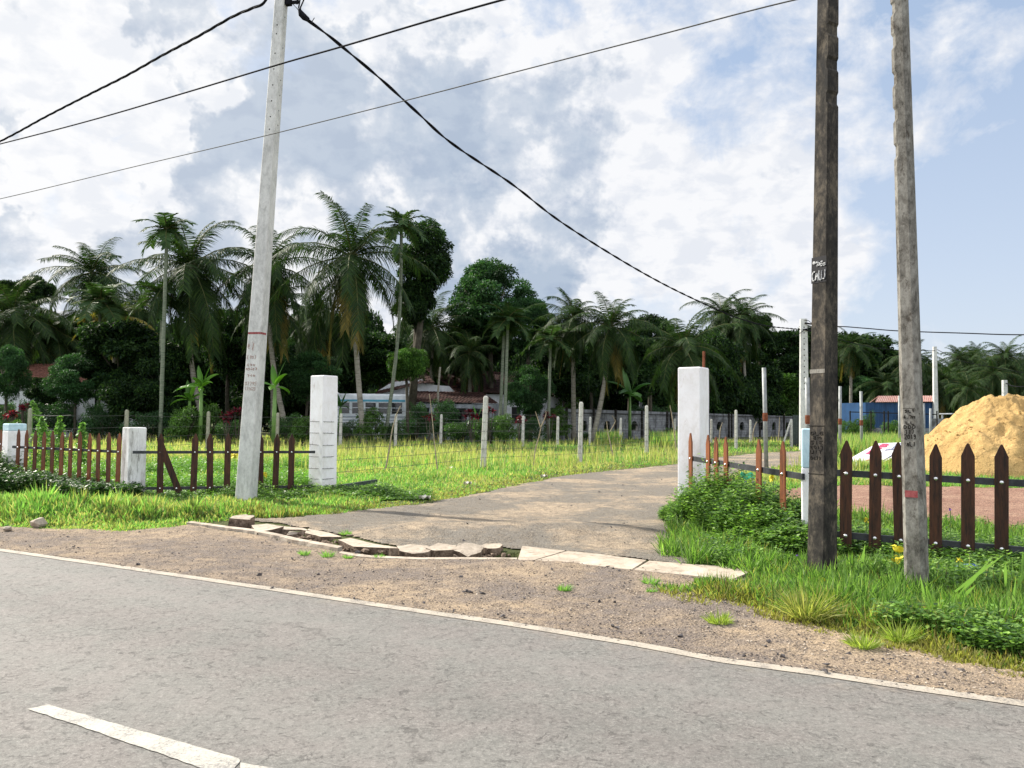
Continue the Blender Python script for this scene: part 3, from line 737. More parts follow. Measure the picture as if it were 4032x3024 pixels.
def fence(A, B, pk, upper, lower, label, group, zt=1.32, over=(0, 0), wood='picket_wood', rail_h=.055, pw=PW, bolt_r=.020, skip_low=()):
    """A,B plan ends of the boards' front face; pk = list of survey x of the boards; upper/lower = rail heights (at A, at B)"""
    A = Vector((A[0], A[1], 0)); B = Vector((B[0], B[1], 0)); u = (B - A).normalized(); L = (B - A).length
    nrm = Vector((u.y, -u.x, 0))
    if nrm.dot(-A) < 0: nrm = -nrm
    root = empty('picket_fence', A, label, 'picket fence', group)
    def zr(pair, s): return pair[0] + (pair[1] - pair[0]) * s / L
    for nm, pair in (('upper', upper), ('lower', lower)):
        mb = MB(); a = A - u * over[0]; b = B + u * over[1]
        sa, sb = -over[0], L + over[1]
        for s0, s1 in ((sa, sb),):
            p0 = a - nrm * .004; p1 = b - nrm * .004
            z0, z1 = zr(pair, s0), zr(pair, s1)
            q = []
            for p, z in ((p0, z0), (p1, z1)):
                for dz, dn in ((-1, 0), (1, 0), (1, -.035), (-1, -.035)): q.append(p + nrm * dn + Vector((0, 0, z + dz * rail_h / 2)))
            mb.add(q, [(0, 1, 5, 4), (1, 2, 6, 5), (2, 3, 7, 6), (3, 0, 4, 7), (0, 3, 2, 1), (4, 5, 6, 7)])
        mb.build('rail', 'rail_metal', root)
    r = random.Random(int(A.x * 100))
    for i, it in enumerate(pk):
        px, pyt = it[0], it[1]
        q = on_line(px, 1800, A, B); s = (q - A).dot(u); p = A + u * s
        t = on_line(px, pyt, A, B).z if pyt else zt
        z0 = it[2] if len(it) > 2 and it[2] is not None else .03 + r.uniform(-.02, .03)
        mb = MB(); ln = r.uniform(-.022, .022)
        picket_mesh_shape(mb, p, u, nrm, z0, t, pw * r.uniform(.94, 1.04), .022, ln, i % 3 == 0)
        pc = mb.build('picket', wood, root)
        for pair in (upper, lower):
            if pair is lower and i in skip_low: continue
            mb = MB()
            z = zr(pair, s); bolt_mesh(mb, p + u * (z - z0) * math.sin(ln) + nrm * .0225 + Vector((0, 0, z)), nrm, bolt_r)
            mb.build('bolt', 'bolt_metal', pc, origin=parent_loc(root))
    return root, A, B, u, nrm
S5 = .633
def z_at(px, py, A, B): return on_line(px, py, A, B).z
# left section beside the frame edge
A = (X(-260, 20.5), 20.5); B = (X(10, 18.4), 18.4)
fence(A, B, [(-220, None), (-180, None), (-140, None), (-100, None), (-65, None), (-30, None), (5, 1692)], (.93, .93), (.2, .2), 'picket fence section cut off by the left edge of the photo', 'picket fences', over=(.1, .1))
# left section 1
A = (X(57, 17.75), 17.75); B = (X(470, 15.95), 15.95)
pk = [(113, 300), (162, 304), (218, 310), (272, 316), (327, 310), (383, 318), (440, 317), (498, 315), (558, 325), (615, 325), (680, 320), (738, 325)]
pk = [(x * S5, 1500 + y * S5) for x, y in pk]
f1 = fence(A, B, pk, (z_at(57, 1760, A, B), z_at(468, 1779, A, B)), (z_at(90, 1888, A, B), z_at(465, 1920, A, B)), 'picket fence section of closely set boards left of the stained pillar', 'picket fences', over=(.06, .0), pw=.115)
# left section 2, with the missing boards
A = (X(530, 15.75), 15.75); B = (X(1238, 16.95), 16.95)
pk = [(1001, 325), (1207, 325), (1311, 325), (1415, 325), (1520, 326), (1624, 328), (1715, 328), (1812, 330)]
pk = [(x * S5, 1500 + y * S5) for x, y in pk]
u2 = (z_at(530, 1781, A, B), z_at(1238, 1780, A, B)); l2 = (z_at(530, 1924, A, B), z_at(1235, 1915, A, B))
f2 = fence(A, B, pk, u2, l2, 'picket fence section with gaps and a slipped board behind the white pole', 'picket fences', over=(.02, .03), skip_low=(5, 6, 7), wood='picket_wood_shaded')
root, A_, B_, u, nrm = f2
# the slipped board, held by one bolt
p0 = on_line(1125 * S5, 1500 + 735 * S5, A_, B_); p1 = on_line(985 * S5, 1500 + 355 * S5, A_, B_)
s0 = (p0 - A_).dot(u); s1 = (p1 - A_).dot(u); q0 = A_ + u * s0 + nrm * -.045; z0 = .02; q1 = A_ + u * s1; dz = p1.z - z0
mb = MB(); dirv = (q1 - q0); dirv.z = 0; up = (u * (s1 - s0) + Vector((0, 0, dz))).normalized(); ux = (u * dz - Vector((0, 0, s1 - s0))).normalized()
hgt = math.hypot(s1 - s0, dz); w = PW
mb.prism([(-w / 2, 0), (w / 2, 0), (w / 2, hgt - .10), (w * .2, hgt - .02), (0, hgt - .07), (-w * .2, hgt - .01), (-w / 2, hgt - .14)], Vector((q0.x, q0.y, z0)) + nrm * .068, ux, up, nrm, .02)
pc = mb.build('slipped_picket', 'picket_wood_shaded', root); pc['label'] = 'slipped picket leaning across its neighbour'
mb = MB(); pb = on_line(1098 * S5, 1500 + 667 * S5, A_, B_); bolt_mesh(mb, pb + nrm * .045, nrm); mb.build('bolt', 'bolt_metal', pc, origin=parent_loc(root))
# return fence from the right gate pillar to the near corner
A = (X(2723, 13.05), 13.05); B = (X(3156, 9.85), 9.85)
pk = [(2723, 1705), (2791, 1712), (2825, 1720), (2863, 1720), (2989, 1729), (3084, 1737, .02)]
f3 = fence(A, B, pk, (z_at(2719, 1805, A, B), z_at(3156, 1877, A, B)), (z_at(2719, 1985, A, B), z_at(3084, 2092, A, B) - .03), 'picket fence section seen at a slant with orange sunlit boards, right of the driveway', 'picket fences', over=(.05, .0), rail_h=.075)
# near fence on the right
A = (X(3205, 9.7), 9.7); B = (X(4400, 8.35), 8.35)
pk = [(3326, 1733, .10), (3440, 1733, .02), (3545, 1740), (3678, 1747), (3805, 1744), (3936, 1749), (4075, 1752), (4215, 1755), (4350, 1758)]
f4 = fence(A, B, pk, (z_at(3205, 1857, A, B), z_at(4400, 1925, A, B)), (z_at(3205, 2098, A, B), z_at(4400, 2200, A, B)), 'near picket fence with dark wide boards in front of the sand heap', 'picket fences', over=(.05, .3), rail_h=.075, pw=.135, wood='picket_wood_shaded', bolt_r=.024)

# ================================================================== CONCRETE POLES
def pole(px, pyb, Y, rz, w0, w1, h, dirs, mat, label, group, notch=None, holes=False, sx=1.0, bev=.018):
    """square tapered pole; dirs = (lean x, lean y) per metre"""
    g = P(px, pyb, Y); g.z = 0
    root = empty('utility_pole', g, label, 'utility pole', group)
    mt = Matrix.Rotation(rz, 3, 'Z'); N = 44; vs = []; fs = []
    def wz(z): return w0 + (w1 - w0) * z / h
    def cen(z): return g + Vector((dirs[0] * z, dirs[1] * z, z))
    zs = sorted(set([-.3] + [h * i / N for i in range(N + 1)] + ([q for n in notch[0] for q in (n - .075, n - .045, n + .045, n + .075)] if notch else [])))
    mb = MB()
    for z in zs:
        w = wz(max(z, 0)) / 2; b = bev; cut = 0
        if notch and any(abs(z - n) < .06 for n in notch[0]): cut = .016
        pts = [(-w * sx + b, -w), (w * sx - b, -w), (w * sx, -w + b), (w * sx, w - b), (w * sx - b, w), (-w * sx + b, w), (-w * sx, w - b), (-w * sx, -w + b)]
        if cut: pts = [(x + (cut if (notch[1] < 0 and x < 0) else (-cut if (notch[1] > 0 and x > 0) else 0)), y) for x, y in pts]
        for x, y in pts: vs.append(cen(z) + mt @ Vector((x, y, 0)))
    k = 8
    for i in range(len(zs) - 1):
        for j in range(k): fs.append((i * k + j, i * k + (j + 1) % k, (i + 1) * k + (j + 1) % k, (i + 1) * k + j))
    fs += [tuple(range(k - 1, -1, -1)), tuple(range((len(zs) - 1) * k, len(zs) * k))]
    mb.add(vs, fs); mb.build('shaft', mat, root)
    def face(side, a, z, off=.004):      # point on a face: side 0 = front (-y), 1 = right (+x); a = -1..1 across
        w = wz(z) / 2
        l = Vector((a * w * sx, -w - off, 0)) if side == 0 else (Vector((w * sx + off, a * w, 0)) if side == 1 else Vector((-w * sx - off, -a * w, 0)))
        return cen(z) + mt @ l
    return root, face, rz, wz
def decal(face, side, z0, z1, a0, a1, mat, name, root, off=.004, lab=None):
    mb = MB(); q = [face(side, a0, z0, off), face(side, a1, z0, off), face(side, a1, z1, off), face(side, a0, z1, off)]
    n = 6; vs = []
    for j in range(n + 1):
        for i in range(n + 1):
            a = q[0].lerp(q[1], i / n); b = q[3].lerp(q[2], i / n); vs.append(a.lerp(b, j / n))
    mb.add(vs, [(j * (n + 1) + i, j * (n + 1) + i + 1, (j + 1) * (n + 1) + i + 1, (j + 1) * (n + 1) + i) for j in range(n) for i in range(n)])
    return mb.build(name, mat, root)
def ribbon(mb, pts, w):
    """flat stroke through 3-D points lying in one plane; thickened to a tiny tube so it reads like brush or chisel work"""
    mb.tube(pts, w / 2, 5)
GL = {  # stroke letters on a unit cell, y up
 'A': [[(0, 0), (.5, 1), (1, 0)], [(.2, .4), (.8, .4)]], 'B': [[(0, 0), (0, 1), (.8, .85), (.7, .55), (0, .5)], [(.7, .55), (1, .25), (.8, 0), (0, 0)]],
 'C': [[(1, .85), (.6, 1), (.1, .8), (0, .4), (.2, .05), (.7, 0), (1, .15)]], 'D': [[(0, 0), (0, 1), (.6, .95), (1, .5), (.6, .05), (0, 0)]],
 'E': [[(1, 1), (0, 1), (0, 0), (1, 0)], [(0, .5), (.7, .5)]], 'G': [[(1, .85), (.6, 1), (.1, .8), (0, .4), (.2, .05), (.8, 0), (1, .2), (1, .5), (.6, .5)]],
 'I': [[(.5, 0), (.5, 1)]], 'J': [[(.9, 1), (.9, .2), (.6, 0), (.2, .1)]], 'L': [[(0, 1), (0, 0), (1, 0)]], 'M': [[(0, 0), (0, 1), (.5, .4), (1, 1), (1, 0)]], 'N': [[(0, 0), (0, 1), (1, 0), (1, 1)]],
 'S': [[(1, .9), (.5, 1), (.05, .8), (.2, .55), (.8, .45), (.95, .2), (.5, 0), (0, .1)]], 'T': [[(0, 1), (1, 1)], [(.5, 1), (.5, 0)]], 'U': [[(0, 1), (0, .2), (.3, 0), (.7, 0), (1, .2), (1, 1)]],
 'F': [[(1, 1), (0, 1), (0, 0)], [(0, .5), (.7, .5)]],
 '0': [[(.5, 1), (.05, .75), (.05, .25), (.5, 0), (.95, .25), (.95, .75), (.5, 1)]], '1': [[(.2, .8), (.5, 1), (.5, 0)]], '2': [[(0, .8), (.5, 1), (.95, .75), (.7, .45), (0, 0), (1, 0)]],
 '3': [[(0, .9), (.5, 1), (.9, .75), (.4, .52), (.95, .25), (.5, 0), (0, .1)]], '4': [[(.7, 0), (.7, 1), (0, .3), (1, .3)]], '5': [[(1, 1), (.1, 1), (.05, .6), (.7, .6), (1, .3), (.6, 0), (0, .05)]],
 '6': [[(.8, 1), (.2, .6), (.05, .25), (.5, 0), (.95, .25), (.6, .5), (.1, .35)]], '7': [[(0, 1), (1, 1), (.4, 0)]], '8': [[(.5, .5), (.1, .75), (.5, 1), (.9, .75), (.5, .5), (.05, .25), (.5, 0), (.95, .25), (.5, .5)]],
 '9': [[(.9, .65), (.5, .45), (.1, .7), (.5, 1), (.9, .8), (.85, .4), (.4, 0)]], '.': [[(.4, 0), (.6, .06)]], '-': [[(0, .5), (1, .5)]], ' ': [],
 # rounded script characters of the red hand-painted notice
 'q': [[(.5, .55), (.3, .45), (.4, .3), (.65, .35), (.7, .6), (.45, .75), (.15, .6), (.1, .3), (.35, .05), (.8, .05)]], 'w': [[(.05, .6), (.2, .8), (.35, .55), (.2, .4)], [(.35, .55), (.6, .85), (.9, .6), (.8, .15), (.4, 0), (.1, .15)]],
 'e': [[(.2, .9), (.7, .85), (.5, .6), (.8, .5), (.5, .2), (.8, 0)], [(.9, .95), (.95, .3)]], 'r': [[(.1, .4), (.3, .75), (.6, .7), (.6, .45), (.35, .4), (.5, .1), (.9, .2), (.9, .7)]],
 '(': [[(.6, 1.05), (.25, .7), (.2, .3), (.55, -.1)]], ')': [[(.3, 1.05), (.65, .7), (.7, .3), (.35, -.1)]],
 't': [[(.1, .3), (.3, .6), (.5, .3), (.7, .6), (.9, .3), (.7, .1)], [(.4, .8), (.8, .9)]], 'y': [[(.3, 1), (.55, .8), (.6, .4), (.3, -.1)], [(.8, .8), (.6, .1), (.7, -.3)]]}
def writing(face, side, text, z0, z1, a0, a1, mat, root, stroke=.009, gap=.3, off=.003, name='lettering', jit=.05, seed=1):
    r = random.Random(seed); mb = MB(); n = len(text); cw = (a1 - a0) / (n + (n - 1) * gap)
    for i, ch in enumerate(text):
        x0 = a0 + i * cw * (1 + gap)
        for st in GL.get(ch, []):
            pts = []
            for (x, y) in st:
                a = x0 + (x + r.uniform(-jit, jit)) * cw; z = z0 + (y + r.uniform(-jit, jit)) * (z1 - z0)
                pts.append(face(side, a, z, off))
            if len(pts) > 2:      # soften corners
                q = [pts[0]]
                for k in range(len(pts) - 1): q += [pts[k].lerp(pts[k + 1], .3), pts[k].lerp(pts[k + 1], .7)]
                pts = q + [pts[-1]]
            ribbon(mb, pts, stroke)
    return mb.build(name, mat, root)
def hole_parts(root, face, side, zs, a, mat='engraved', r=.014):
    mb = MB()
    for z in zs:
        c = face(side, a, z, .002); ax = face(side, a + .1, z, .002) - c; u = ax.normalized(); vs = [c + u * math.cos(t * PI / 5) * r + Vector((0, 0, math.sin(t * PI / 5) * r)) for t in range(10)]
        mb.add(vs, [tuple(range(10))])
    mb.build('bolt_hole', mat, root)
# left pole (white, leaning)
bl = P(968, 1975, 15.5); tl = P(1108, 0, 15.5); hl = 10.2
lean = (tl.x - bl.x) / (tl.z - 0)
rootL, faceL, rzL, _ = pole(968, 1975, 15.5, R(-12), .305, .19, hl, (lean, .0), 'concrete_pale', 'pale leaning concrete pole on the left with faded red writing', 'concrete utility poles near the fence')
z_of = lambda py: Z(1000, py, 15.3)
decal(faceL, 0, z_of(1314), z_of(1306), -.9, 1.0, 'ink_red', 'red_stripe', rootL)
decal(faceL, 1, z_of(1314), z_of(1306), -1.0, .5, 'ink_red', 'red_stripe', rootL)
for i, (tx, y0, y1, a0, a1, m_) in enumerate((('qy', 1374, 1345, -.85, .2, 'ink_red_faded'), ('(ew)', 1412, 1398, -.8, .6, 'ink_red_faded'), ('ter', 1441, 1431, -.8, .5, 'ink_red_faded'), ('rwtqe', 1458, 1445, -.85, .8, 'ink_red_faded'),
                                ('etr', 1484, 1472, -.6, .6, 'ink_red_faded'), ('07795', 1517, 1503, -.8, .9, 'ink_red_faded'), ('171623', 1537, 1524, -.75, .8, 'ink_red_faded'))):
    writing(faceL, 0, tx, z_of(y0), z_of(y1), a0, a1, m_, rootL, .011, .25, .001, seed=i)
hole_parts(rootL, faceL, 0, [Z(1090, y, 15.4) for y in (98, 133, 210, 272, 335, 398, 460, 510)], .05)
hole_parts(rootL, faceL, 1, [Z(1110, y, 15.4) for y in (60, 182, 245, 310, 370, 430, 488)], 0)
# pole hardware
mb = MB(); c = faceL(1, 0, Z(1140, 8, 15.5), .05); mb.box(c, (.12, .1, .16), rzL); mb.box(c + Vector((.12, 0, -.02)), (.16, .05, .05), rzL); mb.tube([c + Vector((.18, 0, .03)), c + Vector((.22, -.02, -.03)), c + Vector((.16, 0, -.05))], .02, 6)
mb.build('cable_bracket', 'wire_black', rootL)
# dark pole
bl = P(3238, 2270, 8.15); tl = P(3262, 0, 8.15)
rootD, faceD, rzD, _ = pole(3236, 2270, 8.15, R(-59.3), .209, .135, 8.2, ((tl.x - bl.x) / tl.z, 0), 'concrete_dark', 'soot-dark concrete pole in front of the picket fence corner', 'concrete utility poles near the fence', notch=([Z(3290, y, 8.1) for y in (120, 255, 390)], 1), bev=.012)
zd = lambda py: Z(3240, py, 8.03)
decal(faceD, 0, zd(1108), zd(1005), -1.0, .98, 'stencil_black', 'painted_panel', rootD)
writing(faceD, 0, 'BAL-', zd(1031), zd(1021), -.75, .5, 'stencil_white', rootD, .010, .25, .007, jit=.03)
writing(faceD, 0, 'NEG', zd(1043), zd(1033), -.2, .85, 'stencil_white', rootD, .010, .25, .007, jit=.03)
writing(faceD, 0, 'CAUJ', zd(1098), zd(1060), -.85, .85, 'stencil_white', rootD, .013, .3, .007, jit=.05)
for i, (tx, y0, y1, a0, a1) in enumerate((('DLG', 1713, 1700, -.75, .72), ('8M', 1730, 1717, -.5, .5), ('SIE', 1750, 1736, -.78, .7), ('2013', 1768, 1755, -.8, .75), ('UIT', 1786, 1774, -.75, .6), ('0471', 1812, 1798, -.75, .5))):
    writing(faceD, 0, tx, zd(y0), zd(y1), a0, a1, 'engraved', rootD, .009, .45, .001, seed=i)
for y in (1677, 1868): decal(faceD, 0, zd(y + 1.5), zd(y - 1.5), -1, 1, 'engraved', 'engraved_line', rootD)
decal(faceD, 0, zd(1468), zd(1452), -1, .9, 'concrete_mottled', 'paint_smear', rootD, .003)
# mottled pole on the right
bl = P(3612, 2335, 7.45); tl = P(3541, 0, 7.45)
rootR, faceR, rzR, _ = pole(3612, 2335, 7.45, R(-41.4), .182, .125, 7.6, ((tl.x - bl.x) / tl.z, 0), 'concrete_mottled', 'mottled grey-brown concrete pole on the right with a red band', 'concrete utility poles near the fence', notch=([Z(3515, y, 7.4) for y in (25, 155, 305, 445, 590)], -1), bev=.034)
zr_ = lambda py: Z(3600, py, 7.35)
for i, (tx, y0, y1, a0, a1) in enumerate((('SLT', 1624, 1613, -.6, .75), ('6.7M', 1648, 1636, -.8, .8), ('LL', 1670, 1660, -.5, .65), ('DDD', 1688, 1675, -.8, .85), ('117', 1709, 1692, -.6, .6), ('2019', 1729, 1711, -.75, .85), ('ALI', 1758, 1740, -.45, .75))):
    writing(faceR, 0, tx, zr_(y0), zr_(y1), a0 * .70, a1 * .70, 'engraved', rootR, .0085, .4, .001, seed=i)
decal(faceR, 0, zr_(1609), zr_(1607), -.6, .6, 'engraved', 'engraved_line', rootR)
decal(faceR, 0, zr_(1960), zr_(1933), -.62, .62, 'ink_red', 'red_band', rootR)
# farther poles
rootF, faceF, _, _ = pole(3167, 1757, 45, R(-12), .50, .36, Z(3159, 1256, 45), (0, 0), 'concrete_pale', 'grey concrete pole standing in the field just left of the dark pole', 'distant utility poles')
hole_parts(rootF, faceF, 0, [Z(3160, 1290 + 22 * k, 45) for k in range(12)], 0, r=.035)
pole(3684, 1668, 65, R(-5), .36, .26, Z(3683, 1365, 65), (0, 0), 'concrete_pale', 'thin grey pole rising between the blue shed and the sand heap', 'distant utility poles')
pole(3958, 1668, 62, R(-5), .36, .30, Z(3957, 1497, 62), (0, 0), 'concrete_pale', 'grey pole top showing just above the sand heap', 'distant utility poles')

# ================================================================== OVERHEAD WIRES
def spline(pts, n=10):
    out = []; P_ = [pts[0] * 2 - pts[1]] + pts + [pts[-1] * 2 - pts[-2]]
    for i in range(1, len(P_) - 2):
        a, b, c, d = P_[i - 1:i + 3]
        for k in range(n):
            t = k / n
            out.append(.5 * ((2 * b) + (c - a) * t + (2 * a - 5 * b + 4 * c - d) * t * t + (3 * b - a - 3 * c + d) * t ** 3))
    return out + [pts[-1]]
def wire(name, pts, r, label, mat='wire_black', twist=0, strands=1, group='overhead cables', cat='cable'):
    path = spline([P(*p) for p in pts], 14 if not twist else 20)
    mb = MB()
    if not twist: mb.tube(path, r, 6)
    else:
        for s in range(strands):
            acc = 0; q = []; last = path[0]
            dn = dense(path, .10)
            for k, p in enumerate(dn):
                acc += (p - last).length; last = p
                d = (dn[min(k + 1, len(dn) - 1)] - dn[max(k - 1, 0)]).normalized(); a = d.cross(Vector((0, 0, 1))).normalized(); b = a.cross(d)
                ph = acc * twist + s * 2 * PI / strands
                q.append(p + (a * math.cos(ph) + b * math.sin(ph)) * r * .95)
            mb.tube(q, r, 5)
    return tag(mb.build(name, mat, origin=path[0]), label, cat, group)
wire('cable', [(1052, -8, 15.3), (1034, 16, 15.4), (985, 36, 15.7), (912, 68, 16.2), (777, 145, 17), (638, 219, 18), (500, 297, 19), (365, 365, 20), (180, 460, 21.5), (0, 557, 23), (-300, 700, 26), (-900, 960, 32)], .015, 'twisted black cable dropping to the left from the white pole', twist=4.5, strands=3)
wire('cable', [(2900, -230, 8.5), (1970, 2, 10.5), (1345, 184, 12.5), (1108, 251, 13.6), (730, 365, 15.3), (365, 472, 17.5), (0, 567, 20), (-500, 690, 24), (-1200, 850, 30)], .014, 'smooth thick black cable crossing in front of the white pole')
wire('cable', [(3900, -160, 8), (3128, 0, 9), (2563, 146, 10.2), (2016, 287, 11.6), (1604, 394, 13), (1030, 538, 15), (547, 652, 17.3), (0, 783, 20), (-500, 890, 24), (-1200, 1030, 30)], .0085, 'thin grey wire, lowest of the lines crossing the sky', 'wire_steel')
px_ = [(1185, 60), (1240, 100), (1300, 145), (1345, 182), (1500, 312), (1640, 440), (1780, 565), (2016, 725), (2198, 866), (2417, 1007), (2608, 1116), (2777, 1198), (2900, 1250), (3020, 1283), (3150, 1297)]
wire('cable', [(x, y, 1 / (1 / 15.5 + (1 / 44.8 - 1 / 15.5) * (x - 1185) / (3150 - 1185))) for x, y in px_], .018, 'twisted black service cable swooping from the white pole to the field pole', twist=4.0, strands=2)
wire('cable', [(3162, 1297, 44.8), (3295, 1286, 44), (3400, 1292, 43), (3540, 1303, 42), (3800, 1312, 40), (4032, 1318, 38), (4500, 1310, 34)], .030, 'black cable running right from the field pole behind the near poles')
wire('cable', [(3168, 1275, 44.8), (3235, 1310, 46), (3298, 1334, 48), (3418, 1364, 53), (3539, 1379, 58), (3683, 1380, 65)], .022, 'faint cable sagging from the field pole to the thin pole by the shed')
wire('cable', [(3685, 1374, 65), (3738, 1400, 64), (3800, 1425, 62), (4100, 1480, 58)], .022, 'faint cable falling right from the thin pole by the shed')
wire('cable', [(3960, 1508, 62), (3985, 1519, 60), (4032, 1522, 58), (4200, 1515, 54)], .035, 'short sagging cable right of the pole top over the sand heap')
# dead-end clamp on the service cable
mb = MB()
a = P(1180, 52, 15.5)
mb.tube([P(1193, -60, 15.5), P(1183, -10, 15.5), P(1176, 30, 15.5), P(1183, 48, 15.5)], .014, 6); mb.tube([P(1210, -50, 15.5), P(1196, 0, 15.5), P(1183, 30, 15.5), P(1184, 48, 15.5)], .014, 6)
mb.tube([P(1179, 38, 15.5), P(1186, 55, 15.5), P(1200, 70, 15.5), P(1215, 82, 15.5)], [.03, .06, .06, .03], 8)
for k in range(6):
    q = P(1188 + 5 * k, 48 + 5 * k, 15.5); mb.box(q, (.03, .05, .05), 0, ry=.8)
mb.tube([P(1226, 90, 15.5), P(1238, 70, 15.5)], .008, 5)
tag(mb.build('cable_clamp', 'wire_black', origin=a), 'black toothed clamp with looped leads where the service cable starts', 'clamp')
mb = MB(); mb.tube([faceL(1, 0, Z(1150, 20, 15.5), .15), P(1178, 44, 15.5)], .005, 4); mb.tube([faceL(1, 0, Z(1150, 22, 15.5), .15), P(1178, 40, 15.45)], .005, 4)
mb.build('tie_wire', 'wire_steel', rootL)
# stubby rack arms and frayed wires at the field pole
mb = MB(); mb.tube([P(3170, 1272, 44.8), P(3195, 1276, 44.6)], .05, 6); mb.tube([P(3170, 1298, 44.8), P(3190, 1305, 44.6), P(3200, 1290, 44.5)], .04, 6)
mb.tube([P(3168, 1260, 44.8), P(3182, 1262, 44.7), P(3200, 1275, 44.6)], .018, 5); mb.tube([P(3165, 1300, 44.8), P(3140, 1320, 44.7), P(3118, 1325, 44.6)], .018, 5)
mb.build('cable_bracket', 'wire_black', rootF)
# ================================================================== FIELD POSTS AND BARBED WIRE
def cpost(px, pyt, Y, label, mat, w=.13, lean=0.0, pyb=None, group='concrete posts of the field fences', h=None):
    g = P(px, pyb or 1760, Y); z = Z(px, pyt, Y) if h is None else h
    mb = MB(); tp = Vector((g.x + lean * z, Y, z)); b = w / 2
    rz = R(-20) if px < 2600 else R(8); mt = Matrix.Rotation(rz, 3, 'Z'); vs = []
    lv = [(-.15, 1, 0), (z * .5, .93, .5), (z - .05, .86, .97), (z, .45, 1)]
    for zz, k, s in lv:
        for sx, sy in ((-1, -1), (1, -1), (1, 1), (-1, 1)):
            for e in (0, 1):
                a, c = (sx, sy)
                # chamfered corners
                m = .72
                q = (a * b * k * (m if e == (0 if sx * sy > 0 else 1) else 1), c * b * k * (1 if e == (0 if sx * sy > 0 else 1) else m))
                vs.append(Vector((g.x + lean * max(zz, 0), Y, zz)) + mt @ Vector((q[0], q[1], 0)))
    n = 8; fs = [(i * n + j, i * n + (j + 1) % n, (i + 1) * n + (j + 1) % n, (i + 1) * n + j) for i in range(3) for j in range(n)] + [tuple(range(n - 1, -1, -1)), tuple(range(3 * n, 4 * n))]
    mb.add(vs, fs)
    return tag(mb.build('concrete_post', mat, origin=(g.x, Y, 0)), label, 'post', group), Vector((g.x, Y, 0)), z, lean
near = []
for (px, pyt, Y, lean, pyb, lb) in ((1902, 1558, 25.3, .03, 1855, 'tall concrete fence post in the middle of the photo, largest along the drive'), (2283, 1582, 29.5, .02, 1825, 'tall concrete fence post, second along the drive edge'),
                               (2546, 1596, 37.0, .0, 1791, 'tall concrete fence post just left of the right gate pillar'), (2898, 1614, 46, .0, 1769, 'concrete fence post right of the right gate pillar'), (3116, 1650, 50.5, .0, 1762, 'short concrete corner post with a slanting brace')):
    near.append(cpost(px, pyt, Y, lb, 'post_concrete', .155, lean, pyb))
# the brace of the corner post
o, g, z, _ = near[-1]
mb = MB(); mb.tube([(g.x - .62, g.y - .1, -.05), (g.x - .06, g.y - .05, z * .93)], .055, 6); mb.build('brace', 'post_concrete', o)
# the one by the pole
back = []
for (px, pyt, Y, lb) in ((112, 1607, 27.5, 'old concrete post behind the blue-topped pillar at the left'), (493, 1613, 32, 'old concrete post behind the stained pillar'), (816, 1620, 38.5, 'old concrete post seen between the picket boards left of the white pole'), (1090, 1625, 41.5, 'old concrete post just right of the white pole'),
                         (1339, 1628, 43.5, 'field post just right of the left gate pillar, by the bus tail'), (1556, 1629, 45.5, 'field post beside a curved stick under the bus'), (1735, 1631, 49, 'field post in front of the house porch'),
                         (2058, 1637, 46, 'field post right of the tall middle post'), (2130, 1646, 56, 'small pale field post half hidden by a forked stick'), (2195, 1640, 48.5, 'field post left of the block wall'),
                         (2322, 1641, 51, 'field post just right of the second tall post'), (2443, 1645, 53, 'field post between two tall posts in front of the wall'), (2656, 1648, 55, 'field post touching the left side of the right gate pillar'),
                         (2800, 1650, 58, 'field post in the gap right of the right gate pillar'), (2954, 1653, 60, 'dark field post in front of the arched wall openings')):
    back.append(cpost(px, pyt, Y, lb, 'post_concrete_old' if px < 1300 else 'post_concrete', .15, .015, None, h=Z(px, pyt, Y)))
def barb(pts, label, sag=.03, barbs=True, r=.0045, step=.14, group='barbed wires of the field fences'):
    mb = MB(); path = []
    for a, b in zip(pts[:-1], pts[1:]):
        n = max(6, int((b - a).length / .8))
        for k in range(n):
            t = k / n; q = a.lerp(b, t); q.z -= sag * 4 * t * (1 - t); path.append(q)
    path.append(pts[-1]); mb.tube(path, r, 4)
    if barbs:
        rr = random.Random(len(path))
        for q in dense(path, step)[::1]:
            s = .016
            for k in range(2):
                d = Vector((rr.uniform(-.5, .5), rr.uniform(-1, 1), rr.choice((-1, 1)))).normalized() * s
                mb.tube([q - d, q + d], r * .6, 3, False)
    return tag(mb.build('barbed_wire', 'wire_steel', origin=pts[0]), label, 'barbed wire', group)
root, g, w, top = gpL
gA = Vector((g.x + .2, g.y, 0))
for i, (zz, lb) in enumerate(((.40, 'lowest'), (.66, 'second lowest'), (.92, 'third lowest'), (1.20, 'third highest'), (1.48, 'second highest'), (1.76, 'highest'))):
    pts = [gA + Vector((0, 0, zz + .02))] + [q + Vector((l * zz * 1.02, -.09, zz * (h / 2.3))) for _, q, h, l in near]
    barb(pts, lb + ' barbed wire from the left gate pillar along the tall posts', .02, True, .0045, .25)
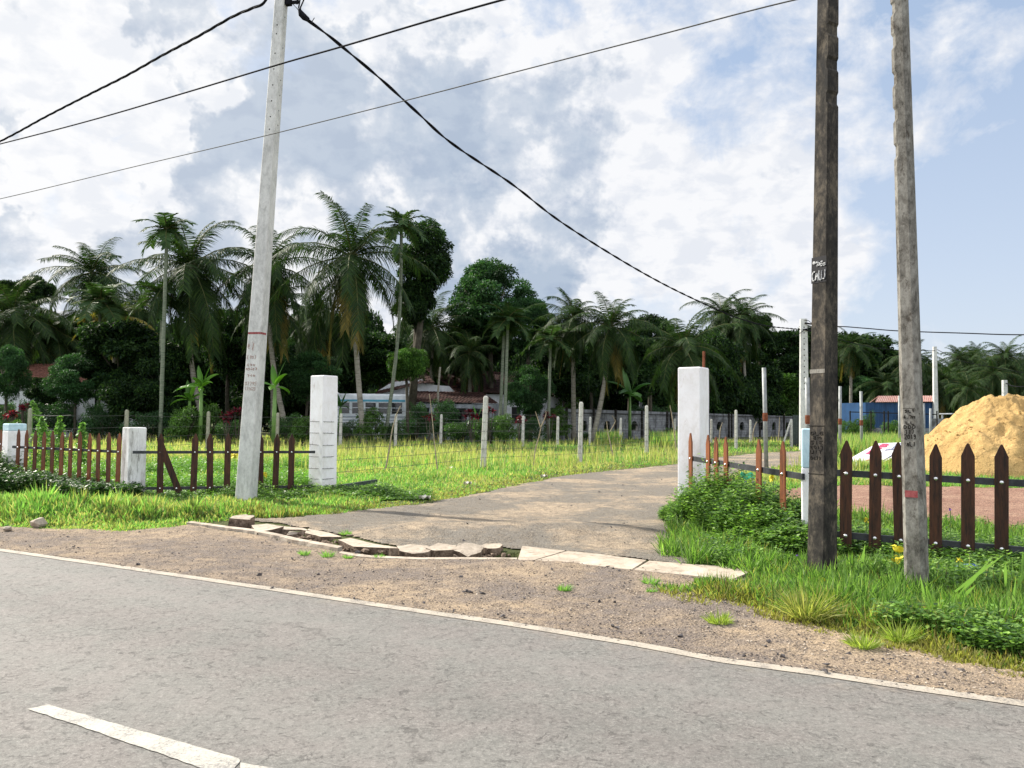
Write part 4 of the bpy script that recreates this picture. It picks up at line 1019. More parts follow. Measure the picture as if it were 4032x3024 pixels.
# the wrapped strands round the left gate pillar: parts of the wires are tied here
for i, py in enumerate((1660, 1706, 1752, 1799, 1845, 1888)):
    z = Z(1268, py, 17.1); mb = MB(); rr = random.Random(i); ww = w / 2 * (1 - .04 * z / top) + .012
    cs = [Vector((g.x, g.y, z)) + Matrix.Rotation(R(-28), 3, 'Z') @ Vector((a * ww, b * ww, rr.uniform(-.01, .01))) for a, b in ((-1, 1), (-1, -1), (1, -1), (1, 1), (-1, 1))]
    mb.tube([q for a, b in zip(cs[:-1], cs[1:]) for q in (a, a.lerp(b, .5) - Vector((0, 0, .004)))] + [cs[-1]], .005, 4)
    for q in dense(cs, .10):
        d = Vector((rr.uniform(-.3, .3), rr.uniform(-.6, -.2), rr.choice((-1, 1)))).normalized() * .018; mb.tube([q, q + d], .003, 3, False)
    mb.build('wire_wrap', 'wire_steel', root)
for i, zz in enumerate((.35, .75, 1.15, 1.6)):
    pts = [Vector((q.x + l * zz, q.y - .09, min(zz, h - .08))) for _, q, h, l in back[:7]]
    pts = [Vector((-13, 24, zz))] + pts
    barb(pts, ('lowest', 'second', 'third', 'highest')[i] + ' barbed wire across the back of the field on the left', .03, False, .006)
for i, zz in enumerate((.35, .95, 1.55)):
    pts = [Vector((q.x + l * zz, q.y - .09, min(zz, h - .08))) for _, q, h, l in [back[k] for k in (6, 7, 9, 10, 11, 12, 13, 14)]]
    barb(pts, ('lowest', 'middle', 'highest')[i] + ' barbed wire in front of the block wall', .03, False, .006)
# sticks woven in the fences
def stick(pts, r, label, Y):
    mb = MB(); pp = [P(x, y, yy) for x, y, yy in pts[0]]; n = len(pp); mb.tube(spline(pp, 5), [r * (1 - .55 * i / ((n - 1) * 5)) for i in range((n - 1) * 5 + 1)], 6)
    o = mb.build('stick', 'stick', origin=(pp[0].x, pp[0].y, 0)); tag(o, label, 'stick', 'sticks tied in the wire fence')
    for br in pts[1:]:
        mb = MB(); q = [P(x, y, yy) for x, y, yy in br]; mb.tube(spline(q, 4), [r * .6 * (1 - .5 * i / ((len(q) - 1) * 4)) for i in range((len(q) - 1) * 4 + 1)], 5); mb.build('side_branch', 'stick', o)
stick([[(1519, 1842, 20.8), (1534, 1760, 20.8), (1545, 1690, 20.8), (1560, 1635, 20.8), (1577, 1598, 20.8)]], .024, 'curved dry stick, leftmost in the barbed wire', 0)
stick([[(1722, 1848, 22.6), (1712, 1760, 22.6), (1702, 1650, 22.6), (1691, 1552, 22.6)]], .022, 'straight dry stick leaning left between the gate pillar and the tall middle post', 0)
stick([[(2102, 1838, 27), (2108, 1770, 27), (2122, 1720, 27), (2130, 1680, 27)], [(2130, 1680, 27), (2142, 1655, 27), (2150, 1630, 27), (2148, 1617, 27)], [(2128, 1682, 27), (2118, 1650, 27), (2108, 1620, 27)]], .034, 'forked pale stick right of the tall middle post', 0)
stick([[(2414, 1795, 33), (2402, 1740, 33), (2393, 1700, 33), (2389, 1658, 33)], [(2401, 1700, 33), (2418, 1670, 33), (2422, 1655, 33), (2410, 1636, 33)]], .034, 'forked pale stick between the two tall posts near the wall', 0)
stick([[(2664, 1785, 38), (2655, 1700, 38), (2646, 1640, 38), (2638, 1596, 38)]], .035, 'thin stick leaning beside the right gate pillar', 0)
stick([[(2832, 1740, 47), (2836, 1690, 47), (2845, 1664, 47)]], .035, 'short bent stick behind the bolted boards', 0)
stick([[(2962, 1735, 47), (2968, 1690, 47), (2980, 1660, 47)]], .035, 'short bent stick in front of the dark field post', 0)
stick([[(3065, 1735, 48), (3068, 1690, 48), (3070, 1642, 48)]], .035, 'upright thin stick left of the braced corner post', 0)
# rusty banded pipes
def pipe(pxb, pyb, pxt, pyt, Y, r, label, band=None):
    b = P(pxb, pyb, Y); t = P(pxt, pyt, Y); b.z = -.2
    root = empty('metal_pipe', (b.x, b.y, 0), label, 'pipe', 'upright pipes beyond the fence')
    mb = MB(); mb.smooth = True; mb.tube([b, b.lerp(t, .5), t], r, 12); mb.build('tube', 'galvanised', root)
    if band:
        c = P(pxt + (pxb - pxt) * (band - pyt) / (pyb - pyt), band, Y); d = (t - b).normalized(); mb = MB(); mb.tube([c - d * r * 2, c - d * r, c + d * r, c + d * r * 2], [r * 1.05, r * 1.22, r * 1.22, r * 1.05], 12); mb.build('joint', 'rust', root)
pipe(3018, 1838, 3008, 1448, 27.5, .072, 'grey pipe with a rusty joint standing at the drive edge', 1642)
pipe(3183, 1830, 3178, 1487, 31, .085, 'grey pipe with a rusty joint beside the far concrete pole', 1652)
pipe(3307, 1800, 3308, 1521, 33, .062, 'grey pipe with a red joint just right of the dark pole', 1660)
pipe(3393, 1785, 3390, 1541, 35, .060, 'grey pipe standing in tall grass left of the blue shed', 1665)
pipe(3541, 1765, 3541, 1558, 37, .05, 'thin pale pipe hidden by the left side of the mottled pole')
pipe(3640, 1712, 3637, 1588, 45, .06, 'pale pipe between the mottled pole and the sand heap')
pipe(3662, 1700, 3664, 1608, 50, .07, 'short pale pipe in front of the wall end by the shed')

# ================================================================== BLOCK WALL
WA = Vector((X(2218, 62), 62, 0)); WB = Vector((X(3215, 92), 92, 0))
root = empty('block_wall', WA, 'long weathered block wall with dark piers and arched openings behind the field', 'wall')
u = (WB - WA).normalized(); L = (WB - WA).length; nr = Vector((u.y, -u.x, 0)); ang = math.atan2(u.y, u.x)
def wz(s): return (Z(2230, 1609, 62) * (1 - s / L) + Z(3150, 1641, 90) * s / L)
ops_px = [(2300, .9), (2392, .95), (2498, .95), (2832, .9), (2922, .9), (2999, .9), (3048, .9), (3100, .9)]
mb = MB(); s0 = 0; bays = []
for px, wd in ops_px:
    q = on_line(px, 1660, WA, WB); s = (q - WA).dot(u); bays.append(s)
def wall_block(a, b, z0, z1):
    for (sa, sb) in ((a, b),):
        c = [WA + u * sa, WA + u * sb, WA + u * sb - nr * .2, WA + u * sa - nr * .2]
        k = (z1 if z1 else None)
        ta = wz(sa) if z1 is None else z1; tb = wz(sb) if z1 is None else z1
        vs = [Vector((p.x, p.y, z0)) for p in c] + [Vector((p.x, p.y, t)) for p, t in zip(c, (ta, tb, tb, ta))]
        mb.add(vs, [(3, 2, 1, 0), (4, 5, 6, 7), (0, 1, 5, 4), (1, 2, 6, 5), (2, 3, 7, 6), (3, 0, 4, 7)])
prev = 0
for s in bays:
    wall_block(prev, s - .42, -.3, None); wall_block(s - .42, s + .42, -.3, .72)
    # opening .72 - 1.5 with an arch above
    zt = 1.55; vs = []; n = 8
    for k in range(n + 1):
        x = -.42 + .84 * k / n; zz = 1.15 + .38 * math.sqrt(max(0, 1 - (x / .42) ** 2)); vs.append((x, zz))
    for k in range(n):
        a, b = vs[k], vs[k + 1]; pa = WA + u * (s + a[0]); pb = WA + u * (s + b[0]); ta, tb = wz(s + a[0]), wz(s + b[0])
        q = [Vector((pa.x, pa.y, a[1])), Vector((pb.x, pb.y, b[1])), Vector((pb.x, pb.y, tb)), Vector((pa.x, pa.y, ta))]
        mb.add(q + [p - nr * .2 for p in q], [(0, 1, 2, 3), (7, 6, 5, 4), (0, 4, 5, 1), (2, 6, 7, 3)])
    prev = s + .42
wall_block(prev, L, -.3, None)
ob = mb.build('wall_body', 'block_wall', root)
mb = MB()
for s in bays:
    for k in range(5):
        x = -.30 + .15 * k; p = WA + u * (s + x) - nr * .1; mb.tube([(p.x, p.y, .72), (p.x, p.y, 1.15 + .38 * math.sqrt(1 - (x / .42) ** 2))], .014, 5)
mb.build('opening_grille', 'wire_black', root)
for px in (2229, 2336, 2422, 2526, 2625, 2640, 2868, 2879, 2990, 3085, 3150, 3205):
    q = on_line(px, 1660, WA, WB); s = (q - WA).dot(u); p = WA + u * s + nr * .06; mb = MB(); mb.box((p.x, p.y, wz(s) / 2 + .04), (.17, .12, wz(s) + .1), ang); mb.build('pier', 'engraved', root)
mb = MB(); p0 = WA + nr * .1; p1 = WB + nr * .1; mb.tube([Vector((p0.x, p0.y, wz(0) - .32)), Vector((p1.x, p1.y, wz(L) - .1))], .035, 6)
mb.build('top_rail', 'engraved', root)

# ================================================================== BUILDINGS
def poly_face(mb, pts, back=None, th=.12):
    """solid sheet: polygon thickened by a vector"""
    b = back if back is not None else Vector((0, th, 0)); n = len(pts); pts = [Vector(p) for p in pts]
    mb.add(pts + [p + b for p in pts], [tuple(range(n)), tuple(range(2 * n - 1, n - 1, -1))] + [(i, n + i, n + (i + 1) % n, (i + 1) % n) for i in range(n)])
def tiled(mb, a, b, c, d, rows, th=.05, lip=.035, cols=0):
    """roof slope: a-b ridge (left,right), d-c eave; lapped courses with wavy tiles"""
    a, b, c, d = map(Vector, (a, b, c, d)); nrm = (b - a).cross(d - a).normalized()
    if nrm.z < 0: nrm = -nrm
    rr = random.Random(rows)
    for i in range(rows):
        t0, t1 = i / rows, (i + 1) / rows + .15 / rows
        p0, p1 = a.lerp(d, t0), b.lerp(c, t0); q0, q1 = a.lerp(d, min(t1, 1.02)), b.lerp(c, min(t1, 1.02))
        n = cols or max(2, int((p1 - p0).length / .24)); vs = []
        for k in range(n * 2 + 1):
            s = k / (n * 2); w = nrm * ((.028 if k % 2 else 0) + rr.uniform(-.006, .006))
            vs += [p0.lerp(p1, s) + w, q0.lerp(q1, s) + w + nrm * lip, q0.lerp(q1, s) + w - nrm * .01]
        m = n * 2 + 1
        mb.add(vs, [(3 * k, 3 * k + 3, 3 * k + 4, 3 * k + 1) for k in range(m - 1)] + [(3 * k + 1, 3 * k + 4, 3 * k + 5, 3 * k + 2) for k in range(m - 1)])
# main house
hy = 62
root = empty('house', (X(1850, hy), hy, 0), 'old house with a long dark tiled roof and white gables behind the field', 'house')
r0 = P(1668, 1449, 64); r1 = P(2215, 1492, 72); e0_ = P(1792, 1541, 59.5); e1_ = P(2300, 1560, 68)
e0f = P(1700, 1500, 60.3)
mb = MB(); tiled(mb, r0, r1, e1_, e0_, 17)
back_off = Vector((.6, 9, 0)); rb0 = e0_ + Vector((-.2, 9.5, 0)); rb1 = e1_ + Vector((-.2, 9.5, 0)); poly_face(mb, [r0, r1, rb1, rb0], Vector((0, 0, -.08)))
mb.tube([r0 + Vector((0, 0, .05)), r1 + Vector((0, 0, .05))], .12, 6)
rf = mb.build('roof', 'roof_tile_dark', root)
mb = MB()
for k in range(26):
    t = rnd.random(); s = rnd.random(); p = r0.lerp(r1, t).lerp(e0_.lerp(e1_, t), s); n = (r1 - r0).cross(e0_ - r0).normalized(); n = n if n.z > 0 else -n
    mb.box(p + n * .075, (.35, .16, .03), math.atan2((r1 - r0).y, (r1 - r0).x), rx=-R(35))
mb.build('replaced_tile', 'roof_tile_red', rf)
# walls under the main roof
mb = MB(); ez = e0_.z - .12
wl = [e0_ + Vector((.3, .6, 0)), e1_ + Vector((-.3, .6, 0))]
poly_face(mb, [(wl[0].x, wl[0].y, -.2), (wl[1].x, wl[1].y, -.2), (wl[1].x, wl[1].y, wl[1].z - .1), (wl[0].x, wl[0].y, wl[0].z - .1)], Vector((0, .2, 0)))
gl = Vector((r0.x - .15, r0.y, 0)); g2 = Vector((wl[0].x, wl[0].y, 0)); g3 = rb0
poly_face(mb, [(g2.x, g2.y, -.2), (g2.x, g2.y, ez), (r0.x + .35, r0.y, r0.z - .25), (g3.x + .35, g3.y - .6, ez), (g3.x + .35, g3.y - .6, -.2)], Vector((.2, .02, 0)))
mb.build('wall', 'wall_white', root)
# left wing with a lower gable: white triangle seen behind the small tree
mb = MB(); A0 = P(1476, 1545, 60); A1 = P(1785, 1545, 60)
zb = -.2
pk_ = [(1476, 1556), (1490, 1538), (1530, 1513), (1562, 1502), (1640, 1498), (1660, 1493), (1690, 1512), (1720, 1517), (1768, 1520), (1790, 1540), (1790, 1600)]
pts = [P(x, y, 60) for x, y in pk_]; poly_face(mb, [Vector((pts[0].x, 60, zb))] + pts + [Vector((pts[-1].x, 60, zb))][::1], Vector((0, .25, 0)))
mb.build('gable_wall', 'wall_white', root)
mb = MB(); tiled(mb, P(1560, 1488, 61.5), P(1655, 1480, 61.5), P(1668, 1506, 59.4), P(1462, 1560, 59.4), 6); mb.build('roof', 'roof_tile_dark', root)
mb = MB(); tiled(mb, P(1640, 1478, 60.8), P(1668, 1452, 63.5), P(1712, 1508, 59.6), P(1655, 1508, 59.6), 5); mb.build('roof', 'roof_tile_dark', root)
# porch
mb = MB(); tiled(mb, P(1625, 1540, 59.6), P(1900, 1545, 59.6), P(1962, 1588, 56.5), P(1600, 1582, 56.5), 9); mb.build('porch_roof', 'roof_tile_dark', root)
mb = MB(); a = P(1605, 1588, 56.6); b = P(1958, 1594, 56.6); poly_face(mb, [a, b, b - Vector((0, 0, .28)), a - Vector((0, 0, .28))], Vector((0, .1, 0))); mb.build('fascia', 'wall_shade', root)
for px in (1632, 1700, 1765, 1845, 1935):
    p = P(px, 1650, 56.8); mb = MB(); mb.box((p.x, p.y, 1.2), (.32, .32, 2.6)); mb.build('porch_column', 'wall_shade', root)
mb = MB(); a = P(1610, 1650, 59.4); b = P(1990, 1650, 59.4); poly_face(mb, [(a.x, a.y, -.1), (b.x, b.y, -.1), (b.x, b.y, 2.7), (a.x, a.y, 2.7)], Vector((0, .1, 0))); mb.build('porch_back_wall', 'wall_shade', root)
for px in (1660, 1790, 1890):
    p = P(px, 1650, 59.3); mb = MB(); mb.box((p.x, p.y - .03, 1.3), (1.0, .08, 1.7)); w_ = mb.build('window', 'dark_opening', root)
for px in (2020, 2090, 2160):
    q = on_line(px, 1590, wl[0], wl[1]); mb = MB(); mb.box((q.x, q.y - .04, 1.9), (1.1, .1, 1.3), .6 * 0); mb.build('window', 'dark_opening', root)
# small stake leaning in front of the roof
p = P(1727, 1560, 54); mb = MB(); mb.tube([(p.x, 54, -.1), P(1725, 1540, 54), P(1733, 1445, 54)], .075, 6)
tag(mb.build('wooden_post', 'bark_palm', origin=(p.x, 54, 0)), 'bare grey post rising in front of the house roof', 'post')
# left house
root = empty('house', (X(170, 56), 56, 0), 'white house with a red tiled roof almost hidden by trees at the left', 'house')
mb = MB(); tiled(mb, P(40, 1432, 60), P(330, 1434, 60), P(350, 1512, 55), P(30, 1508, 55), 11); a, b = P(40, 1432, 60), P(330, 1434, 60)
poly_face(mb, [a, b, b + Vector((0, 5, -1.6)), a + Vector((0, 5, -1.6))], Vector((0, 0, -.06))); mb.build('roof', 'roof_tile_red', root)
mb = MB(); a = P(-60, 1560, 55.6); b = P(385, 1560, 55.6); poly_face(mb, [(a.x, a.y, -.2), (b.x, b.y, -.2), (b.x, b.y, 3.7), (a.x, a.y, 3.7)], Vector((0, .2, 0)))
poly_face(mb, [(b.x, b.y, -.2), (b.x, b.y + 8, -.2), (b.x, b.y + 8, 3.7), (b.x, b.y, 3.7)], Vector((-.2, 0, 0))); mb.build('wall', 'wall_white', root)
for px, w_ in ((20, 1.2), (110, 1.2), (250, 1.6), (352, .25)):
    p = P(px, 1600, 55.5); mb = MB(); mb.box((p.x, p.y, 1.5 if w_ > 1 else 2.05), (w_, .12, 1.6 if w_ > 1 else .12)); mb.build('window', 'dark_opening', root)
# tiny roof between the palms
root = empty('small_house', (X(2565, 80), 80, 0), 'small red tiled roof peeping between banana leaves above the wall', 'house')
mb = MB(); tiled(mb, P(2528, 1544, 82), P(2603, 1542, 82), P(2612, 1566, 80), P(2520, 1568, 80), 4, cols=8); mb.build('roof', 'roof_tile_red', root)
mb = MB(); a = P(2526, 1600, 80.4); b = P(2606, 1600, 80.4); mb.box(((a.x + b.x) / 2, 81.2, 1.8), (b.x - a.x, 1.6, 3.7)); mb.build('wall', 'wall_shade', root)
# blue shed
root = empty('shed', (X(3540, 66), 66, 0), 'blue sheet-metal shed with a rusty pink roof behind the pipes', 'shed')
a, b = P(3458, 1559, 68), P(3672, 1558, 68); c, d = P(3680, 1581, 65), P(3446, 1583, 65)
mb = MB(); n = 60
def cor(uu, vv):
    p = a.lerp(b, uu).lerp(d.lerp(c, uu), vv); return p + Vector((0, 0, .03 * math.cos(uu * n * PI)))
mb.grid(cor, n * 2, 1); poly_face(mb, [a, b, b + Vector((0, 3, -.9)), a + Vector((0, 3, -.9))], Vector((0, 0, -.05))); mb.build('roof', 'shed_roof', root)
mb = MB()
a = P(3410, 1586, 65.2); b = P(3676, 1586, 65.2)
def wl_(uu, vv):
    p = a.lerp(b, uu); z = -.1 + (d.z - .03 + .1) * vv; return Vector((p.x, p.y + .04 * math.cos(uu * 90), z))
mb.grid(wl_, 90, 1); poly_face(mb, [(b.x, b.y, -.1), (b.x + .3, b.y + 5, -.1), (b.x + .3, b.y + 5, d.z + .8), (b.x, b.y, d.z - .03)], Vector((-.1, 0, 0)))
poly_face(mb, [(a.x, a.y + .08, -.1), (a.x, a.y + 5, -.1), (a.x, a.y + 5, d.z), (a.x, a.y + .08, d.z - .05)], Vector((.1, 0, 0)))
mb.build('wall', 'shed_blue', root)
mb = MB(); p = P(3560, 1600, 65.1); mb.box((p.x, p.y - .06, 1.1), (1.1, .06, 2.2)); mb.build('door', 'shed_blue', root)
# low walls and railing in front of the shed
mb = MB(); a = P(3340, 1660, 60); b = P(3760, 1660, 60); mb.box(((a.x + b.x) / 2, 60, .55), (b.x - a.x, .18, 1.3))
tag(mb.build('low_wall', 'block_wall', origin=((a.x + b.x) / 2, 60, 0)), 'low grey block wall in front of the blue shed', 'wall')
root = empty('railing', (a.x, 54, 0), 'dark pipe railing in front of the blue shed', 'railing')
for px in (3348, 3430, 3482, 3498, 3600, 3690):
    p = P(px, 1700, 54); mb = MB(); mb.tube([(p.x, 54, -.1), (p.x, 54, Z(px, 1618, 54))], .045, 6); mb.build('upright', 'engraved', root)
mb = MB(); mb.tube([P(3345, 1622, 54), P(3690, 1632, 54)], .035, 6); mb.build('rail', 'engraved', root)
mb = MB(); a = P(3665, 1680, 57); b = P(3735, 1680, 57); mb.box(((a.x + b.x) / 2, 57, .9), (b.x - a.x, .2, 2.0)); tag(mb.build('wall_end', 'block_wall', origin=((a.x + b.x) / 2, 57, 0)), 'grey block wall end between the thin pole and the sand heap', 'wall')
mb = MB(); a = P(3695, 1628, 63); b = P(3790, 1634, 60); mb.box(((a.x + b.x) / 2, 62, Z(3720, 1629, 62)), (b.x - a.x, 1.8, .08)); mb.box(((a.x + b.x) / 2, 62.6, Z(3720, 1629, 62) / 2), (b.x - a.x - .3, .1, Z(3720, 1629, 62) - .08))
tag(mb.build('awning', 'wall_shade', origin=((a.x + b.x) / 2, 62, 0)), 'pale sheet awning left of the sand heap', 'awning')
# dark green gate leaf by the field pole
mb = MB(); a = P(3122, 1700, 52); b = P(3205, 1700, 52)
for k in range(9):
    x = a.x + (b.x - a.x) * (k + .5) / 9; mb.box((x, 52, 1.0 * 1.0), ((b.x - a.x) / 9 * .9, .05, 2.05))
tag(mb.build('board_screen', 'wood_old', origin=((a.x + b.x) / 2, 52, 0)), 'dark board screen at the foot of the field pole', 'screen')

# ================================================================== BUS
bx0 = P(1300, 1545, 56.5).x; bx1 = P(1628, 1550, 57.5).x; by = 56.5
root = empty('bus', ((bx0 + bx1) / 2, by, 0), 'white and blue bus parked in front of the old house', 'bus')
bz = Z(1450, 1549, by); Lb = bx1 - bx0; xc = (bx0 + bx1) / 2
mb = MB()
prof = [(0, .45), (0, bz - .55), (.03, bz - .35), (.12, bz - .15), (.32, bz - .03), (.7, bz), (1.7, bz), (2.08, bz - .03), (2.28, bz - .15), (2.37, bz - .35), (2.4, bz - .55), (2.4, .45)]
xs_ = [(0, .9), (.15, .98), (.4, 1), (Lb - .4, 1), (Lb - .15, .98), (Lb, .9)]
vs = []
for x, k in xs_:
    for y, z in prof: vs.append((bx0 + x, by + 1.2 + (y - 1.2) * k, .45 + (z - .45) * (k + .0 if k == 1 else k + .06)))
n = len(prof)
mb.add(vs, [(i * n + j, (i + 1) * n + j, (i + 1) * n + (j + 1) % n, i * n + (j + 1) % n) for i in range(5) for j in range(n)] + [tuple(range(n)), tuple(range(6 * n - 1, 5 * n - 1, -1))])
body = mb.build('body', 'bus_white', root)
mb = MB(); mb.box((xc, by - .008, bz - .50), (Lb - .9, .03, .14)); mb.build('blue_stripe', 'bus_blue', root)
w0 = .55
for k in range(5):
    ww = (Lb - 1.1) / 5; x = bx0 + w0 + ww * (k + .5)
    mb = MB(); mb.box((x, by - .012, bz - 1.02), (ww - .16, .03, .80)); wn = mb.build('window', 'glass_dark', root)
    mb = MB(); mb.box((x, by - .035, bz - 1.00), (ww - .16, .02, .035)); mb.box((x, by - .035, bz - .62), (ww - .12, .025, .04)); mb.box((x, by - .035, bz - 1.43), (ww - .12, .025, .04))
    for s in (-1, 1): mb.box((x + s * (ww - .14) / 2, by - .035, bz - 1.02), (.04, .025, .84))
    mb.build('window_frame', 'bus_white', wn)
mb = MB()
for k in range(5): mb.box((xc, by - .012, bz - 1.62 - .24 * k), (Lb - .7, .03, .10))
mb.build('side_trim', 'bus_grey', root)
for x in (bx0 + 1.1, bx1 - 1.6):
    mb = MB(); mb.tube([(x, by - .03, .48), (x, by + .26, .48)], .48, 20); wh = mb.build('tyre', 'tyre', root); mb = MB(); mb.tube([(x, by - .05, .48), (x, by - .02, .48)], .26, 16); mb.build('rim', 'bus_grey', wh)

# ================================================================== SAND HEAP
sc_ = P(3955, 1700, 25.7); SC = Vector((sc_.x, 25.7, 0)); SR = 2.9; SH = Z(3900, 1556, 25.7)
def sand(uu, vv):
    a = 2 * PI * uu; rr = vv * SR * (1 + .06 * math.sin(2 * a + 1) + .05 * math.sin(5 * a))
    x = rr * math.cos(a) * 1.12 * (1.25 if math.cos(a) > 0 else 1); y = rr * math.sin(a) * .95
    t = vv
    z = SH * 1.12 * (max(0, 1 - t) ** .80) if t > .18 else SH * 1.12 * (1 - .18) ** .80 * (1 + .03 * (1 - t / .18))
    z *= 1 - .0 * t
    f = float(fbm(np.array([x + 50]), np.array([y + 50]), 1.1, 31, 5)[0] - .5); f2 = float(fbm(np.array([x + 50]), np.array([y + 50]), 5.5, 41, 3)[0] - .5)
    rid = abs(float(fbm(np.array([x + 20]), np.array([y + 20]), 1.9, 51, 4)[0] - .5))
    ed = min(1, (1 - t) * 5)
    z += ed * (.42 * f + .20 * f2 - .60 * rid) + .05
    return SC + Vector((x, y, max(z * 1.0, -.03) - (.08 if vv > .98 else 0)))
mb = MB(); mb.smooth = True; mb.grid(sand, 190, 90); o = mb.build('sand_heap', 'sand_heap', origin=SC)
tag(o, 'big heap of yellow building sand behind the right picket fence', 'sand heap')
mb = MB()
for i in range(120):
    a = rnd.uniform(PI * .85, PI * 2.1); q = sand(a / (2 * PI) % 1, rnd.uniform(.35, 1.03)); s = rnd.uniform(.03, .10); mb.chunk(q + Vector((0, 0, .02)), (s * 1.3, s, s * .7), i, 0, 9)
mb.build('sand_clods', 'sand_heap', o)['kind'] = 'stuff'

# ================================================================== SIGN BOARD LYING IN THE GRASS
a = P(3288, 1836, 27.5); a.z = .10; b = P(3425, 1842, 27.2); b.z = .10
d3 = P(3550, 1735, 29.6) - a; d_ = P(3455, 1752, 29.6)
c3 = P(3628, 1746, 29.2)
# board plane: edge a-b near the ground, far edge raised
t0 = P(3448, 1744, 29.3); t1 = P(3585, 1750, 29.0)
A_ = P(3288, 1838, 27.3); B_ = P(3464, 1830, 27.5); D_ = P(3452, 1746, 29.2); C_ = B_ + (D_ - A_)
root = empty('signboard', A_, 'white hoarding with pink and blue writing lying tilted in the grass', 'signboard')
n_ = (B_ - A_).cross(D_ - A_).normalized(); n_ = n_ if n_.z > 0 else -n_
mb = MB(); poly_face(mb, [A_, B_, C_, D_], -n_ * .05); mb.build('panel', 'board_white', root)
ud = (D_ - A_); vd = (B_ - A_)
def bp(s, t, off=.006): return A_ + ud * s + vd * t + n_ * off
mb = MB(); poly_face(mb, [bp(.02, .90), bp(1, .90), bp(1, .94), bp(.02, .94)], n_ * .003); mb.build('stripe', 'ink_navy', root)
def sign_face(side, a, z, off): return bp(z, a, .008)
writing(sign_face, 0, 'rwteq', .96, .80, .05, .05, 'ink_pink', root) if False else None
def bwrite(text, s0, s1, t0_, t1_, mat, st, seed):
    # letters run along ud (up the board), bottoms towards the near edge
    mb = MB(); r = random.Random(seed); n = len(text); cw = (s1 - s0) / (n * 1.3)
    for i, ch in enumerate(text):
        for s_ in GL[ch]:
            pts = [bp(s0 + (i * 1.3 + x) * cw, t1_ + (t0_ - t1_) * y, .004) for x, y in s_]
            q = [pts[0]]
            for k in range(len(pts) - 1): q += [pts[k].lerp(pts[k + 1], .3), pts[k].lerp(pts[k + 1], .7)]
            mb.tube(q + [pts[-1]], st, 5)
    mb.build('lettering', mat, root)
bwrite('rwter', .50, .95, .12, .40, 'ink_pink', .035, 1)
bwrite('etqwy', .62, .97, .52, .72, 'ink_blue', .02, 2)
bwrite('wre', .18, .42, .45, .66, 'ink_pink', .02, 3)
bwrite('ty', .05, .16, .2, .4, 'ink_blue', .012, 4)
mb = MB(); q = bp(.8, .5, 0); mb.chunk((q.x, q.y + .1, q.z / 2 - .04), (.9, .5, q.z + .02), 3, 0, 16); mb.build('prop', 'rubble', root)

# ================================================================== SMALL THINGS
p = G(1400, 1925); mb = MB(); q0 = G(1335, 1932); q1 = G(1482, 1915); dd = q1 - q0; mb.box(((q0.x + q1.x) / 2, (q0.y + q1.y) / 2, .10), (dd.length, .06, .09), math.atan2(dd.y, dd.x), ry=-.03)
tag(mb.build('fallen_rail', 'wood_old', origin=(p.x, p.y, 0)), 'dark fallen rail lying in the grass right of the left gate pillar', 'rail')
for px, py, s, mt_, lb in ((1672, 1967, .10, 'paper', 'scrap of white paper on the grass at the drive edge'), (1840, 1916, .09, 'paper', 'crumpled pale litter on the grass below the tall middle post'), (2142, 1882, .09, 'paper', 'white scrap at the edge of the drive halfway along it'), (1778, 1853, .12, 'paper', 'tan scrap beside the thin straight stick')):
    p = G(px, py); mb = MB(); h0 = Hs(p.x, p.y)
    def f_(uu, vv, p=p, s=s, h0=h0): return Vector((p.x + (uu - .5) * s * 2.2, p.y + (vv - .5) * s * 1.6, h0 + .07 + .03 * math.sin(uu * 9 + vv * 5) + .02 * math.cos(vv * 11)))
    mb.grid(f_, 7, 5); tag(mb.build('paper_scrap', mt_, origin=(p.x, p.y, 0)), lb, 'litter')
# blue can, green plastic
p = P(3808, 2262, 8.35); cz = max(.12, p.z); mb = MB(); mb.smooth = True; mb.tube([(p.x - .11, p.y, cz), (p.x - .10, p.y, cz), (p.x + .08, p.y - .03, cz + .01), (p.x + .095, p.y - .03, cz + .01)], [.035, .045, .045, .036], 14)
tag(mb.build('drink_can', 'can_blue', origin=(p.x, p.y, cz)), 'blue and white tin lying in the weeds under the near picket fence', 'can')
p = P(2945, 1868, 12.6); mb = MB()
def f_(uu, vv): return Vector((p.x + (uu - .5) * .24, p.y + .05 * math.sin(uu * 7), p.z - .02 + (vv - .5) * .11 * (1 - abs(uu - .4)) + .02 * math.sin(uu * 12)))
mb.grid(f_, 8, 4); tag(mb.build('plastic_bag', 'plastic_green', origin=p), 'green plastic scrap caught on top of the bush behind the slanting fence', 'plastic bag')
rb = G(2845, 1915); brk = []
for i, (dx, dy, z, rz, lb) in enumerate(((0, 0, .05, .2, 'lower'), (.24, .05, .05, -.3, 'right'), (.1, .02, .13, .4, 'top'), (-.22, .1, .05, .9, 'left'), (.02, .04, .21, .1, 'highest'))):
    mb = MB(); mb.box((rb.x + dx, rb.y + dy, z + .02), (.23, .11, .075), rz); tag(mb.build('brick', 'brick_red', origin=(rb.x + dx, rb.y + dy, z)), lb + ' brick of the small red pile seen between the orange boards', 'brick', 'bricks behind the slanting fence')
for i, (px, py, lb) in enumerate(((2975, 1918, 'lone red brick behind the widest gap of the slanting fence'), (3075, 1905, 'broken red brick at the edge of the red gravel'), (3020, 1922, 'red brick lying flat by the gravel yard'))):
    p = G(px, py); mb = MB(); mb.chunk((p.x, p.y, .06), (.28, .16, .10), 60 + i, i, 18); tag(mb.build('brick', 'brick_red', origin=(p.x, p.y, 0)), lb, 'brick')
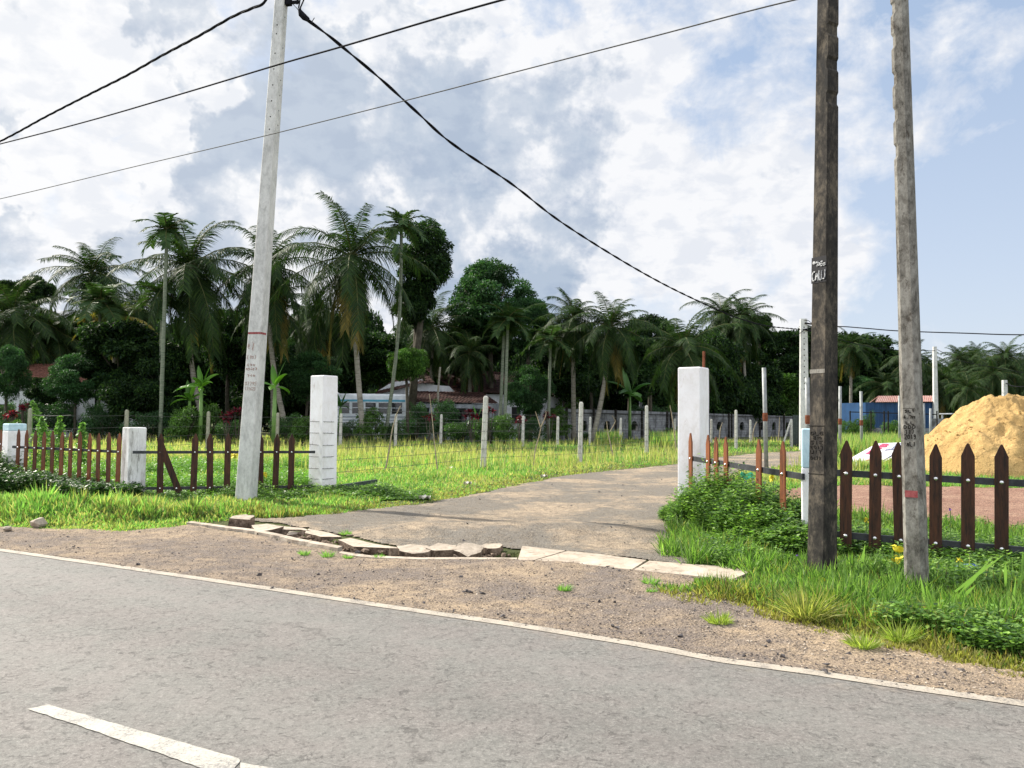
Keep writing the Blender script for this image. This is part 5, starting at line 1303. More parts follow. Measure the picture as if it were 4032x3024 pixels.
# ================================================================== VEGETATION
UP = np.array([0, 0, 1.0])
def palm_crown_mesh(name, seed, nf=24, L=4.6, leaf=.95, per=52, e_hi=86, e_lo=-74, droop=78, cols=None, width=.085, vdroop=.35, flat=False, old=.12, wind=0.0):
    g = np.random.default_rng(seed); lv = Leaves(); mb = MB()
    cols = cols or [(.026, .056, .015), (.018, .042, .013), (.044, .080, .018), (.026, .046, .018)]
    for i in range(nf):
        t = (i + .5) / nf; az = i * 2.39996 + g.uniform(-.25, .25); e = R(e_hi + (e_lo - e_hi) * t ** .9 + g.uniform(-7, 7)); Lf = L * g.uniform(.72, 1.12) * (.72 + .28 * min(1, t * 3.2))
        dr = R(droop * g.uniform(.75, 1.25)) * (1 - .35 * t); n = 12; p = np.zeros(3); pts = [p.copy()]; tang = []
        for k in range(n):
            s = (k + .5) / n; ee = e - dr * s ** 1.3; ee = max(ee, -R(88)); aa = az + wind * s * .3; d = np.array([math.cos(aa) * math.cos(ee), math.sin(aa) * math.cos(ee), math.sin(ee)]); p = p + d * Lf / n; pts.append(p.copy()); tang.append(d)
        pts = np.array(pts); tang = np.array(tang)
        mb.tube([Vector(q) for q in pts[::2]], [.05 * (1 - .85 * k / (n / 2)) for k in range(n // 2 + 1)], 4, False)
        side = unit(np.cross(tang, UP)); 
        if old and t > 1 - old and g.random() < (.4 if old < .3 else .75): cc = [(.22, .17, .045), (.17, .14, .04), (.13, .12, .04)] if old < .3 else [(.34, .25, .05), (.26, .22, .05), (.16, .17, .04)]
        else: cc = cols
        for sg in (-1, 1):
            s = np.linspace(.10, 1, per) + g.uniform(-.006, .006, per); s = np.clip(s, 0, .999); ki = np.minimum((s * n).astype(int), n - 1); fr = s * n - ki
            b = pts[ki] * (1 - fr[:, None]) + pts[ki + 1] * fr[:, None]; T = tang[ki]; S = side[ki] * sg; N = unit(np.cross(T, S) * sg); N = N * np.where(N[:, 2:] < 0, -1, 1)
            fw = (.18 + .62 * s)[:, None]; d = S * 1.0 + T * fw + N * g.uniform(.0, .25, (per, 1)) - UP * ((vdroop * .4 + vdroop * 1.1 * t) * g.uniform(.5, 1.5, (per, 1)))
            ln = leaf * np.sin(np.clip(.25 + s * 1.02, 0, 1) * PI * .86) ** .7 * g.uniform(.85, 1.1, per) * Lf / L
            sd = unit(np.cross(d, N + g.uniform(-.4, .4, (per, 3))))
            lv.add(b, d, sd, ln, width * g.uniform(.8, 1.2, per), ln * g.uniform(.15, .5, per) * (1 if not flat else .4), pick(cc, per, .22, g))
    me = lv.mesh(name)
    # rachis into the same mesh
    bm = bmesh.new(); bm.from_mesh(me); cl = bm.verts.layers.float_color['Col']; vv = [bm.verts.new(v) for v in mb.v]
    for v in vv: v[cl] = (.12, .13, .05, 1)
    for f in mb.f:
        try: bm.faces.new([vv[i] for i in f])
        except ValueError: pass
    bm.to_mesh(me); bm.free(); return me
COCO = [palm_crown_mesh('coconut_crown', 100 + i, nf=(36, 30, 33, 28)[i], per=84, L=5.2, leaf=1.2, width=.046, vdroop=.42) for i in range(4)]
ARECA = [palm_crown_mesh('areca_crown', 200 + i, nf=14, L=1.85, leaf=.75, per=30, e_hi=80, e_lo=-35, droop=70, width=.075, vdroop=.05, flat=True, old=0, cols=[(.040, .080, .028), (.055, .100, .030), (.035, .07, .025)]) for i in range(2)]
YEL = palm_crown_mesh('yellowing_crown', 160, nf=24, per=70, L=5.0, leaf=1.1, width=.05, vdroop=.4, old=.62, cols=[(.05, .09, .024), (.08, .12, .03), (.12, .14, .03)])
for m_ in COCO + ARECA + [YEL]: m_.materials.append(M['leaf_palm'])
def palm(hub, base_px, Y, scale, label, kind='coconut', var=0, rz=None, trunk_r=.16, bend=0.0, group=None, nuts=True, sub=None):
    h = P(hub[0], hub[1], Y); b = P(base_px, 1690, Y + .6); b.z = 0
    nm = 'coconut_palm' if kind == 'coconut' else 'areca_palm'
    root = empty(nm, (b.x, b.y, 0), label, 'palm tree', group or ('coconut palms beyond the field' if kind == 'coconut' else 'slender areca palms beyond the field'))
    pts = []; n = 8
    for k in range(n + 1):
        t = k / n; q = b.lerp(h, t); q.x += bend * math.sin(t * PI) ; pts.append(q)
    pts[0].z = -.2
    mb = MB(); mb.smooth = True
    if kind == 'coconut': rad = [trunk_r * (1.45 if k == 0 else 1.08 - .3 * k / n) for k in range(n + 1)]
    else: rad = [trunk_r * (1.1 - .25 * k / n) for k in range(n + 1)]
    mb.tube(pts, rad, 9); mb.build('trunk', 'bark_palm' if kind == 'coconut' else 'bark_areca', root)
    me = (COCO if kind == 'coconut' else ARECA)[var % (4 if kind == 'coconut' else 2)]
    c = bpy.data.objects.new('crown', me); COL.objects.link(c); c.parent = root; c.location = h - root.location; c.scale = (scale * rnd.uniform(.94, 1.06), scale * rnd.uniform(.94, 1.06), scale * rnd.uniform(.95, 1.12)); c.rotation_euler = (rnd.uniform(-.15, .15), rnd.uniform(-.15, .15), rz if rz is not None else rnd.uniform(0, 6.28))
    if kind == 'areca':
        mb = MB(); d = (pts[-1] - pts[-2]).normalized(); mb.smooth = True; mb.tube([h - d * .75 * scale, h - d * .35 * scale, h + d * .1 * scale], [trunk_r * .8, trunk_r * 1.15, trunk_r * .6], 8); mb.build('crownshaft', 'areca_shaft', root)
    elif nuts:
        mb = MB(); rr = random.Random(int(hub[0]))
        for k in range(9):
            a = rr.uniform(0, 6.28); mb.chunk(h + Vector((math.cos(a) * .3, math.sin(a) * .3, -rr.uniform(.15, .5))) * 1.0, (.24, .22, .28), k, 0, 24)
        mb.build('coconuts', 'areca_shaft', root)['kind'] = 'stuff'
    return root
# the palms one can tell apart, left to right
CP = [((55, 1240), 50, 60, .95, 'coconut palm with greyish fronds at the left edge, tall trees behind it', 0, 0),
      ((215, 1310), 225, 62, .85, 'low coconut palm with arching fronds right of the left edge', 1, 0),
      ((365, 1075), 375, 63, 1.0, 'coconut palm with a feathery crown, leftmost standing against the sky', 2, 0),
      ((455, 1245), 450, 55, .62, 'small coconut palm with yellowing fronds below the leftmost tall palm', 3, 0),
      ((545, 1215), 560, 66, .75, 'coconut palm peeping between the two left tall palms', 1, 0),
      ((752, 1050), 822, 51, .98, 'coconut palm behind the tall thin areca, left of the white pole', 0, -.6),
      ((1062, 1050), 1140, 53, 1.02, 'coconut palm with a leaning trunk just right of the white pole', 1, -.5),
      ((1075, 1200), 1076, 56, .8, 'coconut palm lower behind the white pole', 3, 0),
      ((1385, 1010), 1434, 49, 1.06, 'biggest coconut palm with long hanging fronds above the bus', 2, -.1),
      ((1250, 1250), 1225, 62, .8, 'dark coconut palm between the white pole and the biggest palm', 0, 0),
      ((1700, 1290), 1700, 62, .85, 'coconut palm right of the round dark tree trunk', 3, 0),
      ((1850, 1390), 1850, 60, .62, 'small coconut palm with limp fronds just above the house roof', 1, 0),
      ((2255, 1250), 2260, 57, .72, 'coconut palm with drooping fronds, left of the spiky pair', 0, 0),
      ((2405, 1285), 2330, 55, .76, 'coconut palm with raked fronds whose trunk leans left over the wall', 2, .2),
      ((2690, 1370), 2690, 55, .9, 'low wide coconut palm behind the right gate pillar', 1, 0),
      ((2842, 1235), 2842, 90, .95, 'pale coconut palm, left one of the pair by the hanging cable', 3, 0),
      ((2925, 1255), 2940, 88, 1.02, 'coconut palm with windswept fronds, right one of the pair by the hanging cable', 0, 0),
      ((3350, 1360), 3350, 88, .72, 'small coconut palm poking above the trees between the two near poles', 2, 0)]
for i, (hub, bp_, Y, sc, lb, vr, bd) in enumerate(CP):
    q_ = palm(hub, bp_, Y, sc, lb, 'coconut', vr, bend=bd, rz=i * 1.3, trunk_r=.17)
    if 'yellow' in lb:
        for ch in q_.children:
            if ch.name.startswith('crown'): ch.data = YEL
AP = [((658, 900), 632, 47, 1.0, 'tallest areca palm with a small round crown left of the white pole', 0), ((640, 1165), 628, 50, 1.2, 'broad green areca palm on the trunk line of the tallest areca', 1),
      ((395, 1180), 388, 54, 1.35, 'dark areca palm with a bright green shaft at the left', 0), ((1580, 880), 1512, 50, 1.0, 'areca palm above the biggest coconut palm, with a long bent trunk', 1),
      ((2000, 1255), 1985, 52, 1.1, 'areca palm with drooping dark fronds in front of the round tree', 0), ((1985, 1290), 1966, 53, .8, 'second areca trunk close left of the drooping one', 1), ((2168, 1330), 2158, 54, 1.15, 'areca palm left of the spiky coconut palms', 1)]
for i, (hub, bp_, Y, sc, lb, vr) in enumerate(AP):
    palm(hub, bp_, Y, sc, lb, 'areca', vr, rz=i * 1.1, trunk_r=.11, bend=(.35 if i == 3 else 0))
# distant grove on the right
gr = random.Random(3)
pl = []
for i in range(46):
    px = 3330 + i * 21 + gr.uniform(-12, 12); Y = gr.uniform(85, 135); py = 1450 + gr.uniform(-50, 70) + (15 if px < 3560 else 0)
    if i % 7 == 3: py -= 30
    pl.append((px, py, Y))
for i in range(14):
    px = 2960 + i * 34 + gr.uniform(-12, 12); pl.append((px, 1500 + gr.uniform(-20, 30), gr.uniform(100, 125)))
for i, (px, py, Y) in enumerate(pl):
    palm((px, py), px + gr.uniform(-8, 8), Y, .72 * gr.uniform(.85, 1.15), 'coconut palm in the distant grove on the right', 'coconut', i, bend=gr.uniform(-.4, .4), trunk_r=.15, group='palms of the distant grove', nuts=False)
palm((3810, 1530), 3812, 78, .55, 'small palm with yellow-green fronds in front of the distant grove', 'coconut', 3, group='palms of the distant grove', nuts=False).children[1].data = palm_crown_mesh('yellow_crown', 77, nf=20, per=40, cols=[(.22, .24, .03), (.30, .28, .04), (.16, .2, .03)], old=0)
[o for o in bpy.data.objects if o.name.startswith('crown')][-1].data.materials.append(M['leaf_palm'])

# broadleaf crowns (unit about 1 m radius, scaled per tree)
def crown_mesh(name, seed, clumps=34, per=420, leaf=.075, cols=None, shape=(1, 1, 1), shell=.82, lump=.30, flat_bottom=-.75):
    g = np.random.default_rng(seed); lv = Leaves(); cols = cols or [(.012, .030, .010), (.020, .046, .012), (.036, .074, .016), (.008, .024, .010)]
    for i in range(clumps):
        v = unit(g.normal(size=3)); rr = g.uniform(.35, 1) ** .5 * shell
        c = v * rr * np.array(shape)
        if c[2] < flat_bottom: c[2] = flat_bottom * g.uniform(.6, 1)
        cr = lump * g.uniform(.6, 1.25); n = int(per * (cr / lump) ** 2)
        d = unit(g.normal(size=(n, 3))); d[:, 2] = np.abs(d[:, 2]) * np.where(g.random(n) < .75, 1, -1)
        p = c + d * cr * (g.uniform(.35, 1.0, (n, 1)) ** .6) * np.array([1, 1, .75])
        out = unit(d * .6 + g.normal(size=(n, 3)) * .7 + np.array([0, 0, -.15])); sd = unit(np.cross(out, g.normal(size=(n, 3))))
        tone = g.uniform(.55, 1.5)
        lv.add(p, out, sd, leaf * g.uniform(.7, 1.4, n), leaf * .5 * g.uniform(.7, 1.3, n), leaf * g.uniform(0, .4, n), pick(cols, n, .25, g) * tone)
    me = lv.mesh(name, True); me.materials.append(M['leaf_tree']); return me
BL = [crown_mesh('round_crown', 1, 54, 560, .09), crown_mesh('tall_crown', 2, 56, 560, .078, shape=(.8, .8, 1.15)), crown_mesh('wide_crown', 3, 58, 560, .085, shape=(1.25, 1.1, .8)),
      crown_mesh('fine_crown', 4, 60, 650, .062, lump=.28, cols=[(.030, .075, .026), (.040, .095, .030), (.022, .060, .024)]), crown_mesh('light_crown', 5, 34, 620, .095, cols=[(.055, .12, .02), (.075, .15, .028), (.035, .09, .02)], lump=.32)]
def tree(px, pyc, rx, rz_, Y, label, var=0, bpx=None, cat='tree', group='broadleaf trees beyond the field', name='broadleaf_tree', depth=1.0, limbs=5):
    """crown centre at the survey point, half width rx and half height rz_ in photo pixels"""
    c = P(px, pyc, Y); sx = rx / F * Y; sz = rz_ / F * Y; b = Vector((X(bpx or px, Y), Y, 0))
    root = empty(name, b, label, cat, group)
    o = bpy.data.objects.new('crown', BL[var]); COL.objects.link(o); o.parent = root; o.location = c - b
    ex = {0: (1, 1), 1: (.85, 1.2), 2: (1.3, .85), 3: (1, 1), 4: (1, 1)}[var]
    sx *= 1.16; sz *= 1.14; o.scale = (sx / ex[0], sx / ex[0] * depth, sz / ex[1]); o.rotation_euler = (0, 0, rnd.uniform(0, 6.28) if abs(sx - sx * depth) < 1e9 and depth == 1 else 0)
    mb = MB(); mb.smooth = True; tr = max(.07, .016 * (c.z + sz)); fork = Vector((c.x, Y, max(.4, c.z - sz * .55)))
    mb.tube([b - Vector((0, 0, .2)), b.lerp(fork, .5) + Vector((rnd.uniform(-.1, .1), 0, 0)), fork], [tr * 1.3, tr, tr * .8], 8)
    for k in range(limbs):
        a = 2 * PI * k / limbs + rnd.uniform(-.3, .3); e = c + Vector((math.cos(a) * sx * .6, math.sin(a) * sx * .6, sz * rnd.uniform(-.1, .6))); m = fork.lerp(e, .5) + Vector((0, 0, -sz * .05))
        mb.tube([fork, m, e], [tr * .55, tr * .35, tr * .12], 6)
    mb.build('trunk', 'bark_dark', root); return root
TR = [(1675, 1010, 105, 145, 56, 'tall dark dense tree right of the biggest coconut palm', 1, 1610), (1640, 1200, 85, 95, 56.5, 'lower dark tree under the tall dense one', 0, 1620), (1930, 1190, 155, 150, 63, 'round-topped leafy tree in the centre of the tree line', 3, 1930), (2080, 1290, 110, 110, 61, 'leafy tree at the right shoulder of the round-topped one', 3, 2080),
      (1880, 1360, 130, 110, 64, 'dark tree filling the space under the round-topped tree', 0, None), (130, 1150, 85, 65, 76, 'dark tree top at the upper left behind the palms', 2, None), (15, 1160, 50, 55, 74, 'dark tree top cut by the left edge', 0, None), (270, 1330, 110, 80, 66, 'dark tree behind the yellowing fronds at the left', 2, None),
      (470, 1400, 150, 130, 52, 'big bushy mango-like tree with dark leaves at the left', 0, 480), (300, 1500, 110, 95, 51, 'dark bushy tree beside the red roof at the left', 3, 300), (640, 1460, 115, 110, 51.5, 'dark bushy tree below the tallest areca', 0, 640), (30, 1470, 80, 100, 50, 'dark leafy tree at the far left in front of the house', 3, 20),
      (560, 1570, 160, 90, 50.5, 'low wide dark tree whose leaves reach the grass at the left', 2, 560), (170, 1560, 60, 70, 53, 'small dark tree in front of the left house wall', 0, 170), (900, 1360, 95, 140, 60, 'dark tree left of the white pole behind the leaning palm trunk', 1, 900), (1010, 1500, 120, 110, 61, 'dark tree low behind the white pole', 0, None),
      (1215, 1480, 110, 90, 56, 'dark shrub-like tree between the white pole and the left gate pillar', 3, 1200), (1320, 1380, 120, 130, 66, 'dark tree behind the biggest coconut palm trunk', 0, None), (1500, 1420, 110, 110, 68, 'dark tree behind the bent areca trunk', 1, None), (1600, 1430, 72, 68, 52, 'small bright-edged tree in front of the white gable', 4, 1605),
      (1790, 1420, 80, 75, 66, 'dark tree just above the house ridge', 0, None), (2085, 1545, 95, 95, 55, 'round green bush-like tree right of the house', 3, 2090), (2220, 1470, 120, 110, 66, 'dark tree between the last areca and the wall', 0, None), (2330, 1430, 110, 100, 68, 'dark tree behind the left spiky palm', 2, None), (2480, 1450, 130, 120, 70, 'dark tree between the spiky palms and the gate pillar', 0, None),
      (2560, 1330, 120, 90, 74, 'dark tree top left of the right gate pillar', 2, None), (2700, 1440, 140, 120, 86, 'dark tree behind the right gate pillar', 0, None), (2860, 1400, 110, 110, 94, 'dark tree under the pair of palms by the cable', 1, None), (2990, 1300, 50, 60, 97, 'dark tree top touching the hanging cable', 0, None), (2930, 1500, 120, 90, 95, 'dark tree behind the banana leaves at the right', 2, None),
      (3080, 1400, 105, 95, 98, 'green tree left of the far concrete pole', 0, None), (3075, 1540, 95, 80, 96, 'sunlit leafy tree low by the far concrete pole', 4, None), (3190, 1370, 95, 90, 100, 'green tree behind the far concrete pole', 2, None), (3330, 1440, 165, 125, 98, 'dark green tree between the dark pole and the shed', 0, None), (3230, 1530, 120, 100, 95, 'dark tree behind the dark pole', 0, None),
      (3380, 1570, 90, 80, 92, 'leafy tree whose foliage hangs over the left end of the shed', 3, None), (3480, 1470, 110, 95, 104, 'dark tree right behind the shed roof', 0, None), (3620, 1500, 90, 80, 108, 'dark tree between the mottled pole and the thin pole', 2, None), (3540, 1440, 60, 50, 118, 'distant dark tree top behind the mottled pole', 0, None)]
for i, t_ in enumerate(TR): tree(*t_)
# the deep wood behind: trees no one can tell apart
wood = MB(); WV = []
bt = random.Random(9)
for i in range(78):
    px = -700 + i * 68 + bt.uniform(-30, 30); Y = bt.uniform(78, 92) if px < 3000 else bt.uniform(125, 150); top = (1240 if px < 1700 else 1300 if px < 2900 else 1440) + bt.uniform(-40, 40) + (i % 2) * 60
    rz_ = (1690 - top) / 2
    tree(px, top + rz_, 110 if px < 3000 else 80, rz_, Y, 'dark tree of the deep wood behind the palms', i % 3, None, group='trees of the deep wood', limbs=3)

# shrubs along the back of the field
SH = [crown_mesh('shrub_crown', 21, 22, 300, .085, lump=.38, flat_bottom=-.3, cols=[(.045, .10, .025), (.06, .13, .03), (.035, .085, .03)]), crown_mesh('shrub_crown', 22, 20, 280, .11, lump=.4, flat_bottom=-.3, cols=[(.06, .13, .02), (.085, .17, .03), (.045, .10, .02)]), crown_mesh('shrub_crown', 23, 24, 300, .07, lump=.36, flat_bottom=-.3, cols=[(.022, .06, .022), (.03, .08, .025)])]
for m_ in SH: m_.materials.clear(); m_.materials.append(M['leaf_weed'])
def shrub(px, pyt, pyw, Y, label, var=0, name='shrub', group='shrubs at the back of the field'):
    z = Z(px, pyt, Y); w = pyw / F * Y; b = Vector((X(px, Y), Y, 0)); root = empty(name, b, label, 'shrub', group)
    o = bpy.data.objects.new('foliage', SH[var]); COL.objects.link(o); o.parent = root; o.location = (0, 0, z * .42); o.scale = (w, w * .8, z * .58); o.rotation_euler = (0, 0, rnd.uniform(0, 6.28) * 0)
    mb = MB()
    for k in range(5): a = k * 1.25; mb.tube([b, b + Vector((math.cos(a) * w * .25, math.sin(a) * w * .25, z * .45)), b + Vector((math.cos(a) * w * .5, math.sin(a) * w * .5, z * .75))], [.04, .03, .012], 5)
    mb.build('stem', 'bark_dark', root)
for i, (px, pyt, w, Y, lb, v) in enumerate(((10, 1560, 60, 52, 'leafy shrub against the left house at the frame edge', 0), (370, 1560, 60, 52, 'dark shrub covering the right corner of the left house', 2), (120, 1545, 60, 52, 'tall dark shrub before the left house windows', 2), (3420, 1600, 40, 60, 'shrub covering the left end of the blue shed', 0), (60, 1600, 90, 50, 'shrub in front of the left house corner', 2), (200, 1560, 110, 51, 'dark shrub between the two old posts at the left', 2), (410, 1590, 100, 50, 'shrub below the low wide dark tree', 2), (585, 1600, 110, 48, 'dark low shrub right of the old post behind the stained pillar', 2), (735, 1600, 80, 47, 'yellow-green shrub at the foot of the leaning palm trunk', 1), (830, 1590, 60, 48, 'leafy shrub beside the banana plant left of the white pole', 1), (905, 1640, 60, 47, 'green shrub just left of the white pole', 0),
      (1130, 1610, 75, 47, 'leafy shrub right of the white pole', 0), (1195, 1640, 60, 46.5, 'bright shrub left of the left gate pillar', 1), (1365, 1640, 50, 50, 'shrub at the tail of the bus', 0), (1460, 1605, 70, 50, 'leafy shrub hiding the middle of the bus', 1), (1555, 1640, 60, 51, 'low shrub under the bus front', 0), (1640, 1560, 60, 53, 'tall shrub between the bus front and the porch', 2), (1745, 1545, 75, 53.5, 'tall shrub in front of the porch', 2), (1820, 1640, 80, 52, 'low shrub in front of the porch columns', 0), (1930, 1620, 80, 51, 'leafy shrub at the porch corner', 0), (1990, 1630, 50, 50, 'shrub at the foot of the areca trunks', 1),
      (2080, 1630, 70, 53, 'shrub right of the areca trunks', 2), (2195, 1600, 60, 57, 'pale leafy shrub at the left end of the wall', 1), (2250, 1560, 70, 66, 'light green shrub above the left end of the wall', 1), (2540, 1575, 110, 76, 'dark shrub above the block wall', 2), (2615, 1570, 80, 77, 'shrub above the wall left of the right gate pillar', 0), (2835, 1590, 70, 90, 'shrub above the wall right of the right gate pillar', 0), (2950, 1570, 80, 92, 'dark shrub above the wall by the banana leaves', 2), (3040, 1560, 70, 94, 'bright shrub above the right end of the wall', 1), (3130, 1560, 60, 94, 'bright shrub close to the far concrete pole', 1),
      (3290, 1640, 60, 52, 'shrub behind the red-jointed pipe', 0), (3370, 1650, 60, 50, 'pale scrub around the pipe left of the shed', 1), (3515, 1655, 45, 55, 'green shrub by the railing in front of the shed', 1), (60, 1655, 60, 30, 'weedy bush beside the old post at the far left', 1), (2330, 1690, 60, 58, 'small weed bush at the foot of the wall', 0), (2660, 1680, 50, 57, 'tall weed bush beside the right gate pillar', 1))):
    shrub(px, pyt, w, Y, lb, v)

# banana plants
def banana(px, pyt, Y, label, seed, n=7, L=2.0, cols=((.07, .20, .02), (.10, .27, .03), (.05, .15, .03)), up=.9):
    g = random.Random(seed); b = Vector((X(px, Y), Y, 0)); z = Z(px, pyt, Y); root = empty('banana_plant', b, label, 'banana plant', 'banana plants'); h = max(.8, z - L * .75)
    mb = MB(); mb.smooth = True; mb.tube([b, b + Vector((0, 0, h))], [.15, .09], 8); mb.build('stem', 'areca_shaft', root)
    for i in range(n):
        a = i * 2.4 + g.uniform(-.3, .3); e = g.uniform(.35, 1.35) if i > 1 else 1.4; Lf = L * g.uniform(.75, 1.1); w = .26 * Lf / 2 * g.uniform(.9, 1.2); mid = []; p = b + Vector((0, 0, h)); ee = e
        for k in range(9):
            mid.append(p.copy()); p = p + Vector((math.cos(a) * math.cos(ee), math.sin(a) * math.cos(ee), math.sin(ee))) * Lf / 8; ee -= .20 if i > 1 else .05
        sd = Vector((-math.sin(a), math.cos(a), 0)); vs = []; prof = (.05, .12, .7, .95, 1, .95, .8, .5, .03)
        for k, q in enumerate(mid):
            for s in (-1, 0, 1): vs.append(q + sd * s * w * prof[k] * g.uniform(.88, 1.05) + Vector((0, 0, -abs(s) * w * prof[k] * .45)))
        fs = []
        for k in range(8):
            for s in range(2):
                o = 3 * k + s; fs.append((o, o + 1, o + 4, o + 3))
        mb = MB(); mb.add(vs, fs); o = mb.build('leaf', 'leaf_weed', root); c = cols[g.randrange(len(cols))]
        ca = o.data.color_attributes.new('Col', 'FLOAT_COLOR', 'POINT'); ca.data.foreach_set('color', [q for _ in range(len(vs)) for q in (c[0], c[1], c[2], 1)])
for i, (px, pyt, Y, lb, L, u_) in enumerate(((790, 1450, 47, 'banana plant left of the white pole by the leaning palm trunk', 1.6, 0), (745, 1510, 49, 'banana plant with pale leaves left of the leaning palm trunk', 1.4, 0), (1080, 1445, 43, 'banana plant with a bright upright leaf just right of the white pole', 1.5, 0), (1340, 1550, 50, 'small banana plant in front of the bus tail', 1.2, 0), (2480, 1470, 66, 'dark banana plant above the middle of the block wall', 2.6, 0),
        (2750, 1545, 85, 'banana plant just right of the right gate pillar', 2.6, 0), (2865, 1530, 89, 'glossy banana plant above the wall arches', 2.8, 0), (2920, 1540, 92, 'banana plant right of the glossy one', 2.6, 0), (2990, 1500, 94, 'tall banana plant left of the first pipe', 3.0, 0), (1880, 1600, 52, 'small banana plant beside the porch', 1.2, 0))):
    banana(px, pyt, Y, lb, i, 8 if i != 2 else 7, L, ((.12, .28, .03), (.06, .15, .02), (.08, .20, .03)) if i in (0, 1, 2) else ((.04, .11, .03), (.06, .15, .03), (.035, .09, .025)))
# red cordylines
def cordyline(px, pyc, s, Y, label, seed):
    c = P(px, pyc, Y); g = np.random.default_rng(seed); b = Vector((c.x, Y, 0)); root = empty('red_cordyline', b, label, 'shrub', 'red-leaved cordylines'); lv = Leaves(); k = s / F * Y
    for j in range(5):
        o = np.array([c.x, Y, c.z]) + g.uniform(-.6, .6, 3) * k * np.array([1.3, .6, .8]); n = 22; d = unit(g.normal(size=(n, 3)) + np.array([0, 0, .7])); sd = unit(np.cross(d, g.normal(size=(n, 3))))
        lv.add(np.repeat(o[None], n, 0), d, sd, k * g.uniform(.5, .85, n), k * .17, k * .15, pick([(.13, .008, .022), (.09, .006, .02), (.24, .014, .04), (.03, .012, .018), (.02, .03, .015)], n, .2, g))
        mb = MB(); mb.tube([b, Vector((o[0], o[1], o[2]))], .025, 5); mb.build('stem', 'bark_dark', root)
    me = lv.mesh('leaf_tuft'); me.materials.append(M['leaf_weed']); me.transform(Matrix.Translation(-b)); q = bpy.data.objects.new('leaf_tuft', me); COL.objects.link(q); q.parent = root
for i, a in enumerate(((45, 1632, 30, 45, 'red-leaved cordyline at the far left beside the white wall'), (90, 1600, 22, 49, 'dark red cordyline behind the old post at the far left'), (893, 1640, 30, 45, 'red cordyline left of the white pole, the lower of two'), (935, 1622, 26, 45.5, 'bright red cordyline touching the white pole'), (1858, 1635, 32, 50, 'red cordyline left of the tall middle post'), (1930, 1618, 28, 50, 'red cordyline right of the tall middle post'), (2165, 1640, 24, 52, 'dark red cordyline left of the wall'), (2045, 1650, 24, 49, 'small red cordyline beside a field post'), (1690, 1645, 22, 50, 'red cordyline half hidden by the porch shrubs'))):
    cordyline(*a, 300 + i)

# ------------------------------------------------------------------ grass and weeds
drp2 = [tuple(p)[:2] for p in DRIVE]; shp2 = [tuple(p)[:2] for p in sh_poly]
yard = [tuple(G(*q))[:2] for q in ((3000, 1945), (3120, 1928), (3290, 1916), (3700, 1918), (4500, 1925), (4700, 2110), (4032, 2120), (3600, 2100), (3280, 2050), (3120, 1995))]
slab_px = [tuple(p)[:2] for p in (list(KERB_F) + list(reversed(KERB_B)))]
def scatter(n, y0, y1, pxa, pxb, g, mask, power=1.0):
    """points spread over the ground, thinning with distance"""
    X_ = []; Y_ = []; got = 0
    while got < n:
        u = g.random(n)
        Y = 1 / ((1 / y0) * (1 - u) + (1 / y1) * u) if power == 1 else y0 * (y1 / y0) ** u
        px = g.uniform(pxa, pxb, n); x = (px - 2016) / F * Y
        ok = mask(x, Y); X_.append(x[ok]); Y_.append(Y[ok]); got += ok.sum()
        if ok.sum() == 0: break
    x = np.concatenate(X_)[:n]; y = np.concatenate(Y_)[:n]; return x, y, H(x, y)
def blades(name, n, y0, y1, pxa, pxb, mask, hf, cols, seed, wid=(.006, .0006), label=None, lean=.45, power=1.0, tuft=.5, cfun=None):
    g = np.random.default_rng(seed); x, y, z = scatter(n, y0, y1, pxa, pxb, g, mask, power)
    # gather in tufts
    cell = np.maximum(.05, y * .008); j = g.random(len(x)) < tuft
    cx = (np.floor(x / cell) + .5 + (vnoise(np.floor(x / cell), np.floor(y / cell), 1.0, 3) - .5) * .8) * cell; cy = (np.floor(y / cell) + .5) * cell
    x = np.where(j, cx + g.normal(0, .15, len(x)) * cell, x); y = np.where(j, cy + g.normal(0, .15, len(x)) * cell, y)
    h = hf(x, y, g) ; keep = h > .005; x, y, z, h = x[keep], y[keep], z[keep], h[keep]; n = len(x)
    a = g.uniform(0, 2 * PI, n); ln = g.uniform(.05, lean, n); d = np.stack([np.cos(a) * ln, np.sin(a) * ln, np.ones(n)], 1); d = unit(d); sa = g.uniform(0, PI, n)
    sd = np.stack([np.cos(sa), np.sin(sa), np.zeros(n)], 1); sd = unit(np.cross(np.cross(d, sd), d))
    lv = Leaves(); c = pick(cols, n, .22, g)
    if cfun is not None: c = cfun(x, y, c, g)
    lv.add(np.stack([x, y, z - .01], 1), d, sd, h, (wid[0] + wid[1] * y) * g.uniform(.7, 1.3, n), h * g.uniform(.02, .35, n), c)
    me = lv.mesh(name); o = link(name, me, 'leaf_grass'); return tag(o, label, 'grass', kind='stuff')
GREEN = [(.130, .27, .065), (.17, .32, .08), (.105, .22, .05), (.235, .35, .12)]
LUSH = [(.085, .17, .035), (.14, .25, .05), (.21, .32, .085), (.055, .11, .025)]
DRY = [(.34, .33, .12), (.29, .31, .10), (.40, .37, .18)]
field_near = [G(*p) for p in ((-1500, 2060), (-400, 2085), (0, 2088), (250, 2098), (480, 2104), (620, 2100), (700, 2085), (735, 2076), (900, 2064), (1000, 2062))]
fpoly = [tuple(p)[:2] for p in field_near] + [(-1.2, 15.5), (6, 30), (3, 60)] 
big = [tuple(p)[:2] for p in field_near] + [tuple(G(*p))[:2] for p in ((1140, 2045), (2100, 2000), (2600, 2060))] + [(9.0, 14.0), (30, 14), (60, 40), (60, 75), (-60, 75), (-60, 15)]
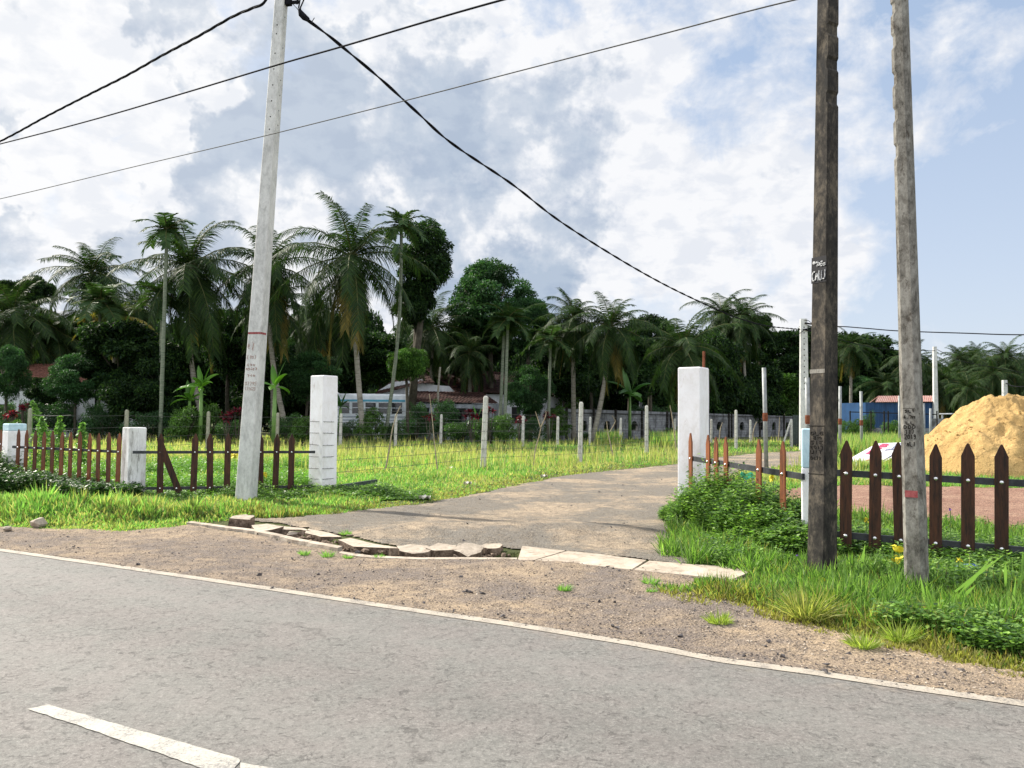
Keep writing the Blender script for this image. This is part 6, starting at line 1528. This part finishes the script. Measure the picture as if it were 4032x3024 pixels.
def m_field(x, y):
    ok = inside(big, x, y) & ~inside(drp2, x + (vnoise(x, y, 1.6, 4) - .5) * .45, y + (vnoise(x, y, 2.1, 8) - .5) * .5) & ~inside(yard, x + (vnoise(x, y, 1.5, 14) - .5) * .5, y + (vnoise(x, y, 2.1, 18) - .5) * .5)
    ok &= ((x - SC.x) / 1.15) ** 2 + (y - SC.y) ** 2 > 2.75 ** 2
    ok &= ~inside(shp2, x, y + .12)
    return ok
ddist = lambda x, y: seg_dist([DRIVE[i] for i in range(1, 14)], x, y)
def h_field(x, y, g):
    h = .07 + .30 * fbm(x, y, .5, 21) ** 1.5 + .12 * (fbm(x, y, 2.3, 22) - .5)
    dd = ddist(x, y); h *= .28 + .72 * sstep(.15, 2.4, dd + (vnoise(x, y, 1.3, 5) - .5) * .8)
    h *= 1 + .35 * sstep(35, 50, y)
    near_ = y < 17.2; b = G(380, 2040); tuft_ = np.exp(-(((x - b.x) / 2.3) ** 2 + ((y - b.y + .1) / .7) ** 2))
    h = np.where((y < 18) & (x < -2.5), (.04 + .18 * fbm(x, y, 1.6, 9) ** 1.5 + .28 * tuft_ * (.35 + fbm(x, y, 2.5, 19))) * (.5 + 1.0 * vnoise(x, y, 4.5, 29)), h)
    edge = seg_dist([p for p in field_near], x, y); h = np.where(y < 17, h * (.35 + .65 * sstep(.0, .5, edge)), h)
    return h * g.uniform(.45, 1.15, len(x))
def c_field(x, y, c, g):
    f = fbm(x, y, .28, 61); dry = (g.random(len(x)) < np.clip((f - .45) * 2.2, 0, .6) + .14)[:, None]
    c = c * (.78 + .5 * fbm(x, y, .9, 63))[:, None]; c = np.where(dry, pick(DRY, len(x), .2, g), c)
    back_dry = (y > 30) & (x < -3.2) & (g.random(len(x)) < .35); c = np.where(back_dry[:, None], pick(DRY, len(x), .2, g), c)
    sh_ = (y < 18) & (x < -2.5) & (vnoise(x, y, 3.1, 93) * (g.random(len(x)) + .6) > .78); c = np.where(sh_[:, None], pick([(.09, .15, .035), (.06, .11, .03), (.20, .19, .07)], len(x), .2, g), c)
    near_dd = (ddist(x, y) < .8) & (y < 40) & (g.random(len(x)) < .35); c = np.where(near_dd[:, None], pick([(.22, .20, .06), (.14, .13, .04)], len(x), .2, g), c)
    return c
blades('grass', 330000, 9.5, 66, -500, 4500, m_field, h_field, GREEN, 1, (.007, .0008), 'bright green grass of the field', cfun=c_field, lean=.75)
blades('seed_grass', 9000, 24, 62, -300, 3400, lambda x, y: m_field(x, y) & (fbm(x, y, .35, 71) > .52), lambda x, y, g: g.uniform(.35, .75, len(x)), DRY, 2, (.003, .0005), 'tall dry seed stalks standing out of the field grass', lean=.3)
def m_tall(x, y):
    px = 2016 + x / y * F
    return (px > 3205) & (px < 3640) & (y > 32) & (y < 56) | (px > 2560) & (px < 2680) & (y > 45) & (y < 57) | (px > 2360) & (px < 2440) & (y > 50) & (y < 57)
blades('tall_grass', 26000, 30, 58, 2300, 3700, m_tall, lambda x, y, g: g.uniform(.5, 1.25, len(x)), DRY + GREEN, 3, (.006, .0008), 'tall pale seeding grass around the pipes', lean=.35)
def m_board(x, y):
    px = 2016 + x / y * F
    return (px > 3270) & (px < 3640) & (y > 25.8) & (y < 30) & ~((y > 27.6) & (px < 3480))
blades('tall_grass', 3500, 25.5, 31, 3250, 3650, m_board, lambda x, y, g: g.uniform(.25, .6, len(x)), DRY + GREEN, 31, (.006, .0006), 'rank grass round the tilted hoarding', lean=.5)
FA = Vector((X(2723, 12.9), 12.9, 0)); FB = Vector((X(3156, 9.75), 9.75, 0)); FC = Vector((X(4400, 8.4), 8.4, 0))
# right hand verge
verge = [tuple(G(*p))[:2] for p in ((2500, 2312), (2608, 2367), (2840, 2403), (3115, 2468), (3368, 2533), (3585, 2562), (3730, 2620), (4032, 2672), (4500, 2760), (4700, 2130), (4032, 2100), (3650, 2080), (3290, 2030), (3130, 1975), (2990, 1965), (2850, 1968), (2745, 1995), (2690, 2060), (2640, 2110), (2600, 2150), (2650, 2205), (2720, 2240), (2990, 2262), (2900, 2300), (2700, 2320))]
VE = [Vector((p[0], p[1], 0)) for p in verge[:9]]
def m_verge(x, y):
    ok = inside(verge, x + (vnoise(x, y, 3, 4) - .5) * .25, y + (vnoise(x, y, 3.5, 8) - .5) * .3)
    ok &= seg_dist([G(3250, 2285), G(3500, 2290)], x, y) > .10
    return ok & ~(inside(slab_px, x, y) & (x < G(2900, 2290).x))
edge_d = lambda x, y: seg_dist(VE, x, y)
def h_verge(x, y, g):
    e = edge_d(x, y); h = .12 + .24 * fbm(x, y, 1.6, 33) ** 1.2; h *= (.28 + .72 * sstep(.05, .8, e)) * (.30 + .70 * sstep(.25, 1.0, seg_dist([FB, FC], x, y))) * (.6 + .9 * vnoise(x, y, 5, 66)) * (.25 + .75 * sstep(.05, .6, seg_dist([G(2480, 2290), G(2700, 2300), G(2930, 2310)], x, y)))
    return h * g.uniform(.5, 1.3, len(x))
def c_verge(x, y, c, g):
    e = edge_d(x, y); f = fbm(x, y, 1.1, 44); dry = g.random(len(x)) < np.clip(.75 - e * .9, .08, .7) * (.4 + 1.2 * (f > .5))
    return np.where(dry[:, None], pick([(.26, .25, .06), (.20, .20, .05), (.16, .13, .05), (.33, .30, .11)], len(x), .2, g), c)
blades('verge_grass', 95000, 4.3, 15, 2450, 4450, m_verge, h_verge, LUSH, 5, (.0075, .0004), 'lush grass of the right hand verge', lean=1.0, power=2, tuft=.6, cfun=c_verge)
def weeds(name, n, y0, y1, pxa, pxb, mask, hf, cols, seed, size=.03, label=None, k=7, stemc=(.08, .14, .03)):
    """little leafy stems: each stem carries k leaves"""
    g = np.random.default_rng(seed); x, y, z = scatter(n, y0, y1, pxa, pxb, g, mask, 2); h = hf(x, y, g); kp = h > .01; x, y, z, h = x[kp], y[kp], z[kp], h[kp]; n = len(x); lv = Leaves()
    a = g.uniform(0, 2 * PI, n); ln = g.uniform(.0, .5, n); d = unit(np.stack([np.cos(a) * ln, np.sin(a) * ln, np.ones(n)], 1)); b = np.stack([x, y, z], 1)
    sd = unit(np.cross(d, g.normal(size=(n, 3)))); lv.add(b, d, sd, h, .004, 0, stemc)
    tone = g.uniform(.7, 1.25, (n, 1))
    for i in range(k):
        t = (.25 + .75 * (i + g.uniform(0, .6, n)) / k)[:, None]; p = b + d * h[:, None] * np.minimum(t, 1); aa = a + i * 2.4 + g.uniform(-.4, .4, n); o = unit(np.stack([np.cos(aa), np.sin(aa), g.uniform(-.1, .7, n)], 1)); s2 = unit(np.cross(o, UP) + g.normal(0, .25, (n, 3)))
        lv.add(p, o, s2, size * g.uniform(.7, 1.4, n), size * .55 * g.uniform(.8, 1.2, n), size * g.uniform(0, .35, n), pick(cols, n, .2, g) * tone)
    me = lv.mesh(name, True); return tag(link(name, me, 'leaf_weed'), label, 'weeds', kind='stuff')
WG = [(.085, .17, .035), (.15, .28, .05), (.24, .38, .09), (.045, .10, .025)]
weeds('weeds', 8500, 4.4, 12, 2500, 4450, lambda x, y: m_verge(x, y) & (edge_d(x, y) > .35) & (x > G(3050, 2400).x) & (fbm(x, y, 1.2, 57) > .50), lambda x, y, g: (.08 + .22 * fbm(x, y, 1.7, 52)) * g.uniform(.5, 1.25, len(x)), WG, 6, .052, 'low leafy weeds mixed in the right hand verge')
def m_bush(x, y): return (seg_dist([FA + Vector((.1, .1, 0)), FB], x, y) < .62 + .25 * (vnoise(x, y, 1.5, 2) - .5)) & (seg_dist([FA - Vector((.25, -.3, 0)), FA], x, y) > .12)
def h_bush(x, y, g):
    t = np.clip(((x - FA.x) * (FB.x - FA.x) + (y - FA.y) * (FB.y - FA.y)) / ((FB - FA).length ** 2), 0, 1); d = seg_dist([FA, FB], x, y); prof = np.interp(t, [0, .12, .3, .5, .62, .72, .85, 1], [.28, .55, .86, .95, .74, .74, .60, .40])
    return prof * (1 - .75 * (d / .75) ** 2) * (.45 + 1.0 * fbm(x, y, 3.0, 6)) * g.uniform(.55, 1.1, len(x))
weeds('weed_thicket', 9500, 9, 14, 2500, 3300, m_bush, h_bush, WG, 7, .062, 'leafy thicket of weeds growing through the slanting picket section', 12)
def m_back(x, y): return (seg_dist([FB + Vector((.3, .35, 0)), FC + Vector((0, .35, 0))], x, y) < .55 + .3 * (vnoise(x, y, 1.6, 2) - .5))
weeds('weed_thicket', 6000, 7.5, 12, 3100, 4600, m_back, lambda x, y, g: (.12 + .26 * fbm(x, y, 1.3, 26)) * g.uniform(.5, 1.1, len(x)), WG, 8, .055, 'leafy weeds behind the near picket fence', 9)
# weeds at the left fence
LA = Vector((X(0, 18.2), 18.2, 0)); LB_ = Vector((X(500, 15.9), 15.9, 0)); LC = Vector((X(1240, 16.9), 16.9, 0))
DK = [(.030, .075, .022), (.045, .11, .025), (.022, .055, .018), (.07, .13, .03)]
weeds('weed_thicket', 9000, 13, 19.5, -300, 560, lambda x, y: seg_dist([LA - Vector((2, -.8, 0)), LB_ - Vector((0, .35, 0))], x, y) < .5, lambda x, y, g: np.interp(x, [-11.3, -10.6, -9.3, -8.0], [.85, .60, .50, .42]) * (.4 + 1.0 * fbm(x, y, 1.2, 8)) * g.uniform(.4, 1, len(x)), DK, 9, .075, 'dark weeds round the foot of the left picket section', 9)
weeds('weeds', 12000, 13.6, 21, 480, 1700, lambda x, y: (seg_dist([LB_, LC + Vector((1.5, 0, 0)), LC + Vector((2.8, .3, 0))], x, y) < 1.0), lambda x, y, g: (.03 + .34 * fbm(x, y, 1.6, 18) ** 1.5) * (1 - .8 * sstep(.3, 1.0, seg_dist([LB_, LC + Vector((1.5, 0, 0)), LC + Vector((2.8, .3, 0))], x, y))) * g.uniform(.4, 1.2, len(x)), WG, 10, .06, 'leafy weeds under the gapped picket section', 7)
weeds('field_weeds', 12000, 17, 27, -200, 1250, lambda x, y: m_field(x, y) & (fbm(x, y, .6, 78) > .45), lambda x, y, g: (.15 + .35 * fbm(x, y, .7, 28)) * g.uniform(.5, 1.1, len(x)), [(.10, .24, .03), (.14, .30, .04), (.18, .34, .05)], 11, .07, 'bright broad-leaved weeds behind the left fence', 7)
# tall climbing weeds at the far left
for i, (px, pyt, Y, w, lb) in enumerate(((165, 1645, 23, .55, 'tall pale creeper right of the old post at the far left'), (235, 1640, 23, .4, 'narrow leafy weed standing above the closely set boards'), (325, 1665, 22, .35, 'upright weed above the middle of the left picket section'), (125, 1580, 27, .3, 'thin vine climbing past the old post at the far left'))):
    z = Z(px, pyt, Y); b = Vector((X(px, Y), Y, 0)); g = np.random.default_rng(900 + i); n = 900; t = g.random(n); c = np.stack([g.normal(0, w * .5, n) * (1.05 - t), g.normal(0, w * .4, n) * (1.05 - t), t * z], 1)
    if i == 3: c[:, 0] += (1 - t) * .9
    o = unit(g.normal(size=(n, 3)) + np.array([0, 0, .3])); lv = Leaves(); lv.add(c, o, unit(np.cross(o, g.normal(size=(n, 3)))), .085 * g.uniform(.6, 1.3, n), .06, .02, pick([(.13, .25, .06), (.18, .32, .08), (.08, .18, .04)], n, .2, g)); me = lv.mesh('weed', True)
    root = empty('tall_weed', b, lb, 'weed'); q = link('foliage', me, 'leaf_weed', root); mb = MB(); mb.tube([b, b + Vector((.03, 0, z * .5)), b + Vector((0, 0, z * .95))], .012, 5); mb.build('stem', 'areca_shaft', root)
# single tufts on bare ground
def tuft(px, py, r, h, label, seed, cols=GREEN, n=160, name='grass_tuft', w=.006):
    p = G(px, py); g = np.random.default_rng(seed); z = Hs(p.x, p.y); a = g.uniform(0, 2 * PI, n); rr = r * .35 * np.sqrt(g.random(n)); b = np.stack([np.cos(a) * rr, np.sin(a) * rr, np.zeros(n)], 1); ln = g.uniform(.1, 1.5, n); a2 = a + g.normal(0, .5, n)
    d = unit(np.stack([np.cos(a2) * ln, np.sin(a2) * ln, np.ones(n)], 1)); lv = Leaves(); lv.add(b, d, unit(np.cross(d, g.normal(size=(n, 3)))), h * g.uniform(.5, 1.2, n), w, h * g.uniform(.05, .4, n), pick(cols, n, .2, g)); me = lv.mesh(name)
    return tag(link(name, me, 'leaf_grass', None, (p.x, p.y, z + .01)), label, 'grass tuft', 'grass tufts on the bare ground')
for i, a in enumerate(((1200, 2188, .10, .09, 'small grass tuft at the shoulder side of the drain, left of a bigger one'), (1290, 2196, .14, .11, 'bright grass tuft on the sandy lip of the drain'), (1370, 2200, .12, .06, 'flat sparse tuft right of the bright one by the drain'), (1490, 2202, .10, .07, 'thin tuft in front of the long broken plate'), (1362, 2112, .16, .09, 'grass tuft between the broken plates and the gravel drive'), (2222, 2333, .12, .09, 'lone small tuft in the middle of the shoulder'), (2560, 2312, .16, .10, 'tuft at the tip of the right hand verge'),
        (2830, 2462, .20, .12, 'pale tuft on bare sand left of the verge clump'), (3400, 2560, .20, .15, 'bright tuft at the front of the right hand verge'), (2565, 2345, .12, .05, 'flat tuft right of the verge tip'), (3545, 2535, .2, .2, 'upright tuft of thin stalks at the verge front'))):
    tuft(*a, 500 + i, cols=GREEN if i not in (7, 8, 10) else [(.30, .34, .09), (.24, .30, .07), (.18, .25, .05)], n=110 if i not in (7, 8, 10) else 230)
tuft(3180, 2450, .30, .34, 'big yellowing clump of grass in front of the dark pole', 520, [(.26, .25, .07), (.20, .22, .06), (.12, .17, .04), (.34, .32, .12)], 420)
tuft(3260, 2420, .25, .30, 'greener clump beside the yellowing one', 521, [(.2, .25, .05), (.14, .2, .04)], 300)
# broad reed blades at the right
def reeds(pts, label, seed):
    root = empty('reed_plant', G(*pts[0]), label, 'reed', 'broad reed blades on the right verge'); base = root.location
    for i, (b, t, Y, w) in enumerate(pts[1]):
        p0 = P(b[0], b[1], Y); p1 = P(t[0], t[1], Y - .05); lv = Leaves(); d = np.array(p1 - p0)[None]; sd = np.cross(d, np.array([[.1, 1, .1]])); lv.add(np.array(p0 - base)[None], d, sd, np.linalg.norm(d), w, 0.02, np.array([[.20, .33, .09]]))
        me = lv.mesh('blade'); q = link('blade', me, 'leaf_grass', root)
reeds([(3800, 2420), [((3700, 2440), (3912, 2178), 6.9, .035), ((3760, 2330), (3960, 2170), 6.9, .03), ((3775, 2370), (3845, 2290), 6.85, .03)]], 'long reed blades slanting up to the right in front of the near pickets', 1)
reeds([(3640, 2400), [((3648, 2400), (3622, 2250), 6.9, .022), ((3715, 2430), (3790, 2320), 6.8, .02), ((3700, 2460), (3780, 2370), 6.7, .02)]], 'slim reed blades just right of the mottled pole foot', 2)
reeds([(3395, 2240), [((3392, 2245), (3406, 2132), 8.2, .03), ((3420, 2245), (3435, 2198), 8.1, .02)]], 'single upright reed blade between the two near poles', 3)
reeds([(3960, 2420), [((3960, 2310), (3958, 2195), 7.2, .028), ((3975, 2480), (4002, 2250), 6.7, .026), ((4000, 2320), (4040, 2235), 7.0, .03), ((4025, 2260), (4028, 2160), 7.2, .025), ((3935, 2290), (3945, 2215), 7.3, .02)]], 'upright reed blades at the right edge of the photo', 4)
reeds([(3900, 2440), [((3815, 2410), (3910, 2425), 6.5, .04), ((3915, 2440), (3905, 2393), 6.4, .035), ((3920, 2500), (4060, 2445), 6.2, .03), ((3880, 2490), (3960, 2440), 6.3, .02), ((3520, 2400), (3560, 2330), 6.9, .018), ((3518, 2480), (3540, 2380), 6.5, .018)]], 'flat-lying reed blades low in the right hand verge', 5)
# yellow leaf plants and flowers
def flower(px, py, Y, s, label, seed, col='flower_yellow', n=9, name='yellow_flower', leafy=False, group='yellow flowers in the weeds'):
    g = np.random.default_rng(seed); c = P(px, py, Y); mb = MB()
    for k in range(n):
        o = g.normal(size=3); o /= np.linalg.norm(o); u_ = Vector(o); v_ = u_.cross(Vector(g.normal(size=3))).normalized(); p = c + Vector(g.uniform(-1, 1, 3)) * s * .55; r_ = s * g.uniform(.3, .5)
        w_ = u_.cross(v_); q = [p + (v_ * math.cos(t) + w_ * math.sin(t) * .8) * r_ * (1 + .15 * math.sin(3 * t)) + u_ * r_ * .2 * math.sin(2 * t) for t in [2 * PI * j / 8 for j in range(8)]]; mb.add([p] + q, [(0, 1 + j, 1 + (j + 1) % 8) for j in range(8)])
    b = Vector((c.x, c.y, 0)); root = empty(name, b, label, 'flower', group); mb.build('petals', col, root); mb = MB(); mb.tube([b, c - Vector((0, 0, s * .3))], .005, 4); mb.build('stem', 'areca_shaft', root)
for i, a in enumerate(((3532, 2158, 8.3, .075, 'big yellow leafy bloom left of the mottled pole, the upper one'), (3538, 2203, 8.2, .075, 'yellow bloom left of the mottled pole, the lower one'), (3245, 2290, 7.6, .055, 'yellow bloom in the grass at the dark pole foot'), (3088, 2318, 7.6, .04, 'small yellow bloom left of the dark pole foot'), (3172, 2282, 7.8, .035, 'pale yellow bloom touching the dark pole foot'), (3780, 2203, 8.1, .045, 'pale yellow bloom under the near pickets'), (3412, 2048, 9.9, .045, 'yellow bloom behind the first near pickets'), (2752, 1950, 12.7, .08, 'yellow bloom between the first two orange boards'), (2788, 2058, 11.8, .06, 'yellow bloom at the left side of the thicket'), (2905, 2000, 11.4, .05, 'yellow bloom in the middle of the thicket'), (3045, 1882, 11.2, .08, 'yellow-green bloom behind the last orange boards'), (3130, 2015, 10.4, .05, 'pale bloom left of the blue-topped pillar'), (1042, 1868, 17.6, .10, 'yellow bloom right of the white pole'), (925, 1790, 18.5, .12, 'yellow bloom left of the white pole'))):
    flower(*a, 600 + i)
for i, a in enumerate(((3138, 2186, 9.0, .025, 'purple flower just left of the blue-topped pillar foot'), (3742, 2007, 9.4, .028, 'purple flower between the right near pickets'), (2965, 1897, 12, .03, 'purple flower left of the widest orange board'), (2937, 1895, 12.1, .03, 'purple flower on top of the thicket'), (3010, 1900, 11.7, .03, 'purple flower right of the widest orange board'))):
    flower(*a, 700 + i, col='flower_purple', n=6, name='purple_flower', group='purple flowers in the weeds')
# ================================================================== SKY AND SUN
SUN_AZ = R(-58); SUN_EL = R(40)
sd_ = Vector((math.sin(SUN_AZ) * math.cos(SUN_EL), math.cos(SUN_AZ) * math.cos(SUN_EL), math.sin(SUN_EL)))
sl = bpy.data.lights.new('sun', 'SUN'); sl.energy = 4.7; sl.angle = R(1.2); sl.color = (1, .93, .82)
so = bpy.data.objects.new('sun', sl); COL.objects.link(so); so.rotation_euler = sd_.to_track_quat('Z', 'Y').to_euler(); so.location = (-20, 10, 30)
w = bpy.data.worlds.new('World'); scene.world = w; w.use_nodes = True
t = NT(w); bg = t.n['Background']
sky = t.new('ShaderNodeTexSky'); sky.sky_type = 'NISHITA'; sky.sun_disc = False; sky.sun_elevation = SUN_EL; sky.sun_rotation = SUN_AZ % (2 * PI); sky.air_density = 1.0; sky.dust_density = 1.5; sky.ozone_density = 1.2
tc = t.new('ShaderNodeTexCoord').outputs['Generated']
nrm = t.new('ShaderNodeVectorMath', operation='NORMALIZE'); t.link(tc, nrm.inputs[0]); D = nrm.outputs[0]
sx = t.new('ShaderNodeSeparateXYZ'); t.link(D, sx.inputs[0])
den = t.math('MAXIMUM', t.math('ADD', sx.outputs[2], .10), .04)
cb = t.new('ShaderNodeCombineXYZ'); t.link(t.math('DIVIDE', sx.outputs[0], den), cb.inputs[0]); t.link(t.math('DIVIDE', sx.outputs[1], den), cb.inputs[1])
PL = cb.outputs[0]
wn = t.new('ShaderNodeTexNoise'); wn.inputs['Scale'].default_value = 5.5; wn.inputs['Detail'].default_value = 6; wn.inputs['Roughness'].default_value = .6; t.link(D, wn.inputs['Vector'])
w1 = t.new('ShaderNodeVectorMath', operation='MULTIPLY_ADD'); t.link(wn.outputs['Color'], w1.inputs[0]); w1.inputs[1].default_value = (.42, .42, .42); w1.inputs[2].default_value = (-.21, -.21, -.21)
w2 = t.new('ShaderNodeVectorMath', operation='ADD'); t.link(D, w2.inputs[0]); t.link(w1.outputs[0], w2.inputs[1]); w3 = t.new('ShaderNodeVectorMath', operation='NORMALIZE'); t.link(w2.outputs[0], w3.inputs[0]); DW = w3.outputs[0]
def blob(px, py, rad, amt):
    d = ray(px, py).normalized(); v = t.new('ShaderNodeVectorMath', operation='DOT_PRODUCT'); t.link(DW, v.inputs[0]); v.inputs[1].default_value = d
    m = t.new('ShaderNodeMapRange'); m.interpolation_type = 'SMOOTHSTEP'; t.link(v.outputs['Value'], m.inputs[0]); m.inputs[1].default_value = math.cos(rad / F * 1.0); m.inputs[2].default_value = 1.0; m.inputs[3].default_value = 0; m.inputs[4].default_value = amt
    return m.outputs[0]
def total(base, bl):
    s = base
    for b in bl: s = t.math('ADD', s, blob(*b))
    return s
big_ = t.noise(PL, 1.15, 9, .58, .5); fine = t.noise(PL, 4.6, 7, .60, .35); fine2 = t.noise(D, 6.5, 10, .62, .35)
mp0 = t.new('ShaderNodeMapping'); mp0.inputs['Scale'].default_value = (1, 1, 1.4); t.link(D, mp0.inputs['Vector']); mott0 = t.noise(mp0.outputs[0], 17, 7, .6, .4)
cov = t.math('ADD', t.math('MULTIPLY', fine2, .62), t.math('MULTIPLY', mott0, .38))
cov = total(cov, [(300, 250, 1500, .10), (900, 600, 1100, .07), (1750, 800, 1000, .12), (2300, 500, 800, .07), (1100, 1100, 700, .05), (1250, 80, 420, -.12), (2130, 130, 260, -.16), (2700, 330, 420, -.09), (3850, 250, 1200, -.095), (4000, 1100, 900, -.09), (3180, 1230, 220, .14), (2450, 1450, 500, -.05), (900, 1500, 900, -.02), (2050, 420, 480, .05), (2900, 750, 900, .10), (3300, 550, 600, .05)])
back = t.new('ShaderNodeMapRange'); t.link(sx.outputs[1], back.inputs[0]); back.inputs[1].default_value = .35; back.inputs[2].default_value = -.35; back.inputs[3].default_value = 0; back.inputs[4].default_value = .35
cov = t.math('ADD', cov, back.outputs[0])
m1 = t.ramp(cov, [(.41, 0.0), (.49, .45), (.57, 1.0)])
# where the clouds are thick and grey-blue underneath
gr_ = t.math('ADD', t.math('MULTIPLY', t.noise(D, 4.2, 8, .56, .6), .75), t.math('MULTIPLY', t.noise(D, 16, 5, .6), .25))
gr_ = t.math('ADD', gr_, t.math('MULTIPLY', t.math('SUBTRACT', cov, .60), .55))
gr_ = total(gr_, [(1000, 330, 420, .16), (180, 170, 300, .13), (60, 900, 420, .12), (500, 800, 700, .10), (1400, 560, 520, .15), (1150, 640, 500, .12), (2050, 1040, 420, .12), (2000, 1200, 400, .12), (1500, 250, 420, .06), (350, 500, 350, -.20), (300, 120, 250, -.08), (1500, 380, 220, -.14), (800, 180, 170, -.14), (2900, 900, 1200, -.14), (140, 850, 200, -.20), (1100, 850, 350, -.18), (520, 950, 300, -.08), (1600, 760, 300, -.06), (2400, 150, 500, .06)])
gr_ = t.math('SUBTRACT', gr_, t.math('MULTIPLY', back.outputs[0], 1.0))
m2 = t.ramp(gr_, [(.53, 0.0), (.60, .7), (.68, 1.0)])
sk = t.mix(1.0, sky.outputs[0], (1, 1, 1), 'MULTIPLY')
K = .1                                             # strength of the background
c_white = (5.3, 5.35, 5.5); c_grey = (2.45, 2.98, 3.75); c_blue = (2.6, 3.3, 4.45); c_low = (4.1, 4.5, 5.2)
up = t.ramp(sx.outputs[2], [(.02, 1.0), (.42, 0.0)])
blue = t.mix(.22, t.mix(up, c_blue, c_low), sky.outputs[0])
cl = t.mix(t.math('MULTIPLY', m2, .92), c_white, c_grey)
mp_ = t.new('ShaderNodeMapping'); mp_.inputs['Scale'].default_value = (1, 1, 1.5); t.link(D, mp_.inputs['Vector']); mott = t.noise(mp_.outputs[0], 26, 5, .55, .3); tex = t.ramp(t.math('ADD', t.math('MULTIPLY', fine, .4), t.math('MULTIPLY', mott, .6)), [(.43, (.66, .72, .82)), (.53, (1, 1, 1))]); cl = t.mix(.42, cl, tex, 'MULTIPLY')
col = t.mix(m1, blue, cl)
# the thin veil close to the hidden sun
v = t.new('ShaderNodeVectorMath', operation='DOT_PRODUCT'); t.link(D, v.inputs[0]); v.inputs[1].default_value = sd_
gl = t.ramp(v.outputs['Value'], [(.55, 0.0), (1.0, 1.0)]); col = t.mix(t.math('MULTIPLY', gl, .30), col, (6.5, 6.4, 6.2))
col = t.mix(t.math('MULTIPLY', back.outputs[0], 2.6, clamp=True), col, (7.8, 8.1, 8.8))  # unseen sky behind the camera, brightened to fill the shaded pillar faces
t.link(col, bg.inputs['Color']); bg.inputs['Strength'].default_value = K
scene.view_settings.view_transform = 'Standard'; scene.view_settings.look = 'None'; scene.view_settings.gamma = 1; scene.view_settings.exposure = 0.84
scene.render.engine = 'CYCLES'
scene.cycles.max_bounces = 6; scene.cycles.diffuse_bounces = 3; scene.cycles.glossy_bounces = 2; scene.cycles.transmission_bounces = 4; scene.cycles.transparent_max_bounces = 4
scene.render.resolution_x = 1024; scene.render.resolution_y = 768
